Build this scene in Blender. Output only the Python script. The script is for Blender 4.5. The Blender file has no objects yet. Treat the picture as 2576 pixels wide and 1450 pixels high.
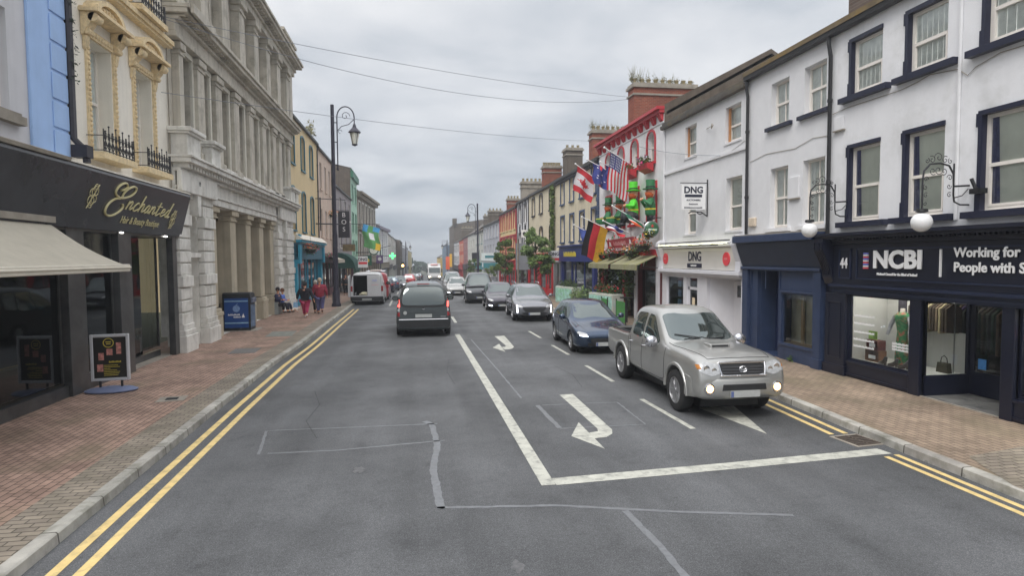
import bpy, bmesh, math, random
from mathutils import Vector, Matrix, noise
from mathutils.bvhtree import BVHTree
from mathutils.geometry import delaunay_2d_cdt
random.seed(7)
C = bpy.context.scene.collection
SC = bpy.context.scene
PI = math.pi
def rad(d): return math.radians(d)
def S(r, g, b, k=1.25):                      # picture colour (0-255) -> linear albedo
    def l(c):
        c /= 255.0
        return c/12.92 if c <= .04045 else ((c+.055)/1.055)**2.4
    return (min(.86, l(r)*k), min(.86, l(g)*k), min(.86, l(b)*k))

# ---------------------------------------------------------------- camera
cd = bpy.data.cameras.new('camera'); cam = bpy.data.objects.new('camera', cd); C.objects.link(cam)
cd.sensor_width = 36; cd.lens = 1516.5/2576*36; cd.clip_start = .1; cd.clip_end = 4000
fw = Vector((0.15812333, 0.98610333, -0.05096314)); rt = Vector((0.98729932, -0.15869819, -0.00741241)); up = Vector((0.01539716, 0.0491438, 0.99867303))
mw = Matrix((rt, up, -fw)).transposed().to_4x4(); mw.translation = (0, 0, 2.88)
cam.matrix_world = mw
SC.camera = cam

# ---------------------------------------------------------------- world: overcast sky
W = bpy.data.worlds.new('World'); SC.world = W; W.use_nodes = True
nt = W.node_tree; nt.nodes.clear()
def wn(t, **k):
    n = nt.nodes.new(t)
    for a, v in k.items(): setattr(n, a, v)
    return n
SUN_EL, SUN_ROT = rad(52), rad(215)
sky = wn('ShaderNodeTexSky', sky_type='NISHITA', sun_disc=False, sun_elevation=SUN_EL, sun_rotation=SUN_ROT)
tc = wn('ShaderNodeTexCoord'); sep = wn('ShaderNodeSeparateXYZ')
nt.links.new(tc.outputs['Generated'], sep.inputs[0])
zz = wn('ShaderNodeMath', operation='MAXIMUM'); zz.inputs[1].default_value = 0.0; nt.links.new(sep.outputs[2], zz.inputs[0])
za = wn('ShaderNodeMath', operation='ADD'); za.inputs[1].default_value = .16; nt.links.new(zz.outputs[0], za.inputs[0])
dx = wn('ShaderNodeMath', operation='DIVIDE'); dy = wn('ShaderNodeMath', operation='DIVIDE')
nt.links.new(sep.outputs[0], dx.inputs[0]); nt.links.new(za.outputs[0], dx.inputs[1])
nt.links.new(sep.outputs[1], dy.inputs[0]); nt.links.new(za.outputs[0], dy.inputs[1])
cmb = wn('ShaderNodeCombineXYZ'); nt.links.new(dx.outputs[0], cmb.inputs[0]); nt.links.new(dy.outputs[0], cmb.inputs[1])
n1 = wn('ShaderNodeTexNoise'); n1.inputs['Scale'].default_value = 1.15; n1.inputs['Detail'].default_value = 7; n1.inputs['Roughness'].default_value = .52; n1.inputs['Distortion'].default_value = .25
nt.links.new(cmb.outputs[0], n1.inputs['Vector'])
r1 = wn('ShaderNodeValToRGB'); nt.links.new(n1.outputs[0], r1.inputs[0])
e = r1.color_ramp.elements; e[0].position = .30; e[0].color = (.52, .57, .63, 1); e[1].position = .66; e[1].color = (1.0, 1.0, 1.0, 1)
m_ = r1.color_ramp.elements.new(.5); m_.color = (.79, .81, .84, 1)
# brighter overhead, greyer towards the horizon
r2 = wn('ShaderNodeValToRGB'); nt.links.new(zz.outputs[0], r2.inputs[0])
e = r2.color_ramp.elements; e[0].position = 0; e[0].color = (.58, .63, .68, 1); e[1].position = .55; e[1].color = (1, 1, 1, 1)
m_ = r2.color_ramp.elements.new(.16); m_.color = (.70, .735, .775, 1)
mu = wn('ShaderNodeMix', data_type='RGBA', blend_type='MULTIPLY'); mu.inputs[0].default_value = 1
nt.links.new(r1.outputs[0], mu.inputs[6]); nt.links.new(r2.outputs[0], mu.inputs[7])
sc_ = wn('ShaderNodeMix', data_type='RGBA', blend_type='MULTIPLY'); sc_.inputs[0].default_value = 1; sc_.inputs[7].default_value = (7.1, 7.0, 6.95, 1)
zb_ = wn('ShaderNodeMapRange'); zb_.inputs[1].default_value = .42; zb_.inputs[2].default_value = 1; zb_.inputs[3].default_value = 1; zb_.inputs[4].default_value = 2.3; nt.links.new(zz.outputs[0], zb_.inputs[0])
zm = wn('ShaderNodeMix', data_type='RGBA', blend_type='MULTIPLY'); zm.inputs[0].default_value = 1; nt.links.new(mu.outputs[2], zm.inputs[6]); nt.links.new(zb_.outputs[0], zm.inputs[7])
nt.links.new(zm.outputs[2], sc_.inputs[6])
mx = wn('ShaderNodeMix', data_type='RGBA'); mx.inputs[0].default_value = .985
nt.links.new(sky.outputs[0], mx.inputs[6]); nt.links.new(sc_.outputs[2], mx.inputs[7])
bg = wn('ShaderNodeBackground'); bg.inputs[1].default_value = .105
nt.links.new(mx.outputs[2], bg.inputs[0])
wo = wn('ShaderNodeOutputWorld'); nt.links.new(bg.outputs[0], wo.inputs[0])
sl = bpy.data.lights.new('sun', 'SUN'); sl.energy = 1.25; sl.angle = rad(28); sl.color = (1, .965, .92)
so = bpy.data.objects.new('sun', sl); C.objects.link(so)
so.rotation_euler = Vector((-math.sin(SUN_ROT)*math.cos(SUN_EL), -math.cos(SUN_ROT)*math.cos(SUN_EL), -math.sin(SUN_EL))).to_track_quat('-Z', 'Y').to_euler()
SC.view_settings.view_transform = 'Standard'; SC.view_settings.look = 'None'; SC.view_settings.exposure = 0.62; SC.view_settings.gamma = 1
SC.render.engine = 'CYCLES'; SC.cycles.max_bounces = 6; SC.cycles.transparent_max_bounces = 12

# ---------------------------------------------------------------- materials
_M = {}
def mat(name, rgb, rough=.8, var=.12, scale=2.0, bump=0.0, bscale=60.0, metal=0.0, spec=.5, streak=0.0, emit=0.0, alpha=1.0, coat=0.0, dirt=None, blotch=None):
    if name in _M: return _M[name]
    m = bpy.data.materials.new(name); m.use_nodes = True; t = m.node_tree; N = t.nodes; L = t.links
    p = N['Principled BSDF']; p.inputs['Roughness'].default_value = rough; p.inputs['Metallic'].default_value = metal
    p.inputs['Specular IOR Level'].default_value = spec
    if coat: p.inputs['Coat Weight'].default_value = coat; p.inputs['Coat Roughness'].default_value = .04
    if alpha < 1: p.inputs['Alpha'].default_value = alpha
    geo = N.new('ShaderNodeNewGeometry')
    col = None
    def mulnode(prev, fac_out, lo, hi, a, b):
        r = N.new('ShaderNodeMapRange'); r.inputs[1].default_value = a; r.inputs[2].default_value = b; r.inputs[3].default_value = lo; r.inputs[4].default_value = hi
        L.new(fac_out, r.inputs[0])
        v = N.new('ShaderNodeMix'); v.data_type = 'RGBA'; v.blend_type = 'MULTIPLY'; v.inputs[0].default_value = 1
        if prev is None: v.inputs[6].default_value = (*rgb, 1)
        else: L.new(prev, v.inputs[6])
        L.new(r.outputs[0], v.inputs[7]); return v.outputs[2]
    if var:
        n = N.new('ShaderNodeTexNoise'); n.inputs['Scale'].default_value = scale; n.inputs['Detail'].default_value = 6; n.inputs['Roughness'].default_value = .6
        L.new(geo.outputs['Position'], n.inputs['Vector']); col = mulnode(col, n.outputs[0], 1-var, 1+var*.6, .3, .7)
    if streak:
        mp = N.new('ShaderNodeMapping'); mp.inputs['Scale'].default_value = (3.2, 3.2, .16); L.new(geo.outputs['Position'], mp.inputs[0])
        n = N.new('ShaderNodeTexNoise'); n.inputs['Scale'].default_value = 1.6; n.inputs['Detail'].default_value = 5; L.new(mp.outputs[0], n.inputs['Vector'])
        col = mulnode(col, n.outputs[0], 1, 1-streak, .46, .72)
    if blotch:                                # (rgb, amount, scale): weathering of another colour
        n = N.new('ShaderNodeTexNoise'); n.inputs['Scale'].default_value = blotch[2]; n.inputs['Detail'].default_value = 7; n.inputs['Roughness'].default_value = .65
        L.new(geo.outputs['Position'], n.inputs['Vector'])
        r = N.new('ShaderNodeMapRange'); r.inputs[1].default_value = .5; r.inputs[2].default_value = .68; r.inputs[3].default_value = 0; r.inputs[4].default_value = blotch[1]; L.new(n.outputs[0], r.inputs[0])
        v = N.new('ShaderNodeMix'); v.data_type = 'RGBA'; L.new(r.outputs[0], v.inputs[0])
        if col is None: v.inputs[6].default_value = (*rgb, 1)
        else: L.new(col, v.inputs[6])
        v.inputs[7].default_value = (*blotch[0], 1); col = v.outputs[2]
    if col is None: p.inputs['Base Color'].default_value = (*rgb, 1)
    else: L.new(col, p.inputs['Base Color'])
    if bump:
        n = N.new('ShaderNodeTexNoise'); n.inputs['Scale'].default_value = bscale; n.inputs['Detail'].default_value = 4; L.new(geo.outputs['Position'], n.inputs['Vector'])
        b = N.new('ShaderNodeBump'); b.inputs['Strength'].default_value = bump; b.inputs['Distance'].default_value = .01; L.new(n.outputs[0], b.inputs['Height']); L.new(b.outputs[0], p.inputs['Normal'])
    if emit: p.inputs['Emission Color'].default_value = (*rgb, 1); p.inputs['Emission Strength'].default_value = emit
    _M[name] = m; return m

def brickmat(name, c1, c2, mortar, bw, bh, ms, plane='xy', rough=.85, squash=1, offset=.5, var=.25, blotch=None, rot=0):
    if name in _M: return _M[name]
    m = bpy.data.materials.new(name); m.use_nodes = True; t = m.node_tree; N = t.nodes; L = t.links; p = N['Principled BSDF']; p.inputs['Roughness'].default_value = rough
    p.inputs['Specular IOR Level'].default_value = .35
    geo = N.new('ShaderNodeNewGeometry'); sp = N.new('ShaderNodeSeparateXYZ'); L.new(geo.outputs['Position'], sp.inputs[0]); cb = N.new('ShaderNodeCombineXYZ')
    ax = {'x': 0, 'y': 1, 'z': 2}; L.new(sp.outputs[ax[plane[0]]], cb.inputs[0]); L.new(sp.outputs[ax[plane[1]]], cb.inputs[1])
    mp = N.new('ShaderNodeMapping'); mp.inputs['Rotation'].default_value = (0, 0, rot); L.new(cb.outputs[0], mp.inputs[0])
    b = N.new('ShaderNodeTexBrick'); b.inputs['Scale'].default_value = 1; b.inputs['Brick Width'].default_value = bw; b.inputs['Row Height'].default_value = bh; b.inputs['Mortar Size'].default_value = ms
    b.inputs['Color1'].default_value = (*c1, 1); b.inputs['Color2'].default_value = (*c2, 1); b.inputs['Mortar'].default_value = (*mortar, 1); b.offset = offset; b.inputs['Mortar Smooth'].default_value = .3
    L.new(mp.outputs[0], b.inputs[0])
    n = N.new('ShaderNodeTexNoise'); n.inputs['Scale'].default_value = 1.3; n.inputs['Detail'].default_value = 7; n.inputs['Roughness'].default_value = .68; L.new(geo.outputs['Position'], n.inputs[0])
    r = N.new('ShaderNodeMapRange'); r.inputs[1].default_value = .3; r.inputs[2].default_value = .7; r.inputs[3].default_value = 1-var; r.inputs[4].default_value = 1+var*.6; L.new(n.outputs[0], r.inputs[0])
    v = N.new('ShaderNodeMix'); v.data_type = 'RGBA'; v.blend_type = 'MULTIPLY'; v.inputs[0].default_value = 1; L.new(b.outputs[0], v.inputs[6]); L.new(r.outputs[0], v.inputs[7]); col = v.outputs[2]
    if blotch:
        n2 = N.new('ShaderNodeTexNoise'); n2.inputs['Scale'].default_value = blotch[2]; n2.inputs['Detail'].default_value = 6; L.new(geo.outputs['Position'], n2.inputs[0])
        r = N.new('ShaderNodeMapRange'); r.inputs[1].default_value = .5; r.inputs[2].default_value = .7; r.inputs[3].default_value = 0; r.inputs[4].default_value = blotch[1]; L.new(n2.outputs[0], r.inputs[0])
        v2 = N.new('ShaderNodeMix'); v2.data_type = 'RGBA'; L.new(r.outputs[0], v2.inputs[0]); L.new(col, v2.inputs[6]); v2.inputs[7].default_value = (*blotch[0], 1); col = v2.outputs[2]
    if plane != 'xz':                          # trodden gum and grime spots
        vs = N.new('ShaderNodeTexVoronoi'); vs.inputs['Scale'].default_value = 2.6; L.new(geo.outputs['Position'], vs.inputs[0])
        r = N.new('ShaderNodeMapRange'); r.inputs[1].default_value = .07; r.inputs[2].default_value = .1; r.inputs[3].default_value = .72; r.inputs[4].default_value = 1; L.new(vs.outputs['Distance'], r.inputs[0])
        v3 = N.new('ShaderNodeMix'); v3.data_type = 'RGBA'; v3.blend_type = 'MULTIPLY'; v3.inputs[0].default_value = 1; L.new(col, v3.inputs[6]); L.new(r.outputs[0], v3.inputs[7]); col = v3.outputs[2]
    L.new(col, p.inputs['Base Color'])
    bp = N.new('ShaderNodeBump'); bp.inputs['Strength'].default_value = .5; bp.inputs['Distance'].default_value = .006; bp.invert = True; L.new(b.outputs['Fac'], bp.inputs['Height']); L.new(bp.outputs[0], p.inputs['Normal'])
    _M[name] = m; return m

def glassmat(name, tint, refl=.3, rough=.03):
    if name in _M: return _M[name]
    m = bpy.data.materials.new(name); m.use_nodes = True; t = m.node_tree; N = t.nodes; L = t.links; N.clear()
    o = N.new('ShaderNodeOutputMaterial'); tr = N.new('ShaderNodeBsdfTransparent'); tr.inputs[0].default_value = (*tint, 1)
    g = N.new('ShaderNodeBsdfGlossy'); g.inputs['Roughness'].default_value = rough; g.inputs[0].default_value = (.9, .95, 1, 1)
    f = N.new('ShaderNodeFresnel'); f.inputs[0].default_value = 1.4
    a = N.new('ShaderNodeMath'); a.operation = 'ADD'; a.inputs[1].default_value = refl; L.new(f.outputs[0], a.inputs[0])
    geo = N.new('ShaderNodeNewGeometry'); n = N.new('ShaderNodeTexNoise'); n.inputs['Scale'].default_value = 1.1; L.new(geo.outputs['Position'], n.inputs[0])
    b = N.new('ShaderNodeBump'); b.inputs['Strength'].default_value = .12; b.inputs['Distance'].default_value = .02; L.new(n.outputs[0], b.inputs['Height']); L.new(b.outputs[0], g.inputs['Normal'])
    mx = N.new('ShaderNodeMixShader'); L.new(a.outputs[0], mx.inputs[0]); L.new(tr.outputs[0], mx.inputs[1]); L.new(g.outputs[0], mx.inputs[2]); L.new(mx.outputs[0], o.inputs[0])
    _M[name] = m; return m

# ---------------------------------------------------------------- mesh helpers
class MB:
    def __init__(s): s.v = []; s.f = []; s.m = []; s.cur = 0; s.g = []
    def mark(s): s.g.append((len(s.v), len(s.f))); return s
    def q(s, *pts):
        i = len(s.v); s.v += [tuple(p) for p in pts]; s.f.append(tuple(range(i, i+len(pts)))); s.m.append(s.cur); return s
    def box(s, x0, x1, y0, y1, z0, z1):
        i = len(s.v)
        s.v += [(x, y, z) for z in (z0, z1) for y in (y0, y1) for x in (x0, x1)]
        for f in ((0, 1, 3, 2), (4, 6, 7, 5), (0, 4, 5, 1), (2, 3, 7, 6), (0, 2, 6, 4), (1, 5, 7, 3)): s.f.append(tuple(i+k for k in f)); s.m.append(s.cur)
        return s
    def prism(s, pts, ax, a0, a1):            # 2-D outline extruded along an axis
        def P(p, a): return {'x': (a, p[0], p[1]), 'y': (p[0], a, p[1]), 'z': (p[0], p[1], a)}[ax]
        i = len(s.v); n = len(pts)
        s.v += [P(p, a0) for p in pts] + [P(p, a1) for p in pts]
        s.f.append(tuple(range(i, i+n))); s.f.append(tuple(range(i+2*n-1, i+n-1, -1))); s.m += [s.cur]*2
        for k in range(n):
            k2 = (k+1) % n; s.f.append((i+k, i+k2, i+n+k2, i+n+k)); s.m.append(s.cur)
        return s
    def tube(s, pts, r, n=8, caps=True):
        pts = [Vector(p) for p in pts]; rs = r if isinstance(r, (list, tuple)) else [r]*len(pts)
        base = len(s.v); prev = None
        for k, p in enumerate(pts):
            t = (pts[min(k+1, len(pts)-1)]-pts[max(k-1, 0)])
            if t.length < 1e-9: t = Vector((0, 0, 1))
            t.normalize()
            a = Vector((0, 0, 1)) if abs(t.z) < .9 else Vector((1, 0, 0))
            if prev is not None: a = prev
            u = (a-t*a.dot(t))
            if u.length < 1e-6: u = t.orthogonal()
            u.normalize(); w = t.cross(u); prev = u
            for j in range(n):
                an = 2*PI*j/n; s.v.append(tuple(p+(u*math.cos(an)+w*math.sin(an))*rs[k]))
        for k in range(len(pts)-1):
            for j in range(n):
                a = base+k*n+j; b = base+k*n+(j+1) % n; s.f.append((a, b, b+n, a+n)); s.m.append(s.cur)
        if caps:
            s.f.append(tuple(base+j for j in range(n))[::-1]); s.f.append(tuple(base+(len(pts)-1)*n+j for j in range(n))); s.m += [s.cur]*2
        return s
    def lathe(s, prof, c=(0, 0, 0), n=16, ax='z', sx=1, sy=1):
        base = len(s.v); c = Vector(c)
        for r, z in prof:
            for j in range(n):
                a = 2*PI*j/n; p = (r*math.cos(a)*sx, r*math.sin(a)*sy, z)
                if ax == 'y': p = (p[0], z, p[1])
                if ax == 'x': p = (z, p[0], p[1])
                s.v.append((c.x+p[0], c.y+p[1], c.z+p[2]))
        for k in range(len(prof)-1):
            for j in range(n):
                a = base+k*n+j; b = base+k*n+(j+1) % n; s.f.append((a, b, b+n, a+n)); s.m.append(s.cur)
        s.f.append(tuple(base+j for j in range(n))[::-1]); s.f.append(tuple(base+(len(prof)-1)*n+j for j in range(n))); s.m += [s.cur]*2
        return s
    def ball(s, c, r, n=12, m=8, sc=(1, 1, 1)):
        pr = [(math.sin(PI*k/m)*r+1e-5, -math.cos(PI*k/m)*r) for k in range(m+1)]
        i = len(s.v); s.lathe(pr, (0, 0, 0), n)
        for k in range(i, len(s.v)):
            p = s.v[k]; s.v[k] = (c[0]+p[0]*sc[0], c[1]+p[1]*sc[1], c[2]+p[2]*sc[2])
        return s
    def leaves(s, c, rad_, num, size, rnd, flat=.8, sides=None, mats=1):
        for k in range(num):
            d = Vector((rnd.gauss(0, 1), rnd.gauss(0, 1), rnd.gauss(0, 1)*flat)); d.normalize()
            p = Vector(c)+Vector((d.x*rad_[0], d.y*rad_[1], d.z*rad_[2]))*(rnd.random()**.45)
            a = Vector((rnd.gauss(0, 1), rnd.gauss(0, 1), rnd.gauss(0, 1))).normalized(); b = a.orthogonal().normalized(); sz = size*(.6+.8*rnd.random())
            c0 = s.cur
            if mats > 1: s.cur = rnd.randrange(mats)
            s.q(p-a*sz, p+b*sz*.5, p+a*sz, p-b*sz*.5); s.cur = c0
        return s
    def xf(s, M, i0=0):
        for k in range(i0, len(s.v)): s.v[k] = tuple(M @ Vector(s.v[k]))
        return s
    def build(s, name, mats, parent=None, smooth=False, bevel=0, fixn=True, cat=None):
        if s.g:                               # marked groups become objects of their own
            G = s.g+[(len(s.v), len(s.f))]; out = None
            for (v0, f0), (v1, f1) in zip(G, G[1:]):
                if f1 == f0: continue
                k = MB(); k.v = s.v[v0:v1]; k.f = [tuple(i-v0 for i in f) for f in s.f[f0:f1]]; k.m = s.m[f0:f1]; out = k.build(name, mats, parent, smooth, bevel, fixn)
            return out
        me = bpy.data.meshes.new(name); me.from_pydata(s.v, [], s.f); me.polygons.foreach_set('material_index', s.m)
        if not isinstance(mats, (list, tuple)): mats = [mats]
        for m in mats: me.materials.append(m)
        if fixn:
            bm = bmesh.new(); bm.from_mesh(me); bmesh.ops.recalc_face_normals(bm, faces=bm.faces); bm.to_mesh(me); bm.free()
        if smooth:
            me.polygons.foreach_set('use_smooth', [True]*len(me.polygons))
            if smooth != 'all':
                try: me.set_sharp_from_angle(angle=rad(38))
                except Exception: pass
        me.update()
        o = bpy.data.objects.new(name, me); C.objects.link(o)
        if parent is not None: o.parent = parent
        if bevel:
            b = o.modifiers.new('bevel', 'BEVEL'); b.width = bevel; b.segments = 2; b.limit_method = 'ANGLE'; b.angle_limit = rad(40)
        return o
def tag(o, label=None, cat=None, group=None, kind=None):
    if label: o['label'] = label
    if cat: o['category'] = cat
    if group: o['group'] = group
    if kind: o['kind'] = kind
    return o
def thing(name, label, cat, loc=(0, 0, 0), rz=0, group=None):
    o = bpy.data.objects.new(name, None); C.objects.link(o); o.location = loc; o.rotation_euler = (0, 0, rz); o.empty_display_size = .3
    return tag(o, label, cat, group)
def copy_tree(o, parent=None):
    c = o.copy(); C.objects.link(c)
    if parent is not None: c.parent = parent
    for ch in list(o.children):
        copy_tree(ch, c)
    return c
def text(s, size, M, material, parent=None, name='lettering', depth=.01, bold=0, shear=0, align='CENTER', sx=1.0):
    cu = bpy.data.curves.new(name, 'FONT'); cu.body = s; cu.size = size; cu.extrude = depth; cu.offset = bold; cu.shear = shear; cu.align_x = align; cu.align_y = 'CENTER'; cu.resolution_u = 3
    ob = bpy.data.objects.new(name, cu); C.objects.link(ob); bpy.context.view_layer.update()
    me = bpy.data.meshes.new_from_object(ob.evaluated_get(bpy.context.evaluated_depsgraph_get())); bpy.data.objects.remove(ob)
    me.transform(M @ Matrix.Diagonal((sx, 1, 1, 1))); me.materials.clear(); me.materials.append(material)
    o = bpy.data.objects.new(name, me); C.objects.link(o)
    if parent is not None: o.parent = parent
    return o
def FM(u, z, d=0, tilt=0):                    # matrix that stands text up on a facade: faces -y
    return Matrix.Translation((u, -d, z)) @ Matrix.Rotation(rad(90)-tilt, 4, 'X')

# palette
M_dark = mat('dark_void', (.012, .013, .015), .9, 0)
M_black = mat('black_paint', (.018, .018, .02), .35, .1)
M_blackiron = mat('black_iron', (.02, .02, .024), .5, .2, 8)
M_upvc = mat('white_window_frame', S(214, 208, 200), .45, .06, 6)
M_slate = mat('slate_roof', S(88, 84, 80, 1), .8, .3, 3, bump=.5, bscale=25, blotch=(S(120, 105, 70, 1), .6, 1.6))
M_gable = mat('weathered_render', S(100, 90, 80, 1), .95, .25, 1.6, bump=.4, bscale=30, streak=.25, blotch=(S(84, 78, 70, 1), .6, 2.5))
M_brickred = brickmat('red_chimney_brick', S(150, 78, 58, 1), S(128, 62, 48, 1), S(140, 122, 104, 1), .23, .08, .008, 'xz')
M_conc = mat('aged_concrete', S(150, 143, 132, 1), .92, .25, 3, bump=.4, bscale=40)
M_glassfar = mat('window_glass', (.035, .042, .048), .06, .25, 1.2, spec=.9)
M_glass = glassmat('clear_pane', (1, 1, 1), .04)
M_shopglass = glassmat('shop_pane', (.88, .90, .90), .05)
M_lace = mat('net_curtain', S(214, 218, 212, 1.2), .9, .18, 5)
M_blind = mat('roller_blind', S(204, 208, 196, 1.2), .9, .08, 3)
M_navycurtain = mat('navy_curtain', S(84, 88, 120), .9, .3, 9)
M_leaf1 = mat('leaf_green', S(74, 96, 44, 1), .7, .35, 9)
M_leaf2 = mat('leaf_light', S(110, 130, 62, 1), .7, .3, 9)
M_leaf3 = mat('leaf_dark', S(44, 60, 32, 1), .7, .3, 9)
M_weed = mat('dry_weed', S(126, 122, 86, 1), .8, .3, 12)
M_fred = mat('flower_red', S(200, 46, 50), .6, .2, 20)
M_fpink = mat('flower_pink', S(205, 60, 120), .6, .2, 20)
M_forange = mat('flower_orange', S(225, 130, 50), .6, .2, 20)
M_fwhite = mat('flower_white', S(225, 215, 220), .6, .1, 20)

# ---------------------------------------------------------------- ground, road, pavements
def gz(y):
    if y < 38: return 0.0
    return -.02*(y-38)*min(1.0, (y-38)/16.0*.5+.5) if y < 54 else -.02*(y-38)
def lerp(L, y):
    if y <= L[0][0]: return L[0][1]
    for (a, va), (b, vb) in zip(L, L[1:]):
        if y <= b: return va+(vb-va)*(y-a)/(b-a)
    return L[-1][1]
KL = [(-12, -3.5), (6, -3.6), (12, -3.74), (17, -3.8), (20.5, -3.72), (27, -3.74), (33, -3.72), (60, -3.9), (90, -4.0), (260, -4.6)]
KR = [(-12, 6.86), (4, 6.92), (7.5, 6.94), (10.8, 7.1), (14, 7.2), (40, 7.3), (90, 7.6), (260, 8.6)]
def kl(y): return lerp(KL, y)
def kr(y): return lerp(KR, y)
YS = [-12+.75*i for i in range(100)]+[63+4*i for i in range(50)]
def strip(name, xa, xb, dz, m, kind='structure', ys=None, lab=None):
    b = MB(); ys = ys or YS
    for y0, y1 in zip(ys, ys[1:]):
        b.q((xa(y0), y0, gz(y0)+dz), (xb(y0), y0, gz(y0)+dz), (xb(y1), y1, gz(y1)+dz), (xa(y1), y1, gz(y1)+dz))
    return tag(b.build(name, m), kind=kind)
M_ground = mat('distant_ground', S(90, 92, 76, 1), .95, .3, .05)
g = MB()
gy = [-60, -12]+[-12+10*i for i in range(1, 28)]+[420]
for y0, y1 in zip(gy, gy[1:]):
    za_, zb_ = (gz(min(y, 290))-.03 for y in (y0, y1))
    g.q((-400, y0, za_), (400, y0, za_), (400, y1, zb_), (-400, y1, zb_))
tag(g.build('ground', M_ground), kind='structure')

def asphalt():
    m = bpy.data.materials.new('asphalt'); m.use_nodes = True; t = m.node_tree; N = t.nodes; L = t.links; p = N['Principled BSDF']
    geo = N.new('ShaderNodeNewGeometry')
    def nz(sc, det, ro=.6, mp=None):
        n = N.new('ShaderNodeTexNoise'); n.inputs['Scale'].default_value = sc; n.inputs['Detail'].default_value = det; n.inputs['Roughness'].default_value = ro
        if mp:
            k = N.new('ShaderNodeMapping'); k.inputs['Scale'].default_value = mp; L.new(geo.outputs['Position'], k.inputs[0]); L.new(k.outputs[0], n.inputs[0])
        else: L.new(geo.outputs['Position'], n.inputs[0])
        return n
    def mr(o, a, b, lo, hi):
        r = N.new('ShaderNodeMapRange'); r.inputs[1].default_value = a; r.inputs[2].default_value = b; r.inputs[3].default_value = lo; r.inputs[4].default_value = hi; L.new(o, r.inputs[0]); return r.outputs[0]
    def mul(a, b):
        v = N.new('ShaderNodeMix'); v.data_type = 'RGBA'; v.blend_type = 'MULTIPLY'; v.inputs[0].default_value = 1
        if isinstance(a, tuple): v.inputs[6].default_value = (*a, 1)
        else: L.new(a, v.inputs[6])
        L.new(b, v.inputs[7]); return v.outputs[2]
    c = mul((.134, .138, .144), mr(nz(.35, 8).outputs[0], .35, .65, .74, 1.2))
    c = mul(c, mr(nz(70, 3, .8).outputs[0], .3, .7, .52, 1.42))
    c = mul(c, mr(nz(1.0, 4, .5, (1.5, .06, 1)).outputs[0], .35, .65, .84, 1.1))     # wheel tracks along the street
    c = mul(c, mr(nz(2.6, 8, .75).outputs[0], .54, .72, 1.0, .68)); c = mul(c, mr(nz(22, 6, .8).outputs[0], .3, .7, .78, 1.24))                   # oil and damp stains
    vo = N.new('ShaderNodeTexVoronoi'); vo.inputs['Scale'].default_value = 85; L.new(geo.outputs['Position'], vo.inputs[0])
    c = mul(c, mr(vo.outputs['Distance'], 0, .5, 1.5, .75))
    L.new(c, p.inputs['Base Color']); 
    L.new(mr(nz(.5, 5).outputs[0], .35, .65, .55, .85), p.inputs['Roughness']); p.inputs['Specular IOR Level'].default_value = .3
    b = N.new('ShaderNodeBump'); b.inputs['Strength'].default_value = .8; b.inputs['Distance'].default_value = .008; L.new(nz(90, 3, .7).outputs[0], b.inputs['Height']); L.new(b.outputs[0], p.inputs['Normal'])
    return m
M_asph = asphalt()
strip('road', lambda y: kl(y)-.02, lambda y: kr(y)+.02, 0.0, M_asph)
M_kerb = brickmat('kerb_stone', S(172, 170, 162, 1.1), S(158, 154, 148, 1.1), S(96, 92, 86, 1), 6, .95, .012, 'xy', var=.5, offset=0, blotch=(S(104, 104, 88, 1), .6, 5))
M_paveL = brickmat('red_block_paving', S(170, 142, 127, 1.08), S(149, 124, 111, 1.08), S(92, 78, 68, 1), .21, .105, .009, 'yx', var=.38, rot=.0, blotch=(S(112, 104, 84, 1), .55, .9))
M_paveG = brickmat('grey_block_paving', S(146, 136, 122, 1.1), S(130, 121, 110, 1.1), S(84, 78, 70, 1), .21, .105, .009, 'xy', var=.35, blotch=(S(112, 106, 92, 1), .5, 2))
M_paveR = brickmat('brown_block_paving', S(154, 136, 118, 1.05), S(138, 121, 105, 1.05), S(96, 86, 76, 1), .21, .105, .008, 'yx', var=.32, blotch=(S(112, 104, 84, 1), .6, .8))
def kerb(name, k, sgn):
    b = MB()
    for y0, y1 in zip(YS, YS[1:]):
        a0, a1, z0, z1 = k(y0), k(y1), gz(y0), gz(y1); w = .16*sgn
        b.q((a0, y0, z0-.02), (a1, y1, z1-.02), (a1+sgn*.012, y1, z1+.105), (a0+sgn*.012, y0, z0+.105))
        b.q((a0+sgn*.012, y0, z0+.105), (a1+sgn*.012, y1, z1+.105), (a1+sgn*.03, y1, z1+.12), (a0+sgn*.03, y0, z0+.12))
        b.q((a0+sgn*.03, y0, z0+.12), (a1+sgn*.03, y1, z1+.12), (a1+w, y1, z1+.12), (a0+w, y0, z0+.12))
    tag(b.build(name, M_kerb), kind='structure')
kerb('kerb_left', kl, -1); kerb('kerb_right', kr, 1)
strip('pavement_left_border', lambda y: kl(y)-.68, lambda y: kl(y)-.16, .118, M_paveG)
strip('pavement_left', lambda y: -8.4, lambda y: kl(y)-.68, .118, M_paveL)
strip('pavement_right', lambda y: kr(y)+.16, lambda y: 14.0, .118, M_paveR)
tag(MB().q((6.98, 3.0, .123), (9.75, 3.0, .123), (9.75, 6.6, .123), (8.9, 7.3, .123), (7.4, 7.0, .123), (6.98, 6.0, .123)).build('pavement_grey_patch', M_paveG), kind='structure')

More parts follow.
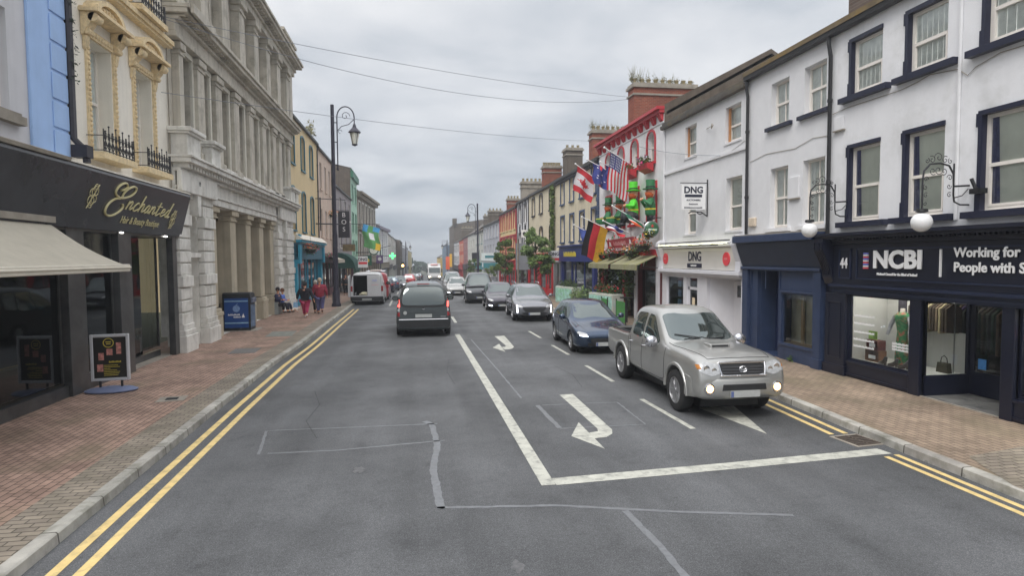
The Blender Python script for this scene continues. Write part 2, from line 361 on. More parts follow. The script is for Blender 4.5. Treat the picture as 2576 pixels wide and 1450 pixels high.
# painted markings (thin sheets 4 mm above the road)
M_white = mat('road_paint_white', S(186, 186, 176, 1), .7, .22, 5, blotch=(S(120, 120, 116, 1), .8, 7))
M_yellow = mat('road_paint_yellow', S(222, 196, 134, 1), .7, .15, 5, blotch=(S(140, 130, 100, 1), .55, 6))
M_tar = mat('sealed_joint', (.172, .180, .192), .5, .3, 14, blotch=((.15, .153, .158), .9, 7))
M_crack = mat('open_crack', (.05, .05, .052), .9, .3, 14)
M_patch = mat('asphalt_patch', (.085, .09, .097), .7, .3, 30)
def poly_mark(name, pts, m, dz=.004):
    z = lambda y: gz(y)+dz
    b = MB(); i = len(b.v); b.q(*[(x, y, z(y)) for x, y in pts]); return tag(b.build(name, m), kind='structure')
def line_mark(name, pts, w, m, dz=.004, jit=0, rnd=random.Random(3)):
    b = MB(); P = []
    for (x0, y0), (x1, y1) in zip(pts, pts[1:]):
        n = max(1, int(math.hypot(x1-x0, y1-y0)/(.08 if jit else 1.0)))
        P += [(x0+(x1-x0)*k/n, y0+(y1-y0)*k/n) for k in range(n)]
    P.append(pts[-1]); L_, R_ = [], []
    for k, p in enumerate(P):
        a, c = P[max(k-1, 0)], P[min(k+1, len(P)-1)]; tx, ty = c[0]-a[0], c[1]-a[1]; l = math.hypot(tx, ty) or 1; nx, ny = -ty/l, tx/l
        w1 = w/2+jit*rnd.random(); w2 = w/2+jit*rnd.random(); z = gz(p[1])+dz
        L_.append((p[0]+nx*w1, p[1]+ny*w1, z)); R_.append((p[0]-nx*w2, p[1]-ny*w2, z))
    for k in range(len(P)-1): b.q(L_[k], R_[k], R_[k+1], L_[k+1])
    return tag(b.build(name, m), kind='structure')
for off in (.17, .42):
    line_mark('yellow_line_left', [(kl(y)+off+.10, y) for y in [-4+1.0*i for i in range(40)]], .105, M_yellow)
    line_mark('yellow_line_right', [(kr(y)-off-.02, y) for y in [8.6+.8*i for i in range(40)]], .09, M_yellow)
line_mark('yellow_line_right', [(6.78, 7.55), (6.76, 5.6), (6.6, 2)], .085, M_yellow)
line_mark('yellow_line_right', [(6.58, 7.5), (6.58, 5.6), (6.42, 2)], .085, M_yellow)
line_mark('lane_line', [(1.62, 7.3), (1.52, 22.6)], .18, M_white)
poly_mark('stop_line', [(1.72, 7.28), (1.70, 7.52), (4.2, 7.66), (6.72, 7.84), (6.76, 7.60), (4.2, 7.42)], M_white)
for a, b_ in (((4.46, 11.45), (4.53, 9.3)), ((4.42, 15.3), (4.46, 13.2)), ((4.37, 19.1), (4.42, 17.1)), ((4.33, 22.9), (4.37, 20.9))): line_mark('lane_dash', [a, b_], .1, M_white)
for i in range(12): line_mark('centre_dash', [(1.74-.02*i, 26.6+6*i), (1.74-.02*i, 29.4+6*i)], .13, M_white)
for i in range(5): line_mark('lane_dash', [(-1.55-.03*i, 37+9*i), (-1.6-.03*i, 42+9*i)], .12, M_white)
poly_mark('turn_arrow_stem', [(2.93, 12.14), (3.22, 12.15), (3.19, 9.5), (3.12, 9.28), (2.97, 9.12), (2.75, 9.08), (2.77, 9.4), (2.93, 9.45), (2.97, 9.6)], M_white)
poly_mark('turn_arrow_head', [(2.76, 10.02), (2.43, 9.26), (2.76, 8.55)], M_white, .006)
poly_mark('turn_arrow_stem', [(2.82, 21.7), (3.19, 21.75), (3.10, 19.0), (2.97, 18.6), (2.72, 18.45), (2.70, 19.0), (2.82, 19.05), (2.88, 19.3)], M_white)
poly_mark('turn_arrow_head', [(2.72, 19.75), (2.40, 18.96), (2.67, 18.0)], M_white, .006)
poly_mark('ahead_arrow_stem', [(5.52, 13.2), (5.72, 13.2), (5.66, 10.5), (5.5, 10.5)], M_white)
poly_mark('ahead_arrow_head', [(5.25, 10.55), (5.98, 10.6), (5.55, 8.8)], M_white, .006)
rj = random.Random(5)
for nm, pts, w in (('a', [(.12, 10.6), (.24, 10.4), (.3, 9.2), (.2, 8.2), (.25, 6.82)], .08), ('b', [(.2, 6.86), (1.57, 6.68), (2.85, 6.28), (4.09, 5.96)], .035), ('c', [(-2.5, 10.5), (-1.2, 10.45), (.34, 10.4)], .035), ('d', [(-2.5, 10.5), (-2.32, 9.22)], .03),
                   ('e', [(-2.2, 9.25), (-1.18, 9.22), (.42, 9.42)], .035), ('f', [(2.3, 6.4), (2.36, 5.6), (2.34, 4.4), (2.4, 3.4)], .06), ('g', [(2.30, 11.35), (2.36, 9.75)], .07), ('h', [(2.4, 11.34), (3.9, 11.3), (3.85, 9.7), (2.36, 9.72)], .02),
                   ('i', [(1.9, 21), (2.05, 15), (2.1, 12)], .02), ('j', [(3.3, 26), (-1, 26.4), (-2.8, 26)], .05)):
    if nm == 'a': pass
    line_mark('sealed_crack', pts, w, M_tar, .003, .018, rj)

for pts in ([(-2.2, 13.5), (-1.9, 12.2), (-1.95, 11.0), (-1.6, 9.9)], [(.9, 17), (.75, 15.2), (.85, 13.6)], [(3.6, 15.5), (3.75, 14.1), (3.6, 12.8)]): line_mark('road_crack', pts, .006, M_crack, .0035, .006, rj)
for x, y, r_ in ((-.8, 8.3, .07), (.9, 5.4, .06), (5.4, 11.4, .16), (5.8, 14.2, .14)):
    poly_mark('oil_stain', [(x+r_*(1+.3*math.sin(k*2.3+x))*math.cos(k*PI/8), y+r_*1.8*(1+.3*math.cos(k*1.7+y))*math.sin(k*PI/8)) for k in range(16)], mat('oil_stained_asphalt', (.10, .10, .103), .4, .5, 16), .0025)
# ---------------------------------------------------------------- building kit
class Bld:
    """a building: its Empty sits on the facade line; local x runs along the facade, local -y faces the street"""
    def __init__(s, name, label, side, Y0, Y1, H, X=None, D=9.0, cat='building', group=None):
        s.side = side; s.Y0 = Y0; s.Y1 = Y1; s.W = Y1-Y0; s.H = H; s.D = D; s.X = X if X is not None else (-7.0 if side < 0 else 9.7)
        s.zg = gz((Y0+Y1)/2) if Y0 > 38 else 0.0
        s.root = thing(name, label, cat, (s.X, Y0 if side < 0 else Y1, s.zg), rad(90) if side < 0 else rad(-90), group)
    def u(s, Y): return (Y-s.Y0) if s.side < 0 else (s.Y1-Y)
    def ur(s, Ya, Yb): a, b = s.u(Ya), s.u(Yb); return (min(a, b), max(a, b))
    def P(s, Y, out, z): return Vector((s.X-s.side*out, Y, z+s.zg))      # world point in front of the facade
    def rz(s): return rad(90) if s.side < 0 else rad(-90)

def add_wall(b, ops, z0, z1, u0, u1, y=0.0, reveal=.2, t=None):
    us = sorted(set([u0, u1]+[v for o in ops for v in o[:2] if u0 < v < u1])); zs = sorted(set([z0, z1]+[v for o in ops for v in o[2:4] if z0 < v < z1]))
    for ua, ub in zip(us, us[1:]):
        for za, zb in zip(zs, zs[1:]):
            cu, cz = (ua+ub)/2, (za+zb)/2
            if any(o[0] < cu < o[1] and o[2] < cz < o[3] for o in ops): continue
            b.q((ua, y, za), (ub, y, za), (ub, y, zb), (ua, y, zb))
    for o in ops:
        ua, ub, za, zb = o[:4]; r = y+reveal
        b.q((ua, y, za), (ua, r, za), (ua, r, zb), (ua, y, zb)); b.q((ub, y, za), (ub, y, zb), (ub, r, zb), (ub, r, za))
        b.q((ua, y, za), (ub, y, za), (ub, r, za), (ua, r, za))
        if len(o) > 4 and o[4]:
            h = o[4]; n = 8; cx = (ua+ub)/2; hw = (ub-ua)/2
            arc = [(cx-hw*math.cos(PI*k/n), zb-h+h*math.sin(PI*k/n)) for k in range(n+1)]
            for k in range(n):
                (xa, z_a), (xb, z_b) = arc[k], arc[k+1]
                b.q((xa, y, z_a), (xb, y, z_b), (xb, y, zb), (xa, y, zb)); b.q((xa, y, z_a), (xa, r, z_a), (xb, r, z_b), (xb, y, z_b))
        else: b.q((ua, y, zb), (ua, r, zb), (ub, r, zb), (ub, y, zb))

def shell(B, m, ops=(), z0=-.3, z1=None, reveal=.2, y=0, name='wall', sides=True, u0=0, u1=None, back=True, zside=None):
    z1 = B.H if z1 is None else z1; u1 = B.W if u1 is None else u1; b = MB()
    add_wall(b, list(ops), z0, z1, u0, u1, y, reveal)
    if sides:
        for u in (u0, u1): b.q((u, y, z0), (u, B.D, z0), (u, B.D, z1), (u, y, z1))
    if back: b.q((u0, B.D, z0), (u1, B.D, z0), (u1, B.D, z1), (u0, B.D, z1))
    if sides: b.q((u0, y, z1-.001), (u1, y, z1-.001), (u1, B.D, z1-.001), (u0, B.D, z1-.001))
    return b.build(name, m, B.root, fixn=False)

def window(B, ua, ub, za, zb, frame=None, recess=.14, fw=.06, rail=.5, bars=0, curtain=None, far=False, pane=None, sill=None, sillext=.12, sillp=.12, sillh=.1, name='window', tilt=0, top=0, hbars=0):
    frame = frame or M_upvc; b = MB(); y0, y1 = recess, recess+.06
    b.box(ua, ua+fw, y0, y1, za, zb); b.box(ub-fw, ub, y0, y1, za, zb); b.box(ua+fw, ub-fw, y0, y1, za, za+fw); b.box(ua+fw, ub-fw, y0, y1, zb-fw, zb)
    zr = za+(zb-za)*rail
    if rail: b.box(ua+fw, ub-fw, y0-.015, y1, zr-.03, zr+.03)
    if not far and rail:                     # lower sash stands a little proud
        b.box(ua+fw, ua+fw+.035, y0-.014, y0+.03, za+fw, zr-.03); b.box(ub-fw-.035, ub-fw, y0-.014, y0+.03, za+fw, zr-.03); b.box(ua+fw, ub-fw, y0-.016, y0+.03, za+fw, za+fw+.04)
    for k in range(bars):
        x = ua+fw+(ub-ua-2*fw)*(k+1)/(bars+1); b.box(x-.012, x+.012, y0+.01, y1-.01, za+fw, zb-fw)
    for k in range(hbars):
        z = za+(zb-za)*(k+1)/(hbars+1); b.box(ua+fw, ub-fw, y0+.01, y1-.01, z-.012, z+.012)
    w = b.build(name, frame, B.root)
    p = MB().q((ua+fw*.5, y0+.035, za+fw*.5), (ub-fw*.5, y0+.035, za+fw*.5), (ub-fw*.5, y0+.035, zb-fw*.5), (ua+fw*.5, y0+.035, zb-fw*.5)).build('pane', pane or (M_glassfar if far or not curtain else M_glass), w, fixn=False)
    if curtain:
        c = MB(); n = 22; yb = y0+.05
        if curtain == 'lace':
            for k in range(n):
                x0 = ua+(ub-ua)*k/n; x1 = ua+(ub-ua)*(k+1)/n; ya, yc = yb+.02*math.sin(k*2.1), yb+.02*math.sin((k+1)*2.1); c.q((x0, ya, za), (x1, yc, za), (x1, yc, zb), (x0, ya, zb))
            c.build('net_curtain', M_lace, w, smooth='all')
        elif curtain == 'blind':
            c.q((ua, yb, za), (ub, yb, za), (ub, yb, zb), (ua, yb, zb)); c.build('roller_blind', M_blind, w)
        elif curtain == 'blindnavy':
            c.q((ua, yb, za), (ub, yb, za), (ub, yb, zb), (ua, yb, zb)); c.build('roller_blind', M_blind, w)
            d = MB()
            for k in range(5):
                x0 = ua+.05+.04*k; d.q((x0, yb-.012+.008*(k % 2), za), (x0+.04, yb-.012+.008*((k+1) % 2), za), (x0+.04-.016*k, yb-.012+.008*((k+1) % 2), zb), (x0-.016*k, yb-.012+.008*(k % 2), zb))
            d.build('curtain', M_navycurtain, w)
    if sill is not None:
        MB().box(ua-sillext, ub+sillext, -sillp, recess+.01, za-sillh, za-.002).build('sill', sill, w)
    return w

def surround(B, ua, ub, za, zb, m, w=.13, proud=.03, ears=False, name='window_surround', sides='both', arch=0):
    b = MB(); pr = -proud
    if sides in ('both', 'left'): b.box(ua-w, ua, pr, .012, za, zb)
    if sides in ('both', 'right'): b.box(ub, ub+w, pr, .012, za, zb)
    b.box(ua-w, ub+w, pr, .012, zb, zb+w)
    if ears: b.box(ua-w-.06, ua-w, pr, .012, zb-.25, zb+w*.3); b.box(ua-w-.04, ua-w, pr, .012, za, za+.35)
    return b.build(name, m, B.root)

def gutter_pipe(B, z, m, pipes=(), zlow=3.4, r=.045, gproud=.12, soffit=None):
    b = MB(); b.prism([(-gproud-.06, z-.02), (-gproud-.05, z-.10), (-gproud+.03, z-.12), (-.01, z-.10), (-.01, z+.02), (-gproud-.06, z+.02)], 'x', 0.0, B.W)
    b.build('gutter', m, B.root)
    for Y, zl in pipes:
        u = min(max(B.u(Y), .07), B.W-.07); q = MB()
        q.tube([(u, -gproud, z-.1), (u, -gproud, z-.28), (u, -.07, z-.55), (u, -.07, zl)], r, 8)
        k = z-1.6
        while k > zl+.3: q.tube([(u, -.07, k), (u, -.07, k+.07)], r*1.35, 8); k -= 1.9
        q.build('downpipe', m, B.root, smooth=True)

def pitched_roof(B, H, rise=2.4, m=None, depth=None, gable=None, eave=.12, chim=()):
    D = depth or B.D; b = MB(); m = m or M_slate
    t = .12
    prof = [(-eave, H), (D/2, H+rise), (D+eave, H), (D+eave, H+t), (D/2, H+rise+t*1.2), (-eave, H+t)]
    b.prism(prof, 'x', 0, B.W); r = b.build('roof', m, B.root)
    if gable:
        for u in (.0, B.W):
            MB().prism([(0, H-.01), (D, H-.01), (D/2, H+rise)], 'x', u-.02 if u else .0, u+.0 if u else .02).build('gable', gable, r)
    return r
def chimney(B, parent, Y, y0, y1, z0, z1, m, w=.75, pots=6, weeds=0, cap=None, potm=None):
    u = B.u(Y); b = MB(); b.box(u-w/2, u+w/2, y0, y1, z0, z1-.35); c = b.build('chimney', m, parent)
    k = MB(); cm = cap or M_conc
    k.box(u-w/2-.07, u+w/2+.07, y0-.07, y1+.07, z1-.75, z1-.66); k.box(u-w/2-.1, u+w/2+.1, y0-.1, y1+.1, z1-.35, z1-.22); k.box(u-w/2-.03, u+w/2+.03, y0-.03, y1+.03, z1-.22, z1-.1)
    pr = MB()
    for i in range(pots):
        x = y0+(y1-y0)*(i+.5)/pots; pr.lathe([(.12, z1-.1), (.1, z1+.12), (.13, z1+.14), (.12, z1+.2)], (u, x, 0), 8)
    k.cur = 0; kk = k.build('chimney_cap', cm, parent); pr.build('chimney_pots', potm or M_pot, parent)
    if weeds:
        rnd = random.Random(int(Y*10)); wd = MB()
        for i in range(weeds*5):
            x = y0+(y1-y0)*rnd.random()**1.6; h = (.15+.6*rnd.random()**2)*(1.25-.7*(x-y0)/(y1-y0)); dx_, dy_ = rnd.uniform(-.2, .2), rnd.uniform(-.2, .2)
            wd.tube([(u, x, z1), (u+dx_*.5, x+dy_*.4, z1+h*.6), (u+dx_, x+dy_, z1+h)], .006, 3, False)
            wd.leaves((u+dx_*.6, x+dy_*.6, z1+h*.45), (.08, .1, .2), 5, .035, rnd)
        wd.build('weeds', M_weed, parent)
    return c
M_reddisc0 = mat('red_strip', S(214, 70, 66), .5, .1)
M_pot = mat('clay_chimney_pot', S(140, 128, 96, 1), .9, .3, 6)

def simple_shop(B, Ya, Yb, ztop, fh, mf, mp, proud=.16, doorY=None, riser=.5, mriser=None, pil=.28, cornice=True, lower=None, glass=None, zb=.13, n=2):
    """fascia, pilasters, stall riser, panes and door as parts of the building"""
    ua, ub = B.ur(Ya, Yb); zf = ztop-fh
    f = MB().box(ua, ub, -proud-.1, -.005, zf, ztop)
    if cornice: f.box(ua-.04, ub+.04, -proud-.22, -.005, ztop, ztop+.1); f.box(ua-.02, ub+.02, -proud-.14, -.005, zf-.06, zf)
    fo = f.build('fascia', mf, B.root, bevel=.01)
    p = MB()
    xs = [ua+pil/2, ub-pil/2]
    for x in xs: p.mark(); p.box(x-pil/2, x+pil/2, -proud, -.004, zb, zf-.06); p.box(x-pil/2-.03, x+pil/2+.03, -proud-.03, -.004, zb, zb+.25)
    p.build('pilaster', mp, B.root, bevel=.01)
    a, c = ua+pil, ub-pil; dw = .9
    segs = []
    if doorY is not None:
        du = B.u(doorY); segs = [(a, du-dw/2), (du+dw/2, c)]
        d = MB().box(du-dw/2, du+dw/2, -.03, -.004, zb, zf-.06); dd = d.build('door', mriser or mp, B.root)
        MB().q((du-dw/2+.12, -.036, 1.0), (du+dw/2-.12, -.036, 1.0), (du+dw/2-.12, -.036, zf-.25), (du-dw/2+.12, -.036, zf-.25)).build('pane', M_glassfar, dd, fixn=False)
    else: segs = [(a, c)]
    for s0, s1 in segs:
        if s1-s0 < .2: continue
        MB().box(s0, s1, -.12, -.004, zb, zb+riser).build('stall_riser', mriser or mp, B.root)
        fr = MB(); fr.box(s0, s1, -.10, -.02, zb+riser, zb+riser+.06); k = max(1, int((s1-s0)/1.3)); ww = (s1-s0)/k
        for i in range(k+1): fr.box(s0+ww*i-.03, s0+ww*i+.03, -.10, -.02, zb+riser+.06, zf-.06)
        w = fr.build('display_window', mp, B.root)
        MB().q((s0, -.05, zb+riser), (s1, -.05, zb+riser), (s1, -.05, zf-.06), (s0, -.05, zf-.06)).build('pane', glass or M_glassfar, w, fixn=False)
    return fo

def leafy_basket(name, label, loc, r, group, rnd, flowers, hang=True, n=150, trail=.25, cat='flower basket', bracket=None):
    t = thing(name, label, cat, loc, 0, group)
    b = MB().lathe([(.02, -r*.55), (r*.55, -r*.4), (r*.75, 0), (r*.7, .02)], (0, 0, 0), 10); b.build('basket', M_black, t, smooth=True)
    f = MB().leaves((0, 0, .05), (r, r, r*.7), n, .05, rnd); f.leaves((0, 0, -r*.5), (r*.8, r*.8, r*trail*2), n//3, .045, rnd)
    f.build('foliage', M_leaf1, t)
    g2 = MB(); g2.leaves((0, 0, .1), (r*1.02, r*1.02, r*.75), n//2, .05, rnd, mats=len(flowers)); g2.build('flowers', flowers, t)
    if hang: MB().tube([(0, 0, r*.5), (0, 0, r*2.2)], .008, 4).build('hanger', M_black, t)
    return t

# ================================================================= RIGHT SIDE
M_wwall = mat('white_render', S(218, 218, 220, 1.15), .85, .05, 1.5, bump=.25, bscale=18, streak=.05, blotch=(S(176, 176, 172, 1.1), .45, .9))
M_wwall2 = mat('white_render_old', S(212, 212, 214, 1.14), .88, .07, 1.8, bump=.3, bscale=20, streak=.03)
M_navy = mat('navy_gloss_paint', S(32, 36, 58, 1.0), .35, .15, 4)
M_navydk = mat('navy_shopfront_paint', S(24, 28, 46, .9), .33, .15, 4)
M_navylt = mat('blue_shopfront_paint', S(52, 66, 96, .95), .4, .18, 3, streak=.12)
M_let = mat('sign_letter_white', S(226, 226, 226), .5, .03)
M_pipe = mat('black_downpipe', (.022, .022, .025), .45, .2, 10)

# ---- R0: white building with the wide navy shopfront
R0 = Bld('white_terrace_building', 'white rendered building with thick navy window surrounds above a wide navy charity shopfront', 1, 2.0, 13.0, 8.0)
ops = []; W0 = []
cols = [(11.42, 12.32), (9.85, 10.75), (7.9, 9.1), (5.4, 6.4)]
for a, b_ in cols:
    wide = b_-a > 1.1
    for za, zb in ((3.62, 5.28), (6.42, 7.62 if not wide else 7.7)): ops.append((*R0.ur(a, b_), za, zb)); W0.append((*R0.ur(a, b_), za, zb, wide))
# ground floor openings: window 1, entrance, window 2
g1 = (*R0.ur(10.46, 12.24), .5, 1.99); ge = (*R0.ur(8.56, 10.2), .02, 1.99); g2_ = (*R0.ur(5.0, 8.34), .5, 1.99)
shell(R0, M_wwall, ops, z0=3.15, z1=8.0, reveal=.2)
gf = MB(); add_wall(gf, [g1, ge, g2_], -.2, 3.2, 0, R0.W, -.02, .1)
for u_ in (0, R0.W): gf.q((u_, -.02, -.2), (u_, 9, -.2), (u_, 9, 3.2), (u_, -.02, 3.2))
gf.q((0, -.02, 3.15), (R0.W, -.02, 3.15), (R0.W, 9, 3.15), (0, 9, 3.15))
gf.build('shopfront_frame', M_navydk, R0.root, fixn=False)
for i, (a, b_, za, zb, wide) in enumerate(W0):
    window(R0, a, b_, za, zb, recess=.08, fw=.075, rail=.47, curtain='lace' if za > 6 else 'blindnavy', sill=M_navy, sillext=.26, sillp=.14, sillh=.12)
    q_ = MB().box(a-.06, a+.012, -.03, .08, za, zb).box(a-.06, b_+.01, -.035, .08, zb-.012, zb+.07)
    q_.box(a-.10, a-.05, -.032, .01, zb-.2, zb+.03).box(a-.09, a-.05, -.032, .01, za, za+.3).build('painted_reveal', M_navy, R0.root)
gutter_pipe(R0, 8.05, M_pipe, [(12.99, 3.35)])
ro = pitched_roof(R0, 8.06, 2.3, mat('mossy_slate', S(112, 98, 76, 1), .9, .3, 4, bump=.6, bscale=20, blotch=(S(134, 110, 60, 1), .8, 1.2)), eave=.2)
chimney(R0, ro, 12.7, .5, 3.2, 8.0, 10.6, brickmat('brown_chimney_brick', S(110, 96, 90, 1), S(96, 82, 76, 1), S(120, 112, 100, 1), .23, .08, .01, 'xz'), .8, 4)
# fascia
fa, fb = R0.ur(1.6, 12.62)
F = MB(); F.box(fa, fb, -.16, -.03, 2.22, 3.12); F.build('fascia', M_navydk, R0.root, bevel=.008)
F = MB(); F.box(-.15, R0.W, -.42, -.03, 3.30, 3.37); F.box(-.1, R0.W, -.36, -.03, 3.24, 3.298); F.box(-.02, R0.W, -.22, -.03, 3.122, 3.20)
for k in range(120):
    x = -.05+k*.095
    if x < R0.W-.1: F.box(x, x+.05, -.31, -.05, 3.202, 3.238)
F.build('cornice', M_navydk, R0.root)
F = MB()
for (xa, xb) in ((.62, 1.0), (1.16, R0.W-.2)):
    z0, z1 = 2.34, 3.02
    for bx in ((xa, xb, z1-.03, z1), (xa, xb, z0, z0+.03), (xa, xa+.03, z0, z1), (xb-.03, xb, z0, z1)): F.box(bx[0], bx[1], -.185, -.155, bx[2], bx[3])
F.box(.3, R0.W, -.2, -.02, 2.16, 2.218); F.box(.3, R0.W, -.1, -.022, 1.995, 2.16)
F.box(.35, R0.W, -.13, -.02, 2.04, 2.08)
F.build('fascia_moulding', mat('navy_moulding_paint', S(36, 44, 68, 1), .3, .2, 4), R0.root)
# scrolled console bracket
cb = MB(); cb.prism([(-.02, 2.2), (-.12, 2.2), (-.2, 2.36), (-.22, 2.55), (-.34, 2.8), (-.44, 3.0), (-.44, 3.236), (-.02, 3.236)], 'x', .1, .42)
for k in range(5): cb.prism([(-.02, 2.3), (-.14, 2.3), (-.22, 2.42), (-.25, 2.55), (-.37, 2.82), (-.47, 3.0), (-.47, 3.16), (-.02, 3.16)], 'x', .125+k*.06, .15+k*.06)
cb.build('console_bracket', M_navydk, R0.root)
# pilaster + posts + stall risers
pl_ = MB(); pl_.box(.08, .74, -.1, -.022, .1, 1.99); pl_.box(.04, .78, -.13, -.022, .1, .34)
for bx in ((.2, .62, 1.78, 1.8), (.2, .62, .5, .52), (.2, .22, .52, 1.78), (.6, .62, .52, 1.78)): pl_.box(bx[0], bx[1], -.118, -.098, bx[2], bx[3])
pl_.build('pilaster', M_navydk, R0.root, bevel=.008)
for (a, b_) in ((10.2, 10.46), (8.34, 8.56)):
    a, b_ = R0.ur(a, b_); MB().box(a, b_, -.09, .05, .06, 1.99).build('door_post', M_navydk, R0.root, bevel=.01)
a, b_ = R0.ur(10.46, 12.22); sr = MB().box(a, b_, -.06, .0, .12, .48).box(a, b_, -.085, -.0, .44, .485).box(a, b_, -.085, 0, .16, .2); sr.build('stall_riser', M_navydk, R0.root)
a, b_ = R0.ur(4.6, 8.34); sr = MB().box(a, b_, -.06, .0, .12, .48).box(a, b_, -.085, -.0, .44, .485).box(a, b_, -.085, 0, .16, .2); sr.build('stall_riser', M_navydk, R0.root)
def pane_q(parent, q, m=None, name='pane'): return MB().q(*q).build(name, m or M_shopglass, parent, fixn=False)
a, b_ = g1[0], g1[1]
w = MB().box(a, a+.04, .02, .07, .5, 1.99).box(b_-.04, b_, .02, .07, .5, 1.99).box(a+.04, b_-.04, .02, .07, .5, .54).box(a+.04, b_-.04, .02, .07, 1.95, 1.99).build('display_window', M_navydk, R0.root)
pane_q(w, [(a, .045, .5), (b_, .045, .5), (b_, .045, 1.99), (a, .045, 1.99)])
a, b_ = g2_[0], g2_[1]
w = MB().box(a, a+.04, .02, .07, .5, 1.99).box(a+.04, b_, .02, .07, .5, .54).box(a+.04, b_, .02, .07, 1.95, 1.99).build('display_window', M_navydk, R0.root)
pane_q(w, [(a, .045, .5), (b_, .045, .5), (b_, .045, 1.99), (a, .045, 1.99)])
# recessed entrance: side window, door, tiled floor
u1 = R0.u(10.2); ud = R0.u(9.98)
w = MB().box(u1-.02, u1+.04, .02, 1.0, .12, .52).box(u1-.02, u1+.04, .02, 1.0, 1.93, 1.99).box(u1-.02, u1+.04, .96, 1.02, .52, 1.93).build('display_window', M_navydk, R0.root)
pane_q(w, [(u1+.01, .02, .52), (u1+.01, .98, .52), (u1+.01, .98, 1.93), (u1+.01, .02, 1.93)])
u2 = R0.u(8.56)
w = MB().box(u2-.04, u2+.02, .02, 1.0, .12, .52).box(u2-.04, u2+.02, .02, 1.0, 1.93, 1.99).build('display_window', M_navydk, R0.root)
pane_q(w, [(u2-.01, .02, .52), (u2-.01, .98, .52), (u2-.01, .98, 1.93), (u2-.01, .02, 1.93)])
dr = MB(); a = u1+.04; b2 = u1+.98
dr.box(a, b2, 1.0, 1.05, .14, .6).box(a, a+.1, 1.0, 1.05, .6, 1.97).box(b2-.1, b2, 1.0, 1.05, .6, 1.97).box(a+.1, b2-.1, 1.0, 1.05, 1.87, 1.97).box(b2, u2-.05, 1.0, 1.05, .14, 1.97)
d = dr.build('door', M_navydk, R0.root); pane_q(d, [(a+.1, 1.02, .6), (b2-.1, 1.02, .6), (b2-.1, 1.02, 1.87), (a+.1, 1.02, 1.87)])
MB().box(a+.2, a+.36, .985, .998, .66, .86).build('sticker', mat('blue_sticker', S(60, 120, 180), .5, .2, 20), d)
MB().box(b2-.16, b2-.13, .95, .99, .95, 1.25).build('handle', mat('steel', (.5, .5, .52), .3, .05, metal=1), d)
MB().box(u1, u2, -.02, 1.0, -.1, .13).build('entrance_floor', mat('worn_tile', S(104, 104, 102, 1), .8, .35, 4, blotch=(S(40, 40, 44, 1), .8, 3)), R0.root)
MB().box(u1, u2, -.05, -.021, .1, .136).build('threshold', M_conc, R0.root)
MB().box(u1, u2, -.0, 1.05, 1.992, 2.04).build('entrance_ceiling', M_navydk, R0.root)
# display interior
I = MB(); a, b_ = .6, R0.W-1.5; I.q((a, 3.0, .1), (b_, 3.0, .1), (b_, 3.0, 2.6), (a, 3.0, 2.6)); I.q((a, .05, 2.3), (b_, .05, 2.3), (b_, 3, 2.3), (a, 3, 2.3)); I.q((a, .05, .1), (a, 3, .1), (a, 3, 2.3), (a, .05, 2.3)); I.q((b_, .05, .1), (b_, 3, .1), (b_, 3, 2.3), (b_, .05, 2.3))
I.build('shop_interior', mat('dim_interior', S(70, 62, 58, 1), .9, .6, 2.5), R0.root, fixn=False)
M_disp = mat('white_display_panel', S(205, 205, 200, 1), .8, .06, 2)
a, b_ = g1[0]-.1, u1-.03; fl = MB().box(a, b_, .08, 1.1, .42, .5).build('display_floor', M_disp, R0.root)
MB().box(a+.02, a+.05, .1, 1.1, .5, 2.2).build('display_panel', M_disp, R0.root)
MB().box(a+.9, b_-.05, 1.02, 1.05, .5, 1.3).build('display_panel', M_disp, R0.root)
MB().box(a+.05, a+.8, 1.02, 1.05, .5, 2.2).build('display_panel', M_disp, R0.root)
lp = MB().box(a+.3, b_-.3, .35, .5, 2.24, 2.28).build('display_fill_strip', mat('display_fill_glow', (1, .96, .88), .5, 0, emit=16), R0.root)  # unseen glowing strip, added to brighten the window display
MB().box(u2+.3, R0.W-2, .35, .5, 2.24, 2.28).build('display_fill_strip', _M['display_fill_glow'], R0.root)  # second added fill strip, brightens the display right of the door
MB().box(u2+.05, R0.W-2, .6, .63, .5, 2.2).build('display_panel', mat('poster_panel', S(160, 158, 150, 1), .8, .5, 3.5, blotch=(S(60, 56, 60), .9, 5)), R0.root)
# things in the display
def wp(B, u, y, z):                           # local building coordinates -> world
    if B.side > 0: return Vector((B.X+y, B.Y1-u, z+B.zg))
    return Vector((B.X-y, B.Y0+u, z+B.zg))
du = g1[0]+.86
t = thing('dressed_mannequin', 'mannequin in a green patterned dress behind the navy shop window', 'mannequin', wp(R0, du, .6, .5), rad(-90))
b = MB().lathe([(.17, .0), (.16, .3), (.13, .62), (.12, .72), (.17, .95), (.2, 1.06), (.1, 1.14)], (0, 0, 0), 14, sy=.6); b.build('dress', mat('green_dress', S(46, 120, 74), .7, .5, 18, blotch=(S(190, 60, 70), .9, 9)), t, smooth='all')
b = MB(); 
for s_ in (-1, 1): b.tube([(s_*.19, 0, 1.05), (s_*.27, -.04, .85), (s_*.3, -.1, .62)], [.05, .045, .03], 8)
b.build('sleeves', mat('grey_sleeve', S(150, 150, 155), .8, .2, 8), t, smooth=True)
MB().lathe([(.05, 1.12), (.045, 1.22)], (0, 0, 0), 10).build('neck', M_upvc, t)
MB().lathe([(.16, -.0), (.02, .01)], (0, 0, 0), 12).build('stand', M_black, t)
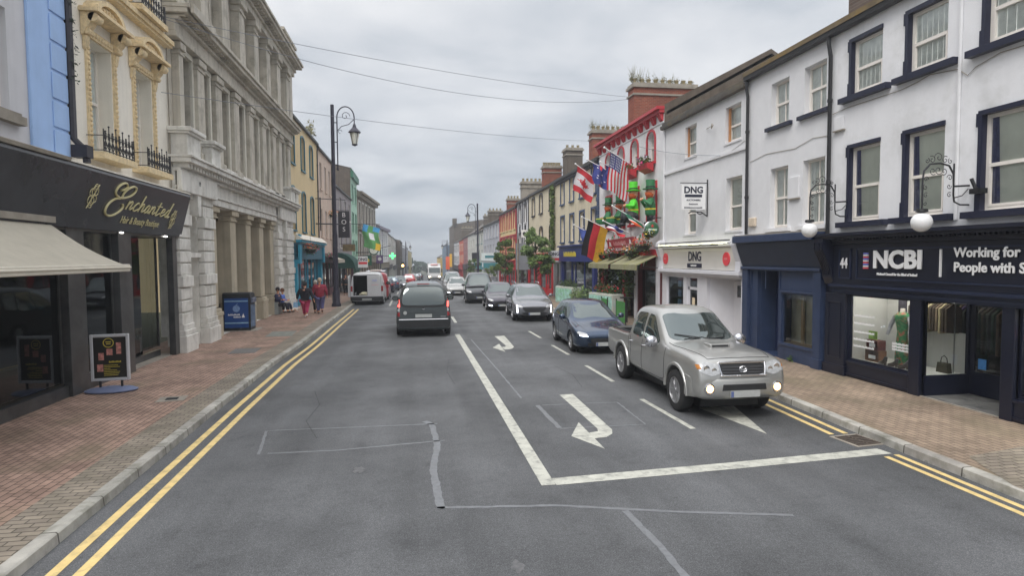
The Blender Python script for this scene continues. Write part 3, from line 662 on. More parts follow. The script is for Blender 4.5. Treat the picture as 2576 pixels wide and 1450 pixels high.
for i, (dx_, dz, c_, lab) in enumerate(((-.62, .5, (120, 84, 60), 'brown wooden crate standing on the display floor left of the mannequin'), (-.62, .76, (100, 50, 40), 'dark red wooden box stacked on top of the brown crate in the shop window'))):
    b = MB(); w_ = .2-.03*i; b.box(-w_, w_, -.1, .1, 0, .03)
    b.box(-w_, w_, .08, .1, .03, .24-.04*i); b.box(-w_, -w_+.02, -.1, .08, .03, .24-.04*i); b.box(w_-.02, w_, -.1, .08, .03, .24-.04*i)
    t = thing('wooden_crate', lab, 'crate', wp(R0, du+dx_*.85, .42, dz), rad(-90)); b.box(-w_, w_, -.1, .1, .24-.04*i, .255-.04*i); b.build('box', mat('crate_wood%d' % i, S(*c_), .8, .3, 8), t)
    MB().box(-w_*.5, w_*.5, -.1, -.09, .06, .14).build('paper', M_let, t)
for i in range(3):
    x = du-.12+.28*i; t = thing('display_shoe', ['black shoe nearest the wooden crate in the shop window', 'middle one of the three black shoes in the shop window', 'black shoe nearest the door post in the shop window'][i], 'shoe', wp(R0, x, .25, .5), rad(-90+20*i), 'black shoes in the shop window')
    b = MB().tube([(-.1, 0, .03), (0, 0, .05), (.06, 0, .1), (.09, 0, .18)], [.03, .045, .045, .03], 8); b.build('upper', M_black, t, smooth='all'); MB().box(.05, .09, -.015, .015, 0, .09).build('heel', M_black, t)
t = thing('handbag', 'dark handbag with tall loop handle beside the shop door post', 'handbag', wp(R0, u1-.6+.0, .3, .5), rad(-90))
t.location = wp(R0, u1+.0-.28, .75, .5)
MB().prism([(-.14, 0), (.14, 0), (.11, .2), (-.11, .2)], 'y', -.05, .05).build('bag', mat('olive_bag', S(70, 66, 52), .6, .3, 10), t); MB().tube([(-.08, 0, .2), (-.06, 0, .3), (0, 0, .34), (.06, 0, .3), (.08, 0, .2)], .008, 5).build('handle', M_black, t)
t = thing('clothes_rail', 'rail of dark and cream clothes hanging deep inside the charity shop', 'clothes rail', wp(R0, u1-.2, 1.5, .1), rad(-90))
MB().tube([(-1.6, 0, 0), (-1.6, 0, 1.75), (1.3, 0, 1.75), (1.3, 0, 0)], .015, 6).build('rail', mat('steel2', (.5, .5, .5), .3, 0, metal=1), t)
rr = random.Random(4); gm = [mat('garment%d' % i, S(*c_), .9, .3, 9) for i, c_ in enumerate(((60, 50, 40), (110, 96, 80), (40, 44, 40), (150, 140, 110), (70, 60, 90), (36, 60, 48)))]
for k in range(26):
    x = -1.5+k*.105; MB().prism([(-.2, .75+.15*rr.random()), (.2, .75+.1*rr.random()), (.2, 1.6), (.03, 1.72), (-.03, 1.72), (-.2, 1.6)], 'x', x, x+.05).build('garment', gm[rr.randrange(6)], t)
MB().box(g1[0]+.25, g1[0]+.5, .3, .31, 1.0, 1.18).build('green_poster', mat('green_poster', S(150, 190, 90, 1), .6, .3, 9), R0.root)
MB().box(g1[0]+.62, g1[0]+.84, .7, .72, 1.1, 1.95).build('dark_panel', mat('dark_panel', S(60, 56, 66, 1), .6, .7, 9), R0.root)
t = thing('clothes_rail', 'short rail of brown and cream garments behind the green dressed mannequin', 'clothes rail', wp(R0, g1[1]-.45, .9, .5), rad(-90))
MB().tube([(-.5, 0, 0), (-.5, 0, 1.4), (.5, 0, 1.4), (.5, 0, 0)], .012, 6).build('rail', _M['steel2'], t)
for k in range(13):
    x = -.46+k*.075; MB().prism([(-.18, .75+.1*rr.random()), (.18, .75+.1*rr.random()), (.18, 1.28), (.03, 1.38), (-.03, 1.38), (-.18, 1.28)], 'x', x, x+.045).build('garment', gm[(0, 1, 3, 0)[k % 4]], t)
# sign lettering
def scrib(parent, ua, ub, d, za, zb, m):       # lettering too small to read in the photograph
    k = MB(); x = ua; i = 0; h = (zb-za)
    while x < ub-h*.4:
        k.box(x, x+h*.5, -d-.004, -d, za, zb-(h*.25 if i % 3 == 1 else 0)); x += h*.72; i += 1
    return k.build('faded_lettering', m, parent)
WL = mat('window_lettering', S(225, 228, 225), .5, 0)
GW_ = [(g1[0]+.12, g1[0]+.75, z) for z in (1.5, 1.33, 1.14, .97, .82)]+[(g1[1]-.55, g1[1]-.1, z) for z in (1.02, .96, .9)]
DEFER = True
def ftext(B, s, Yc, zc, size, m, d=.2, **k): return text(s, size, FM(B.u(Yc), zc, d), m, B.root, **k)
LM = M_let
for a_, c_2, z_ in GW_: scrib(R0.root, a_, c_2, -.038, z_, z_+.045, WL)
for z_ in (1.45, 1.25, 1.05, .9, .75): scrib(R0.root, g2_[0]+.12, g2_[0]+1.0, -.038, z_, z_+.05, WL)
MB().box(g2_[0]+.08, g2_[0]+.9, .028, .034, 1.5, 1.62).build('red_window_strip', M_reddisc0, R0.root)
ftext(R0, 'NCBI', 10.70, 2.76, .49, LM, .19, bold=.018, depth=.012, sx=1.12, name='sign_lettering')
ftext(R0, 'National Council for the Blind of Ireland', 10.70, 2.475, .068, LM, .19, bold=.004, depth=.004, sx=.92, name='sign_lettering')
lg = MB()
for k in range(9):
    lg.cur = k % 3; z = 2.58+.039*k; x = R0.u(11.60); lg.box(x, x+.12, -.2, -.165, z, z+.026)
lg.build('sign_emblem', [mat('emblem_red', S(210, 90, 100), .5, 0), mat('emblem_white', S(220, 220, 235), .5, 0), mat('emblem_blue', S(110, 120, 200), .5, 0)], R0.root)
x = R0.u(9.68); MB().box(x-.012, x+.012, -.2, -.165, 2.46, 2.97).build('sign_bar', LM, R0.root)
ftext(R0, 'Working for', 9.40, 2.90, .235, LM, .19, bold=.006, depth=.006, align='LEFT', name='sign_lettering')
ftext(R0, 'People with Sight Loss', 9.40, 2.64, .235, LM, .19, bold=.006, depth=.006, align='LEFT', name='sign_lettering')
ftext(R0, '44', 12.2, 2.68, .32, LM, .19, bold=.006, depth=.008, sx=.72, name='house_number')
# thin cable along the white wall
c_ = []
for Y, z in ((12.9, 6.18), (12.4, 6.22), (10.9, 6.2), (10.5, 6.24), (10.2, 6.3), (9.6, 6.22), (9.4, 6.05), (9.25, 6.15), (8.8, 6.25), (7.6, 6.2)): c_.append((R0.u(Y), -.02, z-.02))
MB().tube(c_, .008, 4).build('cable', M_conc, R0.root)
MB().tube([(R0.u(9.55), -.03, 3.5), (R0.u(9.55), -.03, 7.9)], .03, 6).build('downpipe', M_wwall, R0.root)

# globe lamps on ornate iron brackets
def globe(name, label, Y, grp):
    r = thing(name, label, 'lamp', R0.P(Y, 0, 3.47), rad(-90), grp)
    B_ = MB(); R_ = .62  # local: x along facade, -y outwards
    pts = lambda L: [(0, -a, c) for a, c in L]
    B_.tube(pts([(0, .62), (.32, .60)]), .017, 6); B_.tube(pts([(0, .28), (.18, .28), (.3, .33), (.32, .45), (.32, 1.0)]), .015, 6)
    B_.tube(pts([(.32, .62), (.33, .82), (.42, .96), (.6, 1.0), (.8, .98), (.92, .86), (.94, .7), (.94, .2)]), .016, 6)
    def scroll(cx, cz, r0, sgn=1, st=0):
        B_.tube([(0, -(cx+sgn*(r0*(1-k/14))*math.cos(st+k*.62)), cz+(r0*(1-k/14))*math.sin(st+k*.62)) for k in range(13)], .007, 4)
    for cx, cz, r0, sg, st in ((.63, 1.1, .09, 1, 0), (.5, 1.06, .07, -1, 1), (.76, 1.06, .07, 1, 1), (.86, 1.04, .05, 1, 2), (.4, 1.04, .05, -1, 2), (.63, .88, .09, 1, 3), (.52, .86, .07, -1, 4), (.74, .86, .07, 1, 4),
                               (.4, .75, .06, 1, 0), (.41, .6, .05, 1, 3), (.4, .45, .05, -1, 1), (.87, .72, .05, -1, 0), (.88, .58, .05, -1, 2), (.87, .44, .05, -1, 1), (.88, .3, .04, -1, 3)): scroll(cx, cz, r0, sg, st)
    B_.tube(pts([(.02, .56), (.14, .44), (.3, .40)]), .01, 4)
    B_.build('bracket', M_blackiron, r, smooth=True)
    MB().lathe([(.09, .2), (.1, .15), (.06, .14)], (0, -.94, 0), 12).build('collar', M_black, r)
    MB().ball((0, -.94, -.03), .168, 24, 16).build('globe', mat('opal_globe', S(232, 230, 224), .25, .02, 4), r, smooth='all')
globe('globe_lamp', 'white globe lamp on scrolled iron bracket by the black downpipe', 12.36, 'white globe lamps over the navy shopfront')
globe('globe_lamp', 'white globe lamp on scrolled iron bracket in front of the middle first floor window', 9.32, 'white globe lamps over the navy shopfront')
t = thing('floodlight', 'small black floodlight fixed on the white wall above the navy shopfront', 'floodlight', R0.P(9.12-.05, 0, 3.95), rad(-90))
MB().box(-.1, .1, -.16, 0, -.03, .06).build('housing', M_black, t); MB().tube([(-.05, -.08, .06), (-.1, -.12, .24)], .03, 6).build('arm', M_black, t)
t = thing('alarm_box', 'small cream alarm box on white wall beside the first floor window', 'alarm box', Vector((9.7, 16.2, 3.72)), rad(-90))
MB().box(-.16, .16, -.08, 0, 0, .25).build('case', mat('alarm_cream', S(200, 185, 165), .5, .2, 8), t, bevel=.02)

# ---- R1: plain white building with narrow sashes, blue shopfront
R1 = Bld('white_terrace_building', 'white building with four plain sash windows above an empty blue shopfront', 1, 13.0, 16.55, 8.0)
wl = [(*R1.ur(a, b_), za, zb) for a, b_ in ((13.15, 13.98), (14.6, 15.4)) for za, zb in ((3.62, 5.25), (6.38, 7.55))]
shell(R1, M_wwall2, wl, z0=3.3, reveal=.2)
for a, b_, za, zb in wl: window(R1, a, b_, za, zb, recess=.15, fw=.05, rail=.5, bars=1, curtain='lace', sill=M_navy if za > 6 else M_wwall2, sillext=.16, sillp=.1, sillh=.1)
gutter_pipe(R1, 8.05, M_pipe, [(16.5, 3.5)])
pitched_roof(R1, 8.06, 2.3, _M['mossy_slate'], eave=.2)
o1 = (*R1.ur(14.85, 15.85), .05, 2.45); o2 = (*R1.ur(13.28, 14.72), .55, 1.86)
gf = MB(); add_wall(gf, [o1, o2], -.2, 3.34, 0, R1.W, -.06, .12)
for u_ in (0, R1.W): gf.q((u_, -.06, -.2), (u_, 9, -.2), (u_, 9, 3.34), (u_, -.06, 3.34))
gf.build('shopfront_frame', M_navylt, R1.root, fixn=False)
F = MB().prism([(-.05, 2.56), (-.14, 2.56), (-.36, 3.2), (-.36, 3.24), (-.05, 3.24)], 'x', .02, R1.W-.0); F.build('fascia', mat('blue_fascia_paint', S(36, 46, 68, 1), .4, .2, 3), R1.root)
F = MB().box(-.03, R1.W+.0, -.46, -.05, 3.242, 3.44); F.box(.0, R1.W, -.2, -.05, 2.48, 2.558); F.build('cornice', M_navylt, R1.root, bevel=.015)
MB().box(0, R1.W, -.42, -.0, 3.442, 3.47).build('cornice_top', M_conc, R1.root)
F = MB().box(.04, .32, -.16, -.062, .1, 2.478).box(.02, .34, -.19, -.062, .1, .36).box(R1.W-.3, R1.W-.02, -.16, -.062, .1, 2.478).box(R1.W-.32, R1.W, -.19, -.062, .1, .36)
F.box(.38, .42, -.1, -.062, 1.95, 2.46).box(1.1, 1.14, -.085, -.062, 1.95, 2.46).box(1.75, 1.79, -.085, -.062, 1.95, 2.46).box(o2[0], o2[1], -.1, -.062, 1.9, 1.94)
F.build('shopfront_mouldings', M_navylt, R1.root, bevel=.008)
MB().box(o2[0], o2[1], -.09, -.062, .12, .5).box(o2[0]-.04, o2[1]+.04, -.12, -.062, .5, .56).build('stall_riser', M_navylt, R1.root)
w = MB().box(o2[0], o2[0]+.03, 0, .04, .56, 1.86).box(o2[1]-.03, o2[1], 0, .04, .56, 1.86).build('display_window', M_navylt, R1.root); pane_q(w, [(o2[0], .02, .56), (o2[1], .02, .56), (o2[1], .02, 1.86), (o2[0], .02, 1.86)])
M_ply = mat('pale_plywood', S(196, 172, 132, 1), .8, .15, 4)
MB().box(o2[0], o2[1], .03, .5, .5, .56).build('display_floor', M_ply, R1.root); MB().box(o2[0]+.42, o2[0]+.5, .24, .3, .56, 1.95).build('stud', M_ply, R1.root)
MB().box(o2[0]-.2, o2[1]+.2, .34, .37, .1, 2.2).build('back_panel', mat('dim_plaster', S(190, 190, 170, 1.2), .9, .4, 1.3), R1.root)
d = MB().box(o1[0], o1[1], .5, .55, .1, 2.45).build('door', mat('navy_door', S(30, 42, 76, 1), .4, .1), R1.root)
MB().box(o1[0], o1[0]+.02, .05, .5, .1, 2.45).box(o1[1]-.02, o1[1], .05, .5, .1, 2.45).box(o1[0], o1[1], -.04, .5, -.1, .135).build('door_recess', M_navylt, R1.root)
t = thing('weed_tuft', 'small green weed at the foot of the empty blue shopfront', 'plant', (9.58, 14.2, .12)); MB().leaves((0, 0, .07), (.1, .1, .09), 40, .04, random.Random(2)).build('leaves', M_leaf1, t)

# ---- R2: white building with narrow windows and the white estate agent shopfront
R2 = Bld('white_terrace_building', 'white building with tilted open top windows above a white shopfront with two red discs', 1, 16.55, 22.6, 7.85)
wl = [(*R2.ur(16.95, 17.88), 6.4, 7.5), (*R2.ur(19.85, 20.75), 6.4, 7.5), (*R2.ur(16.85, 17.8), 3.66, 5.3), (*R2.ur(19.85, 20.75), 3.66, 5.3)]
shell(R2, M_wwall2, wl, z0=3.1, reveal=.22)
for k, (a, b_, za, zb) in enumerate(wl):
    w = window(R2, a, b_, za, zb, recess=.16, fw=.055, rail=.46, curtain='blind' if k > 1 else 'lace', sill=M_wwall2, sillext=.05, sillp=.03, sillh=.06)
    if k < 2: MB().box(a+.02, a+.1, .1, .15, za+.05, zb-.02).build('timber_jamb', mat('timber_jamb', S(170, 120, 80), .7, .2, 8), w)
MB().box(.05, R2.W-.05, -.06, .0, 6.02, 6.1).build('string_ledge', M_wwall2, R2.root)
gutter_pipe(R2, 7.9, M_slate, [])
MB().tube([(.1, -.04, 7.8), (.1, -.04, 3.5)], .04, 8).build('downpipe', M_wwall2, R2.root)
pitched_roof(R2, 7.92, 2.0, eave=.1)
q1 = (*R2.ur(20.7, 22.2), .7, 2.1); q2 = (*R2.ur(19.6, 20.45), .1, 2.1); q3 = (*R2.ur(16.75, 18.9), .1, 2.15)
gf = MB(); add_wall(gf, [q1, q2, q3], -.2, 3.15, 0, R2.W, -.05, .12); 
for u_ in (0, R2.W): gf.q((u_, -.05, -.2), (u_, 9, -.2), (u_, 9, 3.15), (u_, -.05, 3.15))
M_wshop = mat('white_gloss_paint', S(214, 214, 220, 1.1), .4, .05, 3)
gf.build('shopfront_frame', M_wshop, R2.root, fixn=False)
MB().box(.3, R2.W-.3, -.14, -.05, 2.42, 3.16).build('fascia', mat('signboard_white', S(204, 200, 194, 1.1), .5, .05, 2), R2.root)
F = MB().box(.02, R2.W-.02, -.26, -.05, 2.28, 2.4).box(.08, R2.W-.08, -.2, -.05, 2.22, 2.28); F.box(0, R2.W, -.2, -.0, 3.17, 3.25)
for a in (0, R2.W-.3): F.prism([(-.05, 2.4), (-.22, 2.4), (-.2, 2.7), (-.3, 3.0), (-.36, 3.2), (-.34, 3.4), (-.2, 3.5), (-.05, 3.5)], 'x', a+.01, a+.29)
F.build('cornice', M_wshop, R2.root, bevel=.012)
F = MB().tube([(.1, -.28, 3.36), (R2.W-.5, -.28, 3.36)], .02, 6).tube([(.1, -.40, 3.22), (R2.W-1, -.40, 3.22)], .02, 6)
for k in range(7): x = .6+k*.8; F.tube([(x, -.05, 3.3), (x, -.40, 3.24)], .012, 5)
F.build('sign_light_rail', M_black, R2.root)
MB().box(.3, R2.W-.6, -.36, -.30, 3.26, 3.29).build('sign_light', mat('warm_strip', S(250, 225, 170), .5, 0, emit=1.2), R2.root)
ftext(R2, 'DNG', 19.62, 2.85, .46, M_navy, .15, bold=.004, depth=.008, sx=.95, name='sign_lettering')
a, b_ = R2.ur(19.1, 20.15); pl2 = MB().box(a, b_, -.17, -.141, 2.48, 2.62).build('sign_strip', M_navy, R2.root)
scrib(R2.root, R2.u(19.62)-.22, R2.u(19.62)+.22, .18, 2.52, 2.58, M_let)
M_reddisc = mat('red_disc', S(208, 62, 70), .5, .04)
for Y in (22.05, 17.45):
    dsk = MB().lathe([(.21, -.17), (.21, -.142)], (R2.u(Y), 0, 2.78), 24, 'y').build('sign_disc', M_reddisc, R2.root)
    scrib(dsk, R2.u(Y)-.1, R2.u(Y)+.1, .175, 2.75, 2.82, mat('disc_letter', S(225, 130, 130), .5, 0))
a, b_ = q1[:2]; w = MB().box(a, a+.06, .0, .06, .7, 2.1).box(b_-.06, b_, .0, .06, .7, 2.1).box(a, b_, 0, .06, .7, .76).build('display_window', M_wshop, R2.root); pane_q(w, [(a, .03, .7), (b_, .03, .7), (b_, .03, 2.1), (a, .03, 2.1)])
cards = MB()
for i in range(2):
    for j in range(3): cards.mark().box(a+.5+i*.42, a+.8+i*.42, .2, .21, 1.0+.36*j, 1.24+.36*j)
cards.build('property_card', mat('property_card', S(150, 180, 215), .6, .25, 15), R2.root)
MB().box(a-.2, b_+.2, 1.6, 1.65, 0, 2.6).build('shop_interior', mat('dim_interior2', S(110, 116, 112, 1), .9, .3, 2), R2.root)
a, b_ = q2[:2]; d = MB().box(a, a+.12, .02, .07, .12, 2.1).box(b_-.12, b_, .02, .07, .12, 2.1).box(a, b_, .02, .07, 1.68, 1.78).box(a, b_, .02, .07, .12, .4).build('door', M_wshop, R2.root); pane_q(d, [(a+.1, .05, .2), (b_-.1, .05, .2), (b_-.1, .05, 2.1), (a+.1, .05, 2.1)])
MB().box(a+.3, a+.5, .03, .04, 1.1, 1.4).build('notice', mat('notice', S(225, 200, 170), .6, .3, 20), d)
a, b_ = q3[:2]; d = MB().q((a, .06, .1), (a+.75, .5, .1), (a+.75, .5, 2.15), (a, .06, 2.15)).q((a+.75, .5, .1), (b_, .5, .1), (b_, .5, 2.15), (a+.75, .5, 2.15))
d.build('recess_panel', M_wshop, R2.root, fixn=False)
d = MB().box(a+.95, b_-.12, .44, .495, .12, 2.08).build('door', M_wshop, R2.root, bevel=.01)
MB().box(a+1.1, a+1.62, .425, .438, 1.55, 1.92).build('pane', M_glassfar, d); MB().box(b_-.22, b_-.19, .40, .437, .9, 1.25).build('handle', mat('brass', (.6, .45, .2), .35, .1, metal=1), d)
MB().box(a, b_, .0, .5, -.1, .14).build('entrance_floor', M_conc, R2.root)
# hanging sign
t = thing('hanging_sign', 'white hanging sign on black iron bracket between the first floor windows', 'sign', Vector((9.7, 18.95, 4.4)), rad(-90))
MB().box(-.025, .025, -.95, -.12, .02, .84).build('board', mat('sign_white', S(222, 222, 226), .5, .03), t)
MB().tube([(0, -.04, -.22), (0, -.04, 1.02)], .02, 6).tube([(0, -.04, .9), (0, -1.0, .9)], .014, 5).tube([(0, -.04, -.2), (0, -.25, -.06), (0, -.6, -.05), (0, -.7, -.1)], .02, 5).tube([(0, -.2, -.1), (0, -.3, -.14), (0, -.4, -.08)], .02, 5).build('bracket', M_blackiron, t)
def sidetext(t, s, y, z, size, m, d=.027, **k):   # on the face of a hanging sign towards the camera (+x local)
    return text(s, size, Matrix.Translation((d, y, z)) @ Matrix.Rotation(rad(90), 4, 'Z') @ Matrix.Rotation(rad(90), 4, 'X'), m, t, **k)
sidetext(t, 'DNG', -.54, .66, .30, M_navy, bold=.01, depth=.004); sidetext(t, 'AUCTIONEERS', -.54, .33, .075, M_navy, depth=.003, bold=.002)
MB().box(.026, .03, -.84, -.24, .43, .52).build('sign_strip', M_navy, t)
for (a, b_, z) in ((-.7, -.4, .2), (-.86, -.22, .08)):
    k = MB(); x = a
    while x < b_: k.box(.026, .03, x, x+.025, z-.025, z+.02+.01*(int(x*97) % 2)); x += .04
    k.build('faded_lettering', M_navy, t)

for lab, Y, z, w_, h_ in (('blank white board between the two first floor windows above the blue shop', 14.3, 4.35, .42, .55), ('small white box on the wall beside the black downpipe', 12.65, 5.75, .3, .3)):
    t = thing('wall_box', lab, 'wall box', Vector((9.7, Y, z)), rad(-90)); MB().box(-w_/2, w_/2, -.05, 0, 0, h_).build('box', M_wwall2, t, bevel=.01); MB().box(-w_/2-.02, w_/2+.02, -.07, 0, -.03, -.002).build('ledge', M_conc, t)
for Bq, pts in ((R1, [(12.95+.1, 5.7), (13.6, 5.75), (14.3, 5.62), (15.6, 5.7), (16.4, 5.6)]), (R2, [(16.7, 6.28), (17.4, 6.12), (19.0, 5.98)])):
    MB().tube([(Bq.u(Y), -.012, z) for Y, z in pts], .007, 4).build('cable', M_conc, Bq.root)
t = thing('old_bracket', 'rusty wire bracket on the white wall between the two open top windows', 'bracket', Vector((9.7, 18.6, 7.1)), rad(-90)); MB().tube([(-.5, -.02, .02), (0, -.1, 0), (.3, -.18, -.03)], .012, 4).tube([(.05, -.12, -.08), (.12, -.14, .05), (.2, -.16, -.06)], .02, 5).build('iron', M_conc, t)
# ---- R3: the pub with red trim, flags and figures
M_redp = mat('red_gloss_paint', S(176, 44, 54, 1.1), .45, .15, 5)
R3 = Bld('public_house', 'white pub with red dentil cornice, red arched windows and flags and figures on its front', 1, 22.6, 31.0, 8.45)
tw = [(*R3.ur(a, b_), 6.75, 8.0, .32) for a, b_ in ((23.5, 24.3), (25.4, 26.2), (27.2, 28.0), (29.05, 29.85))]
fw_ = [(*R3.ur(a, b_), 4.3, 5.85) for a, b_ in ((23.35, 24.25), (25.3, 26.3), (27.1, 28.1), (28.95, 29.8))]
shell(R3, M_wwall, tw+fw_, z0=2.9, reveal=.22, sides=False, back=False)
for u_ in (0, R3.W): MB().q((u_, 0, -.2), (u_, 9, -.2), (u_, 9, 8.45), (u_, 4.5, 11.15), (u_, 0, 8.8)).build('gable', M_gable, R3.root, fixn=False)
pitched_roof(R3, 8.42, 2.4, eave=-.1)
for k, (a, b_, za, zb, *_r) in enumerate(tw): window(R3, a, b_, za, zb, recess=.15, fw=.06, rail=.5, curtain='lace', sill=M_redp, sillext=.1, far=False)
for a, b_, za, zb in fw_: window(R3, a, b_, za, zb, recess=.15, fw=.06, rail=.5, curtain=None, sill=M_redp)
def arch_trim(B, a, b_, za, zb, m, w=.12, h=.32, pr=.05):
    t_ = MB(); t_.box(a-w, a, -pr, .02, za, zb-h).box(b_, b_+w, -pr, .02, za, zb-h); n = 10; cx = (a+b_)/2; hw = (b_-a)/2
    for k in range(n):
        a0, a1 = PI*k/n, PI*(k+1)/n
        def pt(an, e): return (cx-(hw+e)*math.cos(an), zb-h+(h+e)*math.sin(an))
        t_.prism([pt(a0, 0), pt(a0, w), pt(a1, w), pt(a1, 0)], 'y', -pr, .02)
    return t_.build('window_surround', m, B.root)
for o in tw: arch_trim(R3, *o[:4], M_redp, .09)
for o in fw_:
    surround(R3, *o, M_redp, .10, .05)
F = MB().box(-.02, R3.W+.02, -.32, 0, 8.62, 8.74).box(0, R3.W, -.2, 0, 8.5, 8.62); k = .15
while k < R3.W-.2:
    F.prism([(-.01, 8.18), (-.08, 8.22), (-.2, 8.5), (-.01, 8.5)], 'x', k, k+.1)
    F.prism([(-.01, 8.18), (-.08, 8.22), (-.2, 8.5), (-.01, 8.5)], 'x', k+.17, k+.27); k += .72
F.build('cornice', M_redp, R3.root)
MB().box(0, R3.W, -.04, 0, 8.12, 8.17).build('string_course', M_wwall, R3.root)
b = Bld.__new__(Bld)
chimney(R3, R3.root, 30.9, 1.7, 5.2, 8.4, 12.05, M_brickred, .9, 9, weeds=26, potm=M_pot)
# ground floor: dark shopfront under awnings
g0 = MB(); add_wall(g0, [(*R3.ur(23.3, 25.2), .2, 2.3), (*R3.ur(25.7, 26.7), .1, 2.4), (*R3.ur(27.3, 29.9), .6, 2.3)], -.2, 2.9, 0, R3.W, -.04, .2); g0.build('shopfront_frame', mat('dark_red_paint', S(96, 30, 36, 1), .5, .3, 5), R3.root, fixn=False)
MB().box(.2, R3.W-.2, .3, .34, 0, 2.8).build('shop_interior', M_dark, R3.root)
MB().q((.2, .12, .1), (R3.W-.2, .12, .1), (R3.W-.2, .12, 2.35), (.2, .12, 2.35)).build('pane', M_shopglass, R3.root, fixn=False)
F = MB().box(.1, R3.W-.1, -.16, 0, 2.86, 3.16); F.build('fascia', M_redp, R3.root)
for Y in (23.0, 25.45, 27.0, 30.3): MB().box(R3.u(Y)-.14, R3.u(Y)+.14, -.1, -.04, .1, 2.9).build('pilaster', M_wshop if Y < 26 else M_redp, R3.root)
M_awng = mat('beige_canvas', S(150, 148, 118, 1), .9, .2, 3, blotch=(S(120, 120, 60), .7, 2.5))
for i, (ya, yb) in enumerate(((22.9, 26.1), (26.5, 29.6))):
    a, b_ = R3.ur(ya, yb); t = thing('awning', ['beige awning with mossy top over the pub door nearest the white shopfront', 'beige awning over the pub window beside the blue shop'][i], 'awning', R3.P((ya+yb)/2, 0, 0), rad(-90), 'beige awnings on the pub')
    hw = (b_-a)/2; MB().prism([(-.02, 2.98), (-.02, 2.94), (-1.0, 2.50), (-1.0, 2.54)], 'x', -hw, hw).build('canopy', M_awng, t); MB().box(-hw, hw, -1.02, -.99, 2.32, 2.53).build('valance', M_awng, t)
    MB().tube([(-hw+.05, 0, 2.4), (-hw+.05, -.98, 2.5)], .02, 5).tube([(hw-.05, 0, 2.4), (hw-.05, -.98, 2.5)], .02, 5).build('arms', M_black, t)
t = thing('name_board', 'red wooden name board with faded white lettering leaning out above the pub awnings', 'sign', R3.P(26.3, .45, 3.28), rad(-90))
o = MB().box(-1.75, 1.75, -.03, .03, 0, .42).build('board', mat('faded_red_board', S(180, 62, 70, 1), .7, .25, 4), t); o.rotation_euler = (rad(12), rad(-1), 0)
scrib(o, -.85, .85, .03, .12, .3, mat('faded_letter', S(200, 140, 140), .6, .1)); 
for s_ in (-1, 1): MB().prism([(s_*1.35-.14, .12), (s_*1.35+.14, .12), (s_*1.35+.1, .28), (s_*1.35-.02, .34)], 'y', -.04, -.031).build('white_mark', M_let, o)
# flower boxes at the top windows, baskets above the awnings
rn = random.Random(11); FGr_ = mat('pennant_green', S(40, 120, 70), .8, .1)
for k, (o_, fl, lb) in enumerate(zip(tw, ([M_fwhite, M_fpink, M_navycurtain], [M_fpink, M_fred], [M_fred, M_leaf3], [M_fred, M_leaf3]), ('red window box of pale lilac flowers at the top window nearest the plain white building', 'red window box overflowing with pink flowers at the second top window of the pub', 'red window box with red flowers at the third top window, behind the striped flag', 'red window box of dark red flowers at the top window beside the blue quoins'))):
    a, b_ = R3.ur(*((23.5, 24.3), (25.4, 26.2), (27.2, 28.0), (29.05, 29.85))[k]); t = thing('window_box', lb, 'window box', R3.P(R3.Y1-(a+b_)/2, .1, 6.42), rad(-90), 'red window boxes of the pub')
    MB().prism([(-.3, .26), (-.26, .04), (-.05, -.06), (0, -.1), (0, .26)], 'x', -.48, .48).build('box', M_redp, t)
    MB().leaves((0, -.22, .38), (.5, .24, .22), 150, .06, rn, mats=2).build('foliage', [M_leaf1, M_leaf2], t); MB().leaves((0, -.26, .4), (.5, .26, .24), 110, .06, rn, mats=len(fl)).build('flowers', fl, t)
for k, (Y, z, lb, fl) in enumerate(((29.9, 3.1, 'flower basket of orange blooms beside the tricolour striped flag', [M_forange, M_fred]), (28.6, 2.95, 'flower basket of dark red blooms left of the pub name board', [M_fred, M_fpink]), (27.2, 3.0, 'flower basket of pale and red blooms under the middle of the name board', [M_fwhite, M_fred]), (24.9, 3.1, 'flower basket with yellow and orange blooms right of the name board', [M_forange, M_fwhite]), (23.6, 3.3, 'leafy reddish flower basket under the round beer sign', [M_fred, M_forange]), (22.9, 3.75, 'small basket of yellow flowers at the corner above the white shopfront', [mat('flower_yellow', S(220, 190, 60), .6, .2, 20), M_fwhite]))):
    leafy_basket('flower_basket', lb, R3.P(Y, .5, z), .46 if k < 5 else .25, 'flower baskets on the pub', rn, fl, n=230)
for i_, (ya, yb, z_) in enumerate(((23.0, 30.8, 3.95), (23.2, 30.5, 2.72))):
    t = thing('bunting', ['string of small green, white and red pennants above the pub name board', 'lower string of small pennants just over the beige awnings'][i_], 'bunting', R3.P(ya, .12, z_), rad(-90), 'bunting strings on the pub front'); b = MB(); n_ = 26
    for k in range(n_):
        x = -(yb-ya)*k/n_; zz_ = -.25*math.sin(PI*((k*2) % n_)/n_); b.cur = k % 3; b.q((x, -.3, zz_), (x-.2, -.3, zz_), (x-.1, -.34, zz_-.24))
    b.build('pennants', [FGr_, M_let, M_fred], t, fixn=False)
# climbing greenery round the pub door
t = thing('climbing_plant', 'dark green climber hanging round the pub windows under the awnings', 'plant', R3.P(27, .1, 0), rad(-90))
f = MB()
for k in range(30): f.leaves((rn.uniform(-3, 2.2), -.25, rn.choice([2.3, 2.2, 1.9, 1.5, 1.1])+rn.uniform(-.2, .2)), (.25, .18, .3), 26, .07, rn, mats=2)
for x in (-3, -.6, 1.1): 
    for k in range(5): f.leaves((x, -.2, .5+.4*k), (.2, .15, .3), 40, .07, rn, mats=2)
f.build('foliage', [M_leaf3, M_leaf1], t)
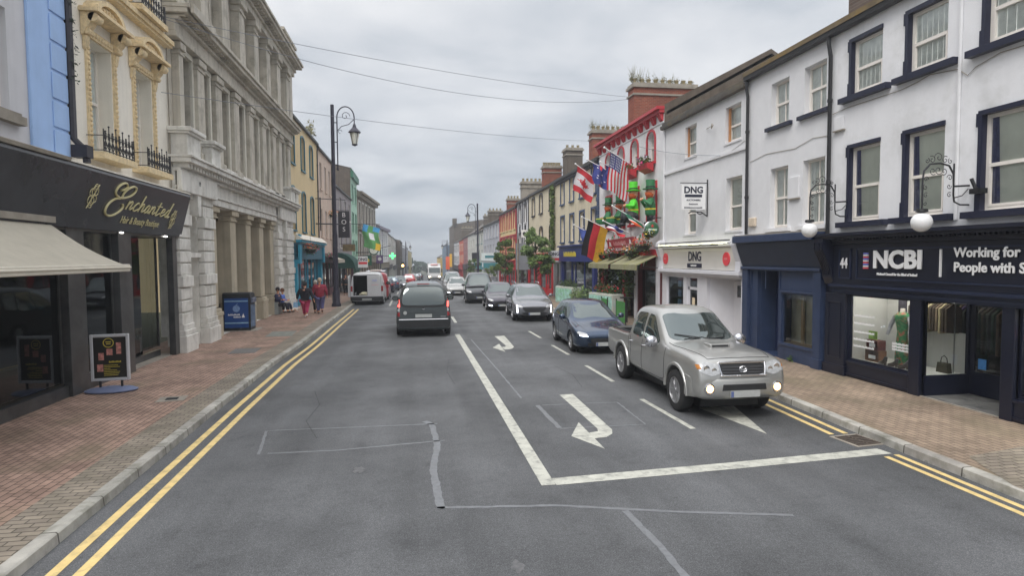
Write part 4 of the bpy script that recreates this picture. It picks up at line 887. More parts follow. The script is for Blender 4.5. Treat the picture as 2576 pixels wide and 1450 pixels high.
# round beer sign
t = thing('round_sign', 'round green sign with a red star hanging at the corner of the pub', 'sign', R3.P(22.86, .4, 3.96), rad(-90))
MB().lathe([(.001, -.09), (.2, -.085), (.29, -.04), (.3, 0), (.29, .04), (.2, .085), (.001, .09)], (0, 0, 0), 28, 'x').build('lens', mat('green_enamel', S(58, 104, 74, 1), .3, .15, 3), t, smooth='all')
MB().lathe([(.31, -.03), (.33, 0), (.31, .03)], (0, 0, 0), 28, 'x').build('rim', mat('chrome', (.6, .6, .62), .25, .05, metal=1), t, smooth='all')
st = [((.075 if k % 2 == 0 else .03)*math.sin(k*PI/5), .12+(.075 if k % 2 == 0 else .03)*math.cos(k*PI/5)) for k in range(10)]
MB().prism(st, 'x', .08, .096).build('star', M_fred, t); MB().box(.08, .097, -.19, .19, -.07, .01).build('white_band', mat('pale_band', S(170, 190, 175), .5, .3, 20), t)
MB().tube([(0, 0, .3), (0, 0, .45), (0, .4, .45)], .02, 5).build('bracket', M_black, t)
# flags on slanting poles
def flag(label, tip, base, s0, s1, length, colf, mats, drift=(0, 0), wav=.06, nx=12, ny=20, name='flag', gather=0):
    tip, base = Vector(tip), Vector(base); t = thing(name, label, 'flag', base, 0, 'flags on the pub front')
    MB().tube([(0, 0, 0), tip-base], .02, 6).ball(tip-base, .05, 8, 6).build('pole', M_let, t, smooth=True)
    b = MB(); d = tip-base; A = base+d*s1; Bv = base+d*s0       # A = outer end of the hoist, Bv = inner end
    def P(s, v):
        p = A.lerp(Bv, s); sag = gather*v
        q = A.lerp(Bv, s*(1-sag)+.5*sag) if gather else p
        return q-base+Vector((drift[0]*v+.5*wav*math.sin(v*7+s*3), drift[1]*v+wav*math.sin(s*9+v*2.2)*(.3+v), -length*v+.03*math.sin(s*6)))
    for j in range(ny):
        for i in range(nx):
            b.cur = colf((i+.5)/nx, (j+.5)/ny); b.q(P(i/nx, j/ny), P((i+1)/nx, j/ny), P((i+1)/nx, (j+1)/ny), P(i/nx, (j+1)/ny))
    b.build('cloth', mats, t, smooth='all', fixn=False); return t
FR, FWh, FB = mat('flag_red', S(200, 52, 62), .85, .12, 5), mat('flag_white', S(214, 212, 216), .85, .08, 5), mat('flag_blue', S(50, 58, 120), .85, .15, 5)
FK, FG, FO, FGr = mat('flag_black', S(36, 34, 40), .85, .1, 5), mat('flag_gold', S(222, 168, 50), .85, .1, 5), mat('flag_orange', S(228, 92, 52), .85, .1, 5), mat('flag_green', S(36, 96, 72), .85, .1, 5)
LEAF = ['000010000', '000111000', '010111010', '111111111', '011111110', '001111100', '000010000', '000010000']
def canada(s, v):
    if v < .25 or v > .75: return 0
    i = int((s-.22)/.56*9); j = int((v-.33)/.36*8)
    return 0 if 0 <= i < 9 and 0 <= j < 8 and LEAF[j][i] == '1' else 1
flag('red and white flag with a red leaf, on the outermost pole over the cream building', (8.15, 30.1, 7.62), (9.7, 30.1, 6.55), .32, .93, 1.22, canada, [FR, FWh], nx=28, ny=36, drift=(-.12, .4))
flag('dark blue flag with small white stars, hanging beside the red leaf flag', (8.3, 28.5, 7.58), (9.7, 28.5, 6.9), .25, .82, 1.0, lambda s, v: 1 if (int(s*12), int(v*20)) in ((3, 3), (4, 10), (8, 6), (9, 12), (6, 15), (3, 13)) else (2 if v < .2 and abs(s-.5) < .12 else 0), [FB, FWh, FR], wav=.10, drift=(0, -.1), gather=.2)
def usf(s, v):
    if s < .56 and v < .40: return 1 if (int(s*24)+int(v*30)) % 2 and int(v*30) % 2 == 0 else 2
    return 0 if int(s*13) % 2 == 0 else 1
flag('red and white striped flag with a starred blue corner, largest flag on the pub', (8.2, 25.5, 7.62), (9.75, 25.6, 6.75), .22, .82, 1.6, usf, [FR, FWh, FB], nx=26, ny=30, drift=(.0, .5), wav=.04)
flag('dark blue flag drooping in front of the third top window', (8.6, 27.4, 7.3), (9.7, 27.6, 6.9), .1, .8, .7, lambda s, v: 0, [FB], wav=.12, gather=.5)
flag('black, red and gold flag, the lowest and longest on the pub front', (7.9, 28.0, 4.78), (9.7, 27.7, 3.9), .32, .84, 1.66, lambda s, v: 0 if s < .26 else (1 if s < .62 else 2), [FK, FR, FG], nx=18, ny=20, drift=(-.1, .9), wav=.04)
flag('plain blue flag swagged left of the black, red and gold flag', (8.2, 30.6, 4.55), (9.7, 30.4, 3.75), .3, .9, .8, lambda s, v: 0, [mat('flag_blue2', S(60, 76, 140), .85, .15, 5)], gather=.65, wav=.1, drift=(.1, -.2))
flag('red, white and blue flag gathered above the name board', (8.4, 26.3, 4.5), (9.7, 26.0, 3.85), .3, .85, .32, lambda s, v: 0 if v > .6 else (1 if v > .35 else 2), [FR, FWh, FB], gather=.1, wav=.12)
flag('green, white and orange flag, furled on its pole above the name board', (8.2, 24.4, 5.0), (9.7, 24.2, 4.1), .2, .78, .62, lambda s, v: 0 if v < .48 else (1 if v < .6 else 2), [FGr, FWh, FO], drift=(.5, -.4), wav=.06, gather=.2)
# figures sitting in the first floor windows
M_lepg = mat('figure_green', S(42, 110, 66, 1.1), .55, .15, 6); M_lepl = mat('figure_lime', S(90, 220, 50, 1), .55, .1, 6); M_skin = mat('skin', S(205, 150, 120), .6, .1, 8); M_ginger = mat('ginger_beard', S(180, 84, 40), .8, .25, 20); M_lepk = mat('figure_black', S(40, 42, 46, 1), .6, .2, 8); M_gold = mat('figure_gold', S(220, 196, 60), .5, .1)
def figure(label, Y, z, h, hat, seated=False, drum=False, arms=0):
    s = h/1.5; t = thing('green_figure', label, 'figure', R3.P(Y, .38, z), rad(-90), 'green hatted figures on the pub front'); t.scale = (s, s, s)
    coat = M_lepl if hat is M_lepl else M_lepg
    b = MB().lathe([(.2, .05), (.25, .12), (.26, .3), (.24, .5), (.2, .66), (.12, .76), (.08, .8)], (0, 0, 0), 14, sy=.8); b.build('coat', coat, t, smooth='all')
    b = MB().lathe([(.05, .78), (.13, .82), (.175, .92), (.17, 1.04), (.1, 1.14), (.02, 1.16)], (0, 0, 0), 14); b.tube([(0, -.15, .99), (0, -.23, .96)], [.035, .025], 6); b.build('head', M_skin, t, smooth='all')
    b = MB().lathe([(.02, .72), (.13, .78), (.185, .9), (.17, .98), (.13, .95)], (0, -.03, 0), 12); b.build('beard', M_ginger, t, smooth='all')
    for sx in (-1, 1): MB().ball((sx*.06, -.155, 1.04), .022, 6, 5).build('eye', M_black, t)
    MB().lathe([(.3, 1.1), (.31, 1.13), (.19, 1.15), (.17, 1.2), (.185, 1.46), (.18, 1.48)], (0, 0, 0), 18).build('hat', hat, t, smooth=True)
    MB().lathe([(.186, 1.16), (.19, 1.22)], (0, 0, 0), 18).build('hat_band', M_lepk, t); MB().lathe([(.262, .28), (.266, .34)], (0, 0, 0), 14, sy=.82).build('belt', M_gold, t)
    for sx in (-1, 1):
        hnd = (sx*.1, -.36, .5+arms*.1) if not drum else (sx*.16, -.34, .42)
        b = MB().tube([(sx*.2, 0, .66), (sx*.32, -.1, .46), hnd], [.08, .075, .055], 8); b.build('sleeve', coat, t, smooth='all'); MB().ball(hnd, .06, 8, 6).build('hand', M_skin, t, smooth='all')
        if seated: b = MB().tube([(sx*.1, 0, .12), (sx*.17, -.4, .16), (sx*.17, -.46, -.25)], [.12, .1, .07], 8).ball((sx*.17, -.54, -.3), .1, 8, 6, (1, 1.5, .7))
        else: b = MB().tube([(sx*.1, 0, .15), (sx*.1, -.02, -.2)], [.12, .08], 8).ball((sx*.1, -.1, -.24), .09, 8, 6, (1, 1.6, .7))
        b.build('leg', M_lepk, t, smooth='all')
    if drum: MB().lathe([(.24, 0), (.25, .02), (.25, .3), (.24, .32)], (0, -.42, .1), 16).build('drum', coat, t, smooth=True); MB().lathe([(.256, .0), (.256, .03)], (0, -.42, .36), 16).build('drum_rim', M_gold, t)
figure('tall green figure in a green top hat at the window nearest the round sign', 23.05, 4.45, 1.5, M_lepg, arms=2)
figure('seated figure with a bright lime green hat and big black lap', 24.95, 4.55, 1.55, M_lepl, seated=True)
t0 = [o for o in C.objects if o.get('label') == 'seated figure with a bright lime green hat and big black lap'][0]
MB().ball((0, -.12, .02), .42, 16, 10, (1, .8, .62)).build('lap', M_lepk, t0, smooth='all')
figure('green hatted drummer figure between the lime hatted figure and the leftmost one', 26.75, 4.3, 1.4, M_lepg, drum=True)
figure('green hatted figure leftmost of the four, beside the cream building', 28.35, 4.35, 1.4, M_lepg, drum=True)
# big planters and screens outside
M_plant = mat('planter_white', S(190, 192, 182, 1), .8, .15, 3, blotch=(S(120, 170, 170), .5, 4))
def planter(label, x, y, rz, w, d, h, fl, red=True):
    t = thing('planter_box', label, 'planter', (x, y, .12), rz, 'big planter boxes outside the pub'); b = MB(); b.box(-w/2, w/2, -d/2, d/2, 0, h); b.build('trough', M_plant, t, bevel=.02)
    MB().box(-w/2+.05, w/2-.05, -d/2-.012, -d/2-.001, .1, h-.1).build('painted_panel', mat('painted_panel', S(150, 190, 180), .7, .4, 4, blotch=(S(90, 160, 70), .8, 5)), t)
    f = MB(); f.leaves((0, 0, h+.16), (w/2, d/2, .28), 420, .06, rn, mats=2); f.build('foliage', [M_leaf1, M_leaf3], t)
    if fl: MB().leaves((0, 0, h+.26), (w/2, d/2, .2), 90, .05, rn).build('flowers', M_fred, t)
planter('white planter box with red geraniums in front of the pub', 8.75, 27.0, rad(-78), 2.2, .6, 1.05, True)
planter('white planter box with grassy plants in front of the blue shop', 8.9, 34.6, rad(-80), 2.4, .6, 1.0, False)
M_scr = mat('green_screen', S(66, 134, 66, 1), .7, .2, 3)
for i, (x, y, w_) in enumerate(((8.15, 23.2, 1.1), (8.05, 25.0, .8))):
    t = thing('green_screen', ['green windbreak screen with a red star beside the pub door', 'narrow green windbreak screen beside the white planter'][i], 'screen', (x, y, .12), rad(-90), 'green windbreak screens outside the pub'); MB().box(-w_/2, w_/2, -.01, .01, .12, .95).build('cloth', M_scr, t); MB().mark().tube([(-w_/2, 0, 0), (-w_/2, 0, 1.02)], .025, 6).mark().tube([(w_/2, 0, 0), (w_/2, 0, 1.02)], .025, 6).build('post', M_black, t)
    if i == 0: MB().prism([(a*1.2, .45+c*1.2) for a, c in [(p[0], p[1]-.12) for p in st]], 'y', -.02, -.011).build('star', M_fred, t)
t = thing('bar_table', 'dark bar table with tall stools behind the green screen', 'table', (8.7, 24.0, .12)); MB().lathe([(.3, 1.02), (.3, 1.06)], (0, 0, 0), 16).build('table_top', M_black, t); MB().tube([(0, 0, 0), (0, 0, 1.03)], .035, 6).build('post', M_black, t)

# ---- generic terraces
def terrace(name, label, side, Y0, Y1, H, m, rows, cols, frame=None, trim=None, sill=None, roof=True, gutter=M_pipe, pipes=(), far=True, arch=0, recess=.12, tw_=.12, rise=2.2, rail=.5, D=9, gable=None, X=None, group=None, bars=0):
    B = Bld(name, label, side, Y0, Y1, H, D=D, X=X, group=group)
    ops = []
    for za, zb in rows:
        for a, b_ in cols: ops.append((*B.ur(a, b_), za, zb)+((arch,) if arch else ()))
    shell(B, m, ops, z0=-.6, reveal=recess+.05)
    for o in ops:
        window(B, *o[:4], frame=frame, recess=recess, fw=.06, rail=rail, far=far, sill=sill or m, sillext=.1, sillp=.1, sillh=.1, bars=bars)
        if trim: (arch_trim(B, *o[:4], trim, tw_, arch, .04) if arch else surround(B, *o[:4], trim, tw_, .04))
    if gutter: gutter_pipe(B, H+.02, gutter, pipes, zlow=3)
    r = pitched_roof(B, H+.03, rise, eave=.1, depth=D, gable=gable) if roof else None
    return B, r
M_cream = mat('cream_render', S(206, 196, 172, 1.1), .9, .07, 1.5, streak=.12, bump=.2, bscale=20)
M_bluetrim = mat('slate_blue_paint', S(58, 78, 112, 1), .5, .15, 5); M_blacktrim = mat('charcoal_paint', S(44, 42, 50, 1), .5, .15, 5)
R4, r4 = terrace('cream_terrace_building', 'cream building with slate blue window trim and blue quoins above the royal blue shop', 1, 31.0, 41.4, 8.05, M_cream, [(6.35, 7.8), (3.85, 5.5)], [(31.6, 32.4), (33.9, 34.8), (36.2, 37.1), (38.6, 39.5)], trim=M_bluetrim, sill=M_bluetrim)
q = MB()
for k in range(18): q.box(R4.u(31.35)-.14*(k % 2), R4.u(31.02), -.05, 0, 3.6+.25*k, 3.6+.25*k+.23)
q.build('quoins', M_bluetrim, R4.root)
q = MB()
for k in range(30): q.box(.3+k*.34, .42+k*.34, -.14, -.0, 7.75, 7.95)
q.build('eaves_brackets', M_blacktrim, R4.root)
chimney(R4, r4, 41.0, 2.5, 5.0, 8.0, 11.75, M_brickred, .9, 7, weeds=16)
M_royal = mat('royal_blue_paint', S(38, 52, 120, 1), .45, .15, 4)
simple_shop(R4, 31.3, 38.9, 3.5, .85, M_royal, M_royal, doorY=36.0, proud=.2, riser=.4, pil=.4)
scrib(R4.root, R4.u(37.6), R4.u(34.6), .31, 2.9, 3.2, M_gold)
simple_shop(R4, 39.2, 41.2, 3.15, .5, mat('white_sign', S(214, 214, 218), .6, .05), mat('grey_shop_paint', S(120, 120, 122), .7, .15, 3), doorY=40.2, riser=.3, cornice=False)
t = thing('estate_sign', 'square white sign with navy letters and a red strip above the grey door', 'sign', R4.P(38.95, .42, 2.55), rad(-90)); MB().box(-.03, .03, -.6, .25, 0, .75).build('board', _M['sign_white'], t); sidetext(t, 'DNG', -.18, .52, .3, M_navy, bold=.01, depth=.004); MB().box(.031, .036, -.55, .2, .1, .26).build('red_strip', M_reddisc, t)
t = thing('climbing_plant', 'ivy climbing the boundary between the two cream buildings', 'plant', R4.P(41.4, .1, 0), rad(-90)); f = MB()
for k in range(40): f.leaves((rn.uniform(-.25, .3), -.08, 2.9+k*.125), (.28+.1*math.sin(k), .14, .2), 22, .1, rn, mats=2)
f.build('foliage', [M_leaf1, M_leaf2], t)
t = thing('downpipe', 'dark rainwater pipe covered in ivy between the two cream buildings', 'pipe', R4.P(41.55, .1, 0), rad(-90)); MB().tube([(0, 0, 3), (0, 0, 8)], .06, 6).build('pipe', M_blacktrim, t)
R5, r5 = terrace('cream_terrace_building', 'cream building with black arched window surrounds beside the ivy', 1, 41.4, 51.0, 8.15, M_cream, [(6.4, 7.85), (3.65, 5.3)], [(42.0, 43.0), (45.4, 46.5), (48.4, 49.5)], trim=M_blacktrim, sill=M_blacktrim, arch=.2)
chimney(R5, r5, 50.4, 3.0, 4.4, 8.0, 12.3, M_gable, 1.3, 3)
chimney(R5, r5, 51.0, 1.4, 2.9, 8.0, 11.2, M_brickred, .8, 5) if False else None
M_shopred = mat('red_shopfront_paint', S(176, 34, 44, 1), .5, .15, 4)
simple_shop(R5, 41.6, 46.2, 3.2, .6, M_shopred, M_shopred, doorY=43.5); simple_shop(R5, 46.4, 50.8, 3.1, .6, M_shopred, M_shopred, doorY=48, lower=None)
R6, r6 = terrace('striped_terrace_building', 'narrow white building with broad black vertical bands around its windows', 1, 51.0, 57.2, 8.3, M_wwall2, [(6.3, 7.8), (3.6, 5.3)], [(52.2, 53.2), (55.0, 56.0)], trim=M_blacktrim, tw_=.22)
q = MB()
for Y in (51.15, 52.7, 54.1, 55.5, 56.95):
    for za, zb in ((3.3, 3.55), (5.55, 6.05), (7.95, 8.2)) if Y in (52.7, 55.5) else ((3.3, 8.2),): q.box(R6.u(Y)-(.3 if Y in (52.7, 55.5) else .14), R6.u(Y)+(.3 if Y in (52.7, 55.5) else .14), -.05, 0, za, zb)
q.build('black_bands', M_blacktrim, R6.root)
chimney(R6, r6, 52.3, 1.5, 3.1, 8.2, 11.3, M_brickred, .9, 7); chimney(R6, r6, 57.0, .4, 2.4, 8.2, 10.5, M_conc, .9, 5)
simple_shop(R6, 51.2, 57.0, 3.2, .6, M_shopred, mat('dark_shop_paint', S(60, 40, 44), .5, .1), doorY=54)
R7, r7 = terrace('cream_and_red_building', 'cream building with five tall red window surrounds over a red shopfront', 1, 57.2, 69.0, 8.2, mat('warm_cream_render', S(216, 198, 150, 1.1), .9, .08, 1.5, streak=.1), [(6.2, 7.9), (3.3, 5.2)], [(58.0, 59.1), (60.4, 61.5), (62.8, 63.9), (65.2, 66.3), (67.4, 68.4)], trim=M_shopred, tw_=.3, frame=M_shopred)
q = MB().box(0, .35, -.06, 0, 3, 8.1).box(R7.W-.35, R7.W, -.06, 0, 3, 8.1).box(.35, R7.W-.35, -.08, 0, 5.5, 5.65); q.build('red_trim', M_shopred, R7.root)
chimney(R7, r7, 68.6, .8, 2.2, 8.2, 10.2, M_brickred, .9, 4)
simple_shop(R7, 57.4, 68.8, 3.0, .8, M_shopred, M_shopred, doorY=63)
M_pgrey = mat('pale_grey_render', S(178, 180, 188, 1.1), .9, .1, 1.5, streak=.15); M_teal = mat('teal_paint', S(70, 140, 150, 1), .5, .1, 4); M_offw = mat('off_white_render', S(196, 196, 190, 1.1), .9, .1, 1.5, streak=.15)
R8, r8 = terrace('pale_grey_building', 'long pale grey building beside the cream and red one', 1, 69.0, 86.0, 8.0, M_pgrey, [(6.2, 7.6), (3.7, 5.3)], [(71, 72.2), (74, 75.2), (77, 78.2), (80, 81.2), (83.4, 84.6)], sill=M_pgrey)
chimney(R8, r8, 85, .6, 2.6, 8, 10.4, M_gable, 1, 4); simple_shop(R8, 69.4, 85.6, 3.2, .8, mat('white_fascia', S(205, 210, 212), .6, .1), M_pgrey, doorY=77)
R9, r9 = terrace('off_white_building', 'off-white building with teal window boards and a teal shop sign', 1, 86.0, 98.0, 7.8, M_offw, [(6.0, 7.3), (3.6, 5.1)], [(87.5, 88.9), (91, 92.4), (94.5, 95.9)], frame=M_teal, sill=M_teal)
simple_shop(R9, 86.4, 97.6, 3.1, .8, M_teal, M_offw, doorY=92)
R10, r10 = terrace('dark_roofed_building', 'grey building with a steep slate roof in the middle distance on the right', 1, 98.0, 112.0, 8.2, M_offw, [(5.8, 7.2), (3.5, 5.0)], [(100, 101.4), (104, 105.4), (108, 109.4)], rise=3.2, gable=M_gable)
simple_shop(R10, 98.4, 111.6, 3.1, .8, M_blacktrim, M_offw, doorY=105); chimney(R10, r10, 98.6, 1.5, 4, 8, 11.2, M_gable, .9, 5)
R11, _r = terrace('pink_brown_building', 'muted pink building between the slate roofed one and the orange one', 1, 112.0, 122.0, 8.4, mat('dusty_pink_render', S(150, 110, 112, 1.1), .9, .1, 1.5), [(6.0, 7.4), (3.6, 5.1)], [(113.5, 115), (116.5, 118), (119.5, 121)])
simple_shop(R11, 112.4, 121.6, 3.1, .8, M_blacktrim, M_gable, doorY=117)
R12, r12 = terrace('orange_red_building', 'orange-red building with pale window bands far down the right side', 1, 122.0, 134.0, 8.4, mat('orange_red_render', S(186, 86, 66, 1.1), .9, .1, 1.5), [(6.0, 7.4), (3.6, 5.1)], [(123.5, 125), (127.2, 128.7), (131, 132.5)], trim=M_cream)
simple_shop(R12, 122.4, 133.6, 3.1, .8, M_shopred, M_shopred, doorY=128); chimney(R12, r12, 133, .5, 3.0, 8.2, 11.4, M_gable, 1, 4)
R13, _r = terrace('white_far_building', 'white building in front of the tall grey gable far down the right side', 1, 134.0, 152.0, 8.6, M_wwall2, [(6.2, 7.8), (3.6, 5.2)], [(136, 137.8), (140.5, 142.3), (145, 146.8), (149.4, 151)], trim=M_blacktrim)
simple_shop(R13, 134.4, 151.6, 3.1, .8, M_blacktrim, M_blacktrim, doorY=143)
R14 = Bld('tall_gabled_building', 'tallest building far down the right side, with a bare grey gable', 1, 152.0, 172.0, 13.6, D=14)
shell(R14, M_gable, [], z0=-1); pitched_roof(R14, 13.6, 1.2, gable=M_gable); MB().box(R14.W-.6, R14.W, -.3, .8, 13, 15.2).build('chimney', M_gable, R14.root)
R15, _r = terrace('slate_blue_building', 'slate blue building at the far right end of the street', 1, 172.0, 200.0, 9.5, mat('slate_blue_render', S(110, 130, 150, 1.1), .9, .1, 1.5), [(6.2, 7.8), (3.6, 5.2)], [(176, 178), (183, 185), (190, 192)], X=8.9)
R16, _r = terrace('yellow_far_building', 'small yellow and orange building at the far right end of the street', 1, 200.0, 230.0, 6.5, mat('yellow_render', S(200, 170, 90, 1.1), .9, .1, 1.5), [(3.4, 5.2)], [(206, 208.5), (214, 216.5)], X=8.2)

# ================================================================= LEFT SIDE
M_crml = mat('ivory_render', S(216, 211, 200, 1.22), .9, .07, 1.8, streak=.1, bump=.25, bscale=18)
M_ochre = mat('ochre_stucco', S(216, 196, 158, 1.15), .9, .25, 12, bump=.5, bscale=30)
L1 = Bld('ivory_building', 'ivory building with ochre stucco window hoods above the black beauty salon shopfront', -1, 13.75, 19.0, 13.0)
lw = [(*L1.ur(14.75, 15.75), 5.25, 7.75), (*L1.ur(16.95, 17.95), 5.25, 7.75), (*L1.ur(14.75, 15.75), 9.3, 11.3), (*L1.ur(16.95, 17.95), 9.3, 11.3)]
shell(L1, M_crml, lw, z0=4.4, reveal=.4)
def stucco_trim(B, a, b_, za, zb):
    t_ = MB(); c = (a+b_)/2
    for s_ in (a-.16, b_+.04):
        t_.box(s_, s_+.12, -.05, 0, za, zb)
        k = za
        while k < zb-.1: t_.ball((s_+.06, -.06, k+.06), .045, 6, 4, (.9, .7, 1)); k += .11
    for s_ in (a-.3, b_+.02):                 # scrolled consoles
        t_.prism([(-.01, zb-.02), (-.08, zb+.02), (-.13, zb+.14), (-.2, zb+.22), (-.3, zb+.46), (-.01, zb+.46)], 'x', s_, s_+.26); t_.tube([(s_, -.26, zb+.36), (s_+.26, -.26, zb+.36)], .1, 10); t_.tube([(s_+.02, -.1, zb+.08), (s_+.24, -.1, zb+.08)], .07, 8)
        t_.prism([(-.01, zb-.3), (-.06, zb-.24), (-.1, zb-.02), (-.01, zb)], 'x', s_+.06, s_+.2)
    t_.box(a-.02, b_+.02, -.06, 0, zb+.02, zb+.2)
    for k in range(7): t_.ball((a+.1+(b_-a-.2)*k/6, -.07, zb+.11), .06, 6, 4, (1, .6, .9))
    t_.box(a-.36, b_+.36, -.4, 0, zb+.47, zb+.54).box(a-.32, b_+.32, -.34, 0, zb+.54, zb+.58)
    n = 10; R_ = (b_-a)/2+.16                 # segmental crest
    for k in range(n):
        a0, a1 = PI*k/n, PI*(k+1)/n; t_.prism([(c-R_*math.cos(a0), zb+.58+.34*math.sin(a0)), (c-R_*math.cos(a1), zb+.58+.34*math.sin(a1)), (c-(R_-.14)*math.cos(a1), zb+.58+.24*math.sin(a1)), (c-(R_-.14)*math.cos(a0), zb+.58+.24*math.sin(a0))], 'y', -.3, 0)
    for k in range(14): t_.ball((c-.42+.065*k, -.16-.03*(k % 2), zb+.64+.1*math.sin(k*PI/13)), .07, 6, 4)
    return t_.build('window_hood', M_ochre, B.root, smooth=True)
for i, (a, b_, za, zb) in enumerate(lw):
    window(L1, a, b_, za, zb, recess=.3, fw=.05, rail=.5, curtain='lace', sill=M_ochre, sillext=.3, sillp=.38, sillh=.14)
    stucco_trim(L1, a, b_, za, zb)
    t = thing('window_railing', ['wrought iron window guard under the first floor window beside the black downpipe', 'wrought iron window guard under the first floor window nearest the stone building', 'wrought iron window guard on the ochre ledge above the left window', 'wrought iron window guard on the ochre ledge above the right window'][i], 'railing', wp(L1, (a+b_)/2, -.34, za), rad(90), 'wrought iron window guards')
    g_ = MB(); hw = (b_-a)/2+.22; g_.tube([(-hw, 0, .04), (hw, 0, .04)], .012, 4).tube([(-hw, 0, .36), (hw, 0, .36)], .012, 4)
    for s_ in (-hw, hw): g_.tube([(s_, 0, 0), (s_, 0, .5)], .014, 4).tube([(s_, 0, .36), (s_, .34, .36)], .01, 4).tube([(s_, 0, .04), (s_, .34, .04)], .01, 4)
    for k in range(9):
        x = -hw+(k+.5)*2*hw/9; g_.tube([(x, 0, 0), (x, 0, .60 if k % 2 else .46)], .011, 4).tube([(x+.045*math.cos(v*.7), 0, .18+.045*math.sin(v*.7)) for v in range(10)], .008, 4)
        for s_ in (-1, 1): g_.tube([(x+s_*(.01+.055*math.sin(v*.5)), 0, .06+.03*v) for v in range(11)], .008, 4); g_.tube([(x+s_*.05*math.sin(v), 0, .4+.04*math.cos(v)) for v in (0, .8, 1.6, 2.4, 3.2)], .007, 4)
        g_.ball((x, 0, .46 if k % 2 == 0 else .58), .022, 6, 4)
    g_.build('ironwork', M_blackiron, t)
MB().box(0, L1.W, -.2, 0, 8.95, 9.02).box(.0, L1.W, -.26, 0, 9.02, 9.14).build('string_course', M_ochre, L1.root)
MB().tube([(.06, -.1, 13), (.06, -.1, 5.4), (.1, -.3, 5.15), (.1, -.32, 4.9)], .075, 8).box(-.05, .2, -.4, -.1, 5.0, 5.25).build('downpipe', M_blacktrim, L1.root, smooth=True)
t = thing('climbing_plant', 'dark weeds growing on the black downpipe beside the blue pilaster', 'plant', wp(L1, .06, -.16, 8.2), rad(90)); f = MB()
for k in range(12): f.leaves((.02*math.sin(k), -.03, -1.6+k*.3), (.1, .08, .16), 16, .04, rn)
f.build('foliage', M_leaf3, t)
L0 = Bld('blue_and_white_building', 'white building with a sky blue corner pilaster left of the ivory building', -1, 4.0, 13.75, 12.5)
lw0 = [(*L0.ur(10.9, 12.02), 5.5, 7.3), (*L0.ur(10.9, 12.02), 8.6, 10.2)]
shell(L0, mat('white_render_left', S(190, 190, 194, 1.15), .9, .06, 2, streak=.1), lw0, z0=4.4, reveal=.25)
for o in lw0: window(L0, *o, recess=.14, fw=.07, curtain='lace', sill=M_conc)
M_sky = mat('sky_blue_paint', S(150, 178, 218, 1.2), .7, .07, 2, streak=.06)
q = MB().box(L0.u(12.55), L0.W-.02, -.06, 0, 4.9, 12.4); 
for k in range(16): q.box(L0.u(13.2), L0.W-.015, -.085, -.06, 4.95+k*.56, 4.95+k*.56+.50)
q.build('corner_pilaster', M_sky, L0.root, bevel=.02)
MB().box(L0.u(10.7), L0.u(12.25), -.14, 0, 5.3, 5.45).build('window_ledge', M_conc, L0.root)
# black salon shopfront (spans both fronts)
M_blkf = mat('black_glass_fascia', (.042, .043, .048), .25, .35, 1.2, spec=.6)
M_blks = mat('black_polished_stone', (.055, .056, .057), .3, .45, 3, blotch=((.10, .10, .098), .6, 1.6))
SL = thing('black_shopfront', 'black polished salon shopfront with gold script lettering under the ivory building', 'shopfront', (-7.0, 3.0, 0), rad(90))
class _F: pass
LS = Bld.__new__(Bld); LS.side = -1; LS.Y0 = 3.0; LS.Y1 = 19.0; LS.W = 16.0; LS.X = -7.0; LS.zg = 0; LS.root = SL; LS.D = 6; LS.H = 4.9
MB().prism([(0, 3.55), (-.18, 3.55), (-.48, 4.72), (-.46, 4.8), (0, 4.8)], 'x', 0, 16.2).build('fascia', M_blkf, SL)
MB().prism([(-.5, 4.8), (-.52, 4.86), (-.1, 5.0), (0, 5.0), (0, 4.8)], 'x', 0, 9.9).build('fascia_flashing', M_conc, SL)
MB().prism([(-.49, 4.8), (-.49, 4.83), (0, 4.9), (0, 4.8)], 'x', 9.9, 16.2).build('fascia_flashing', M_crml, SL)
b = MB(); piers = [(13.35, 14.0), (15.5, 16.15), (18.7, 19.0), (9.2, 9.9)]
for a, c in piers: b.mark().box(a-3, c-3, -.12, .05, .1, 3.56)
b.build('pier', M_blks, SL, bevel=.01)
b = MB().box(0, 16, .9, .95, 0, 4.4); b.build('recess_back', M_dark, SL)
b = MB().box(0, 6.2, -.05, .1, .1, .55).box(11.02, 12.48, -.05, .1, .1, .45).box(13.2, 15.7, .3, .4, .1, .3).box(6.9, 10.35, -.05, .1, .1, .35); b.build('stall_riser', M_blks, SL)
for (a, c, y, nm) in ((.1, 6.2, .02, 'display_window'), (6.92, 10.33, .02, 'display_window'), (11.02, 12.48, .02, 'display_window'), (13.18, 15.68, .3, 'door')):
    w = MB().box(a, a+.05, y, y+.05, .4, 3.5).box(c-.05, c, y, y+.05, .4, 3.5).build(nm, M_blks, SL); pane_q(w, [(a, y+.03, .4), (c, y+.03, .4), (c, y+.03, 3.5), (a, y+.03, 3.5)], glassmat('smoked_pane', (.35, .38, .38), .02))
MB().box(0, 16, -.1, .9, 3.5, 3.56).build('soffit', M_blks, SL); MB().box(0, 16, 0, .9, .0, .13).build('entrance_floor', M_conc, SL)
for x in (12.6, 15.2, 5.5): MB().box(x, x+.12, -.14, -.02, 3.52, 3.545).build('downlight', mat('downlight', (1, .97, .9), .5, 0, emit=8), SL)
b = MB(); fl_ = random.Random(3)
for k in range(9): 
    x = 13.6+.13*k; b.tube([(x, .4, .3), (x+.05, .4, .7+.2*fl_.random())], .01, 4); b.ball((x+.05, .4, .75+.2*fl_.random()), .05, 6, 4)
b.build('dark_ornaments', M_black, SL)
MB().box(3.3, 5.9, .25, .28, .55, 1.05).build('yellow_poster', mat('yellow_poster', S(176, 180, 60, 1), .6, .4, 5), SL)
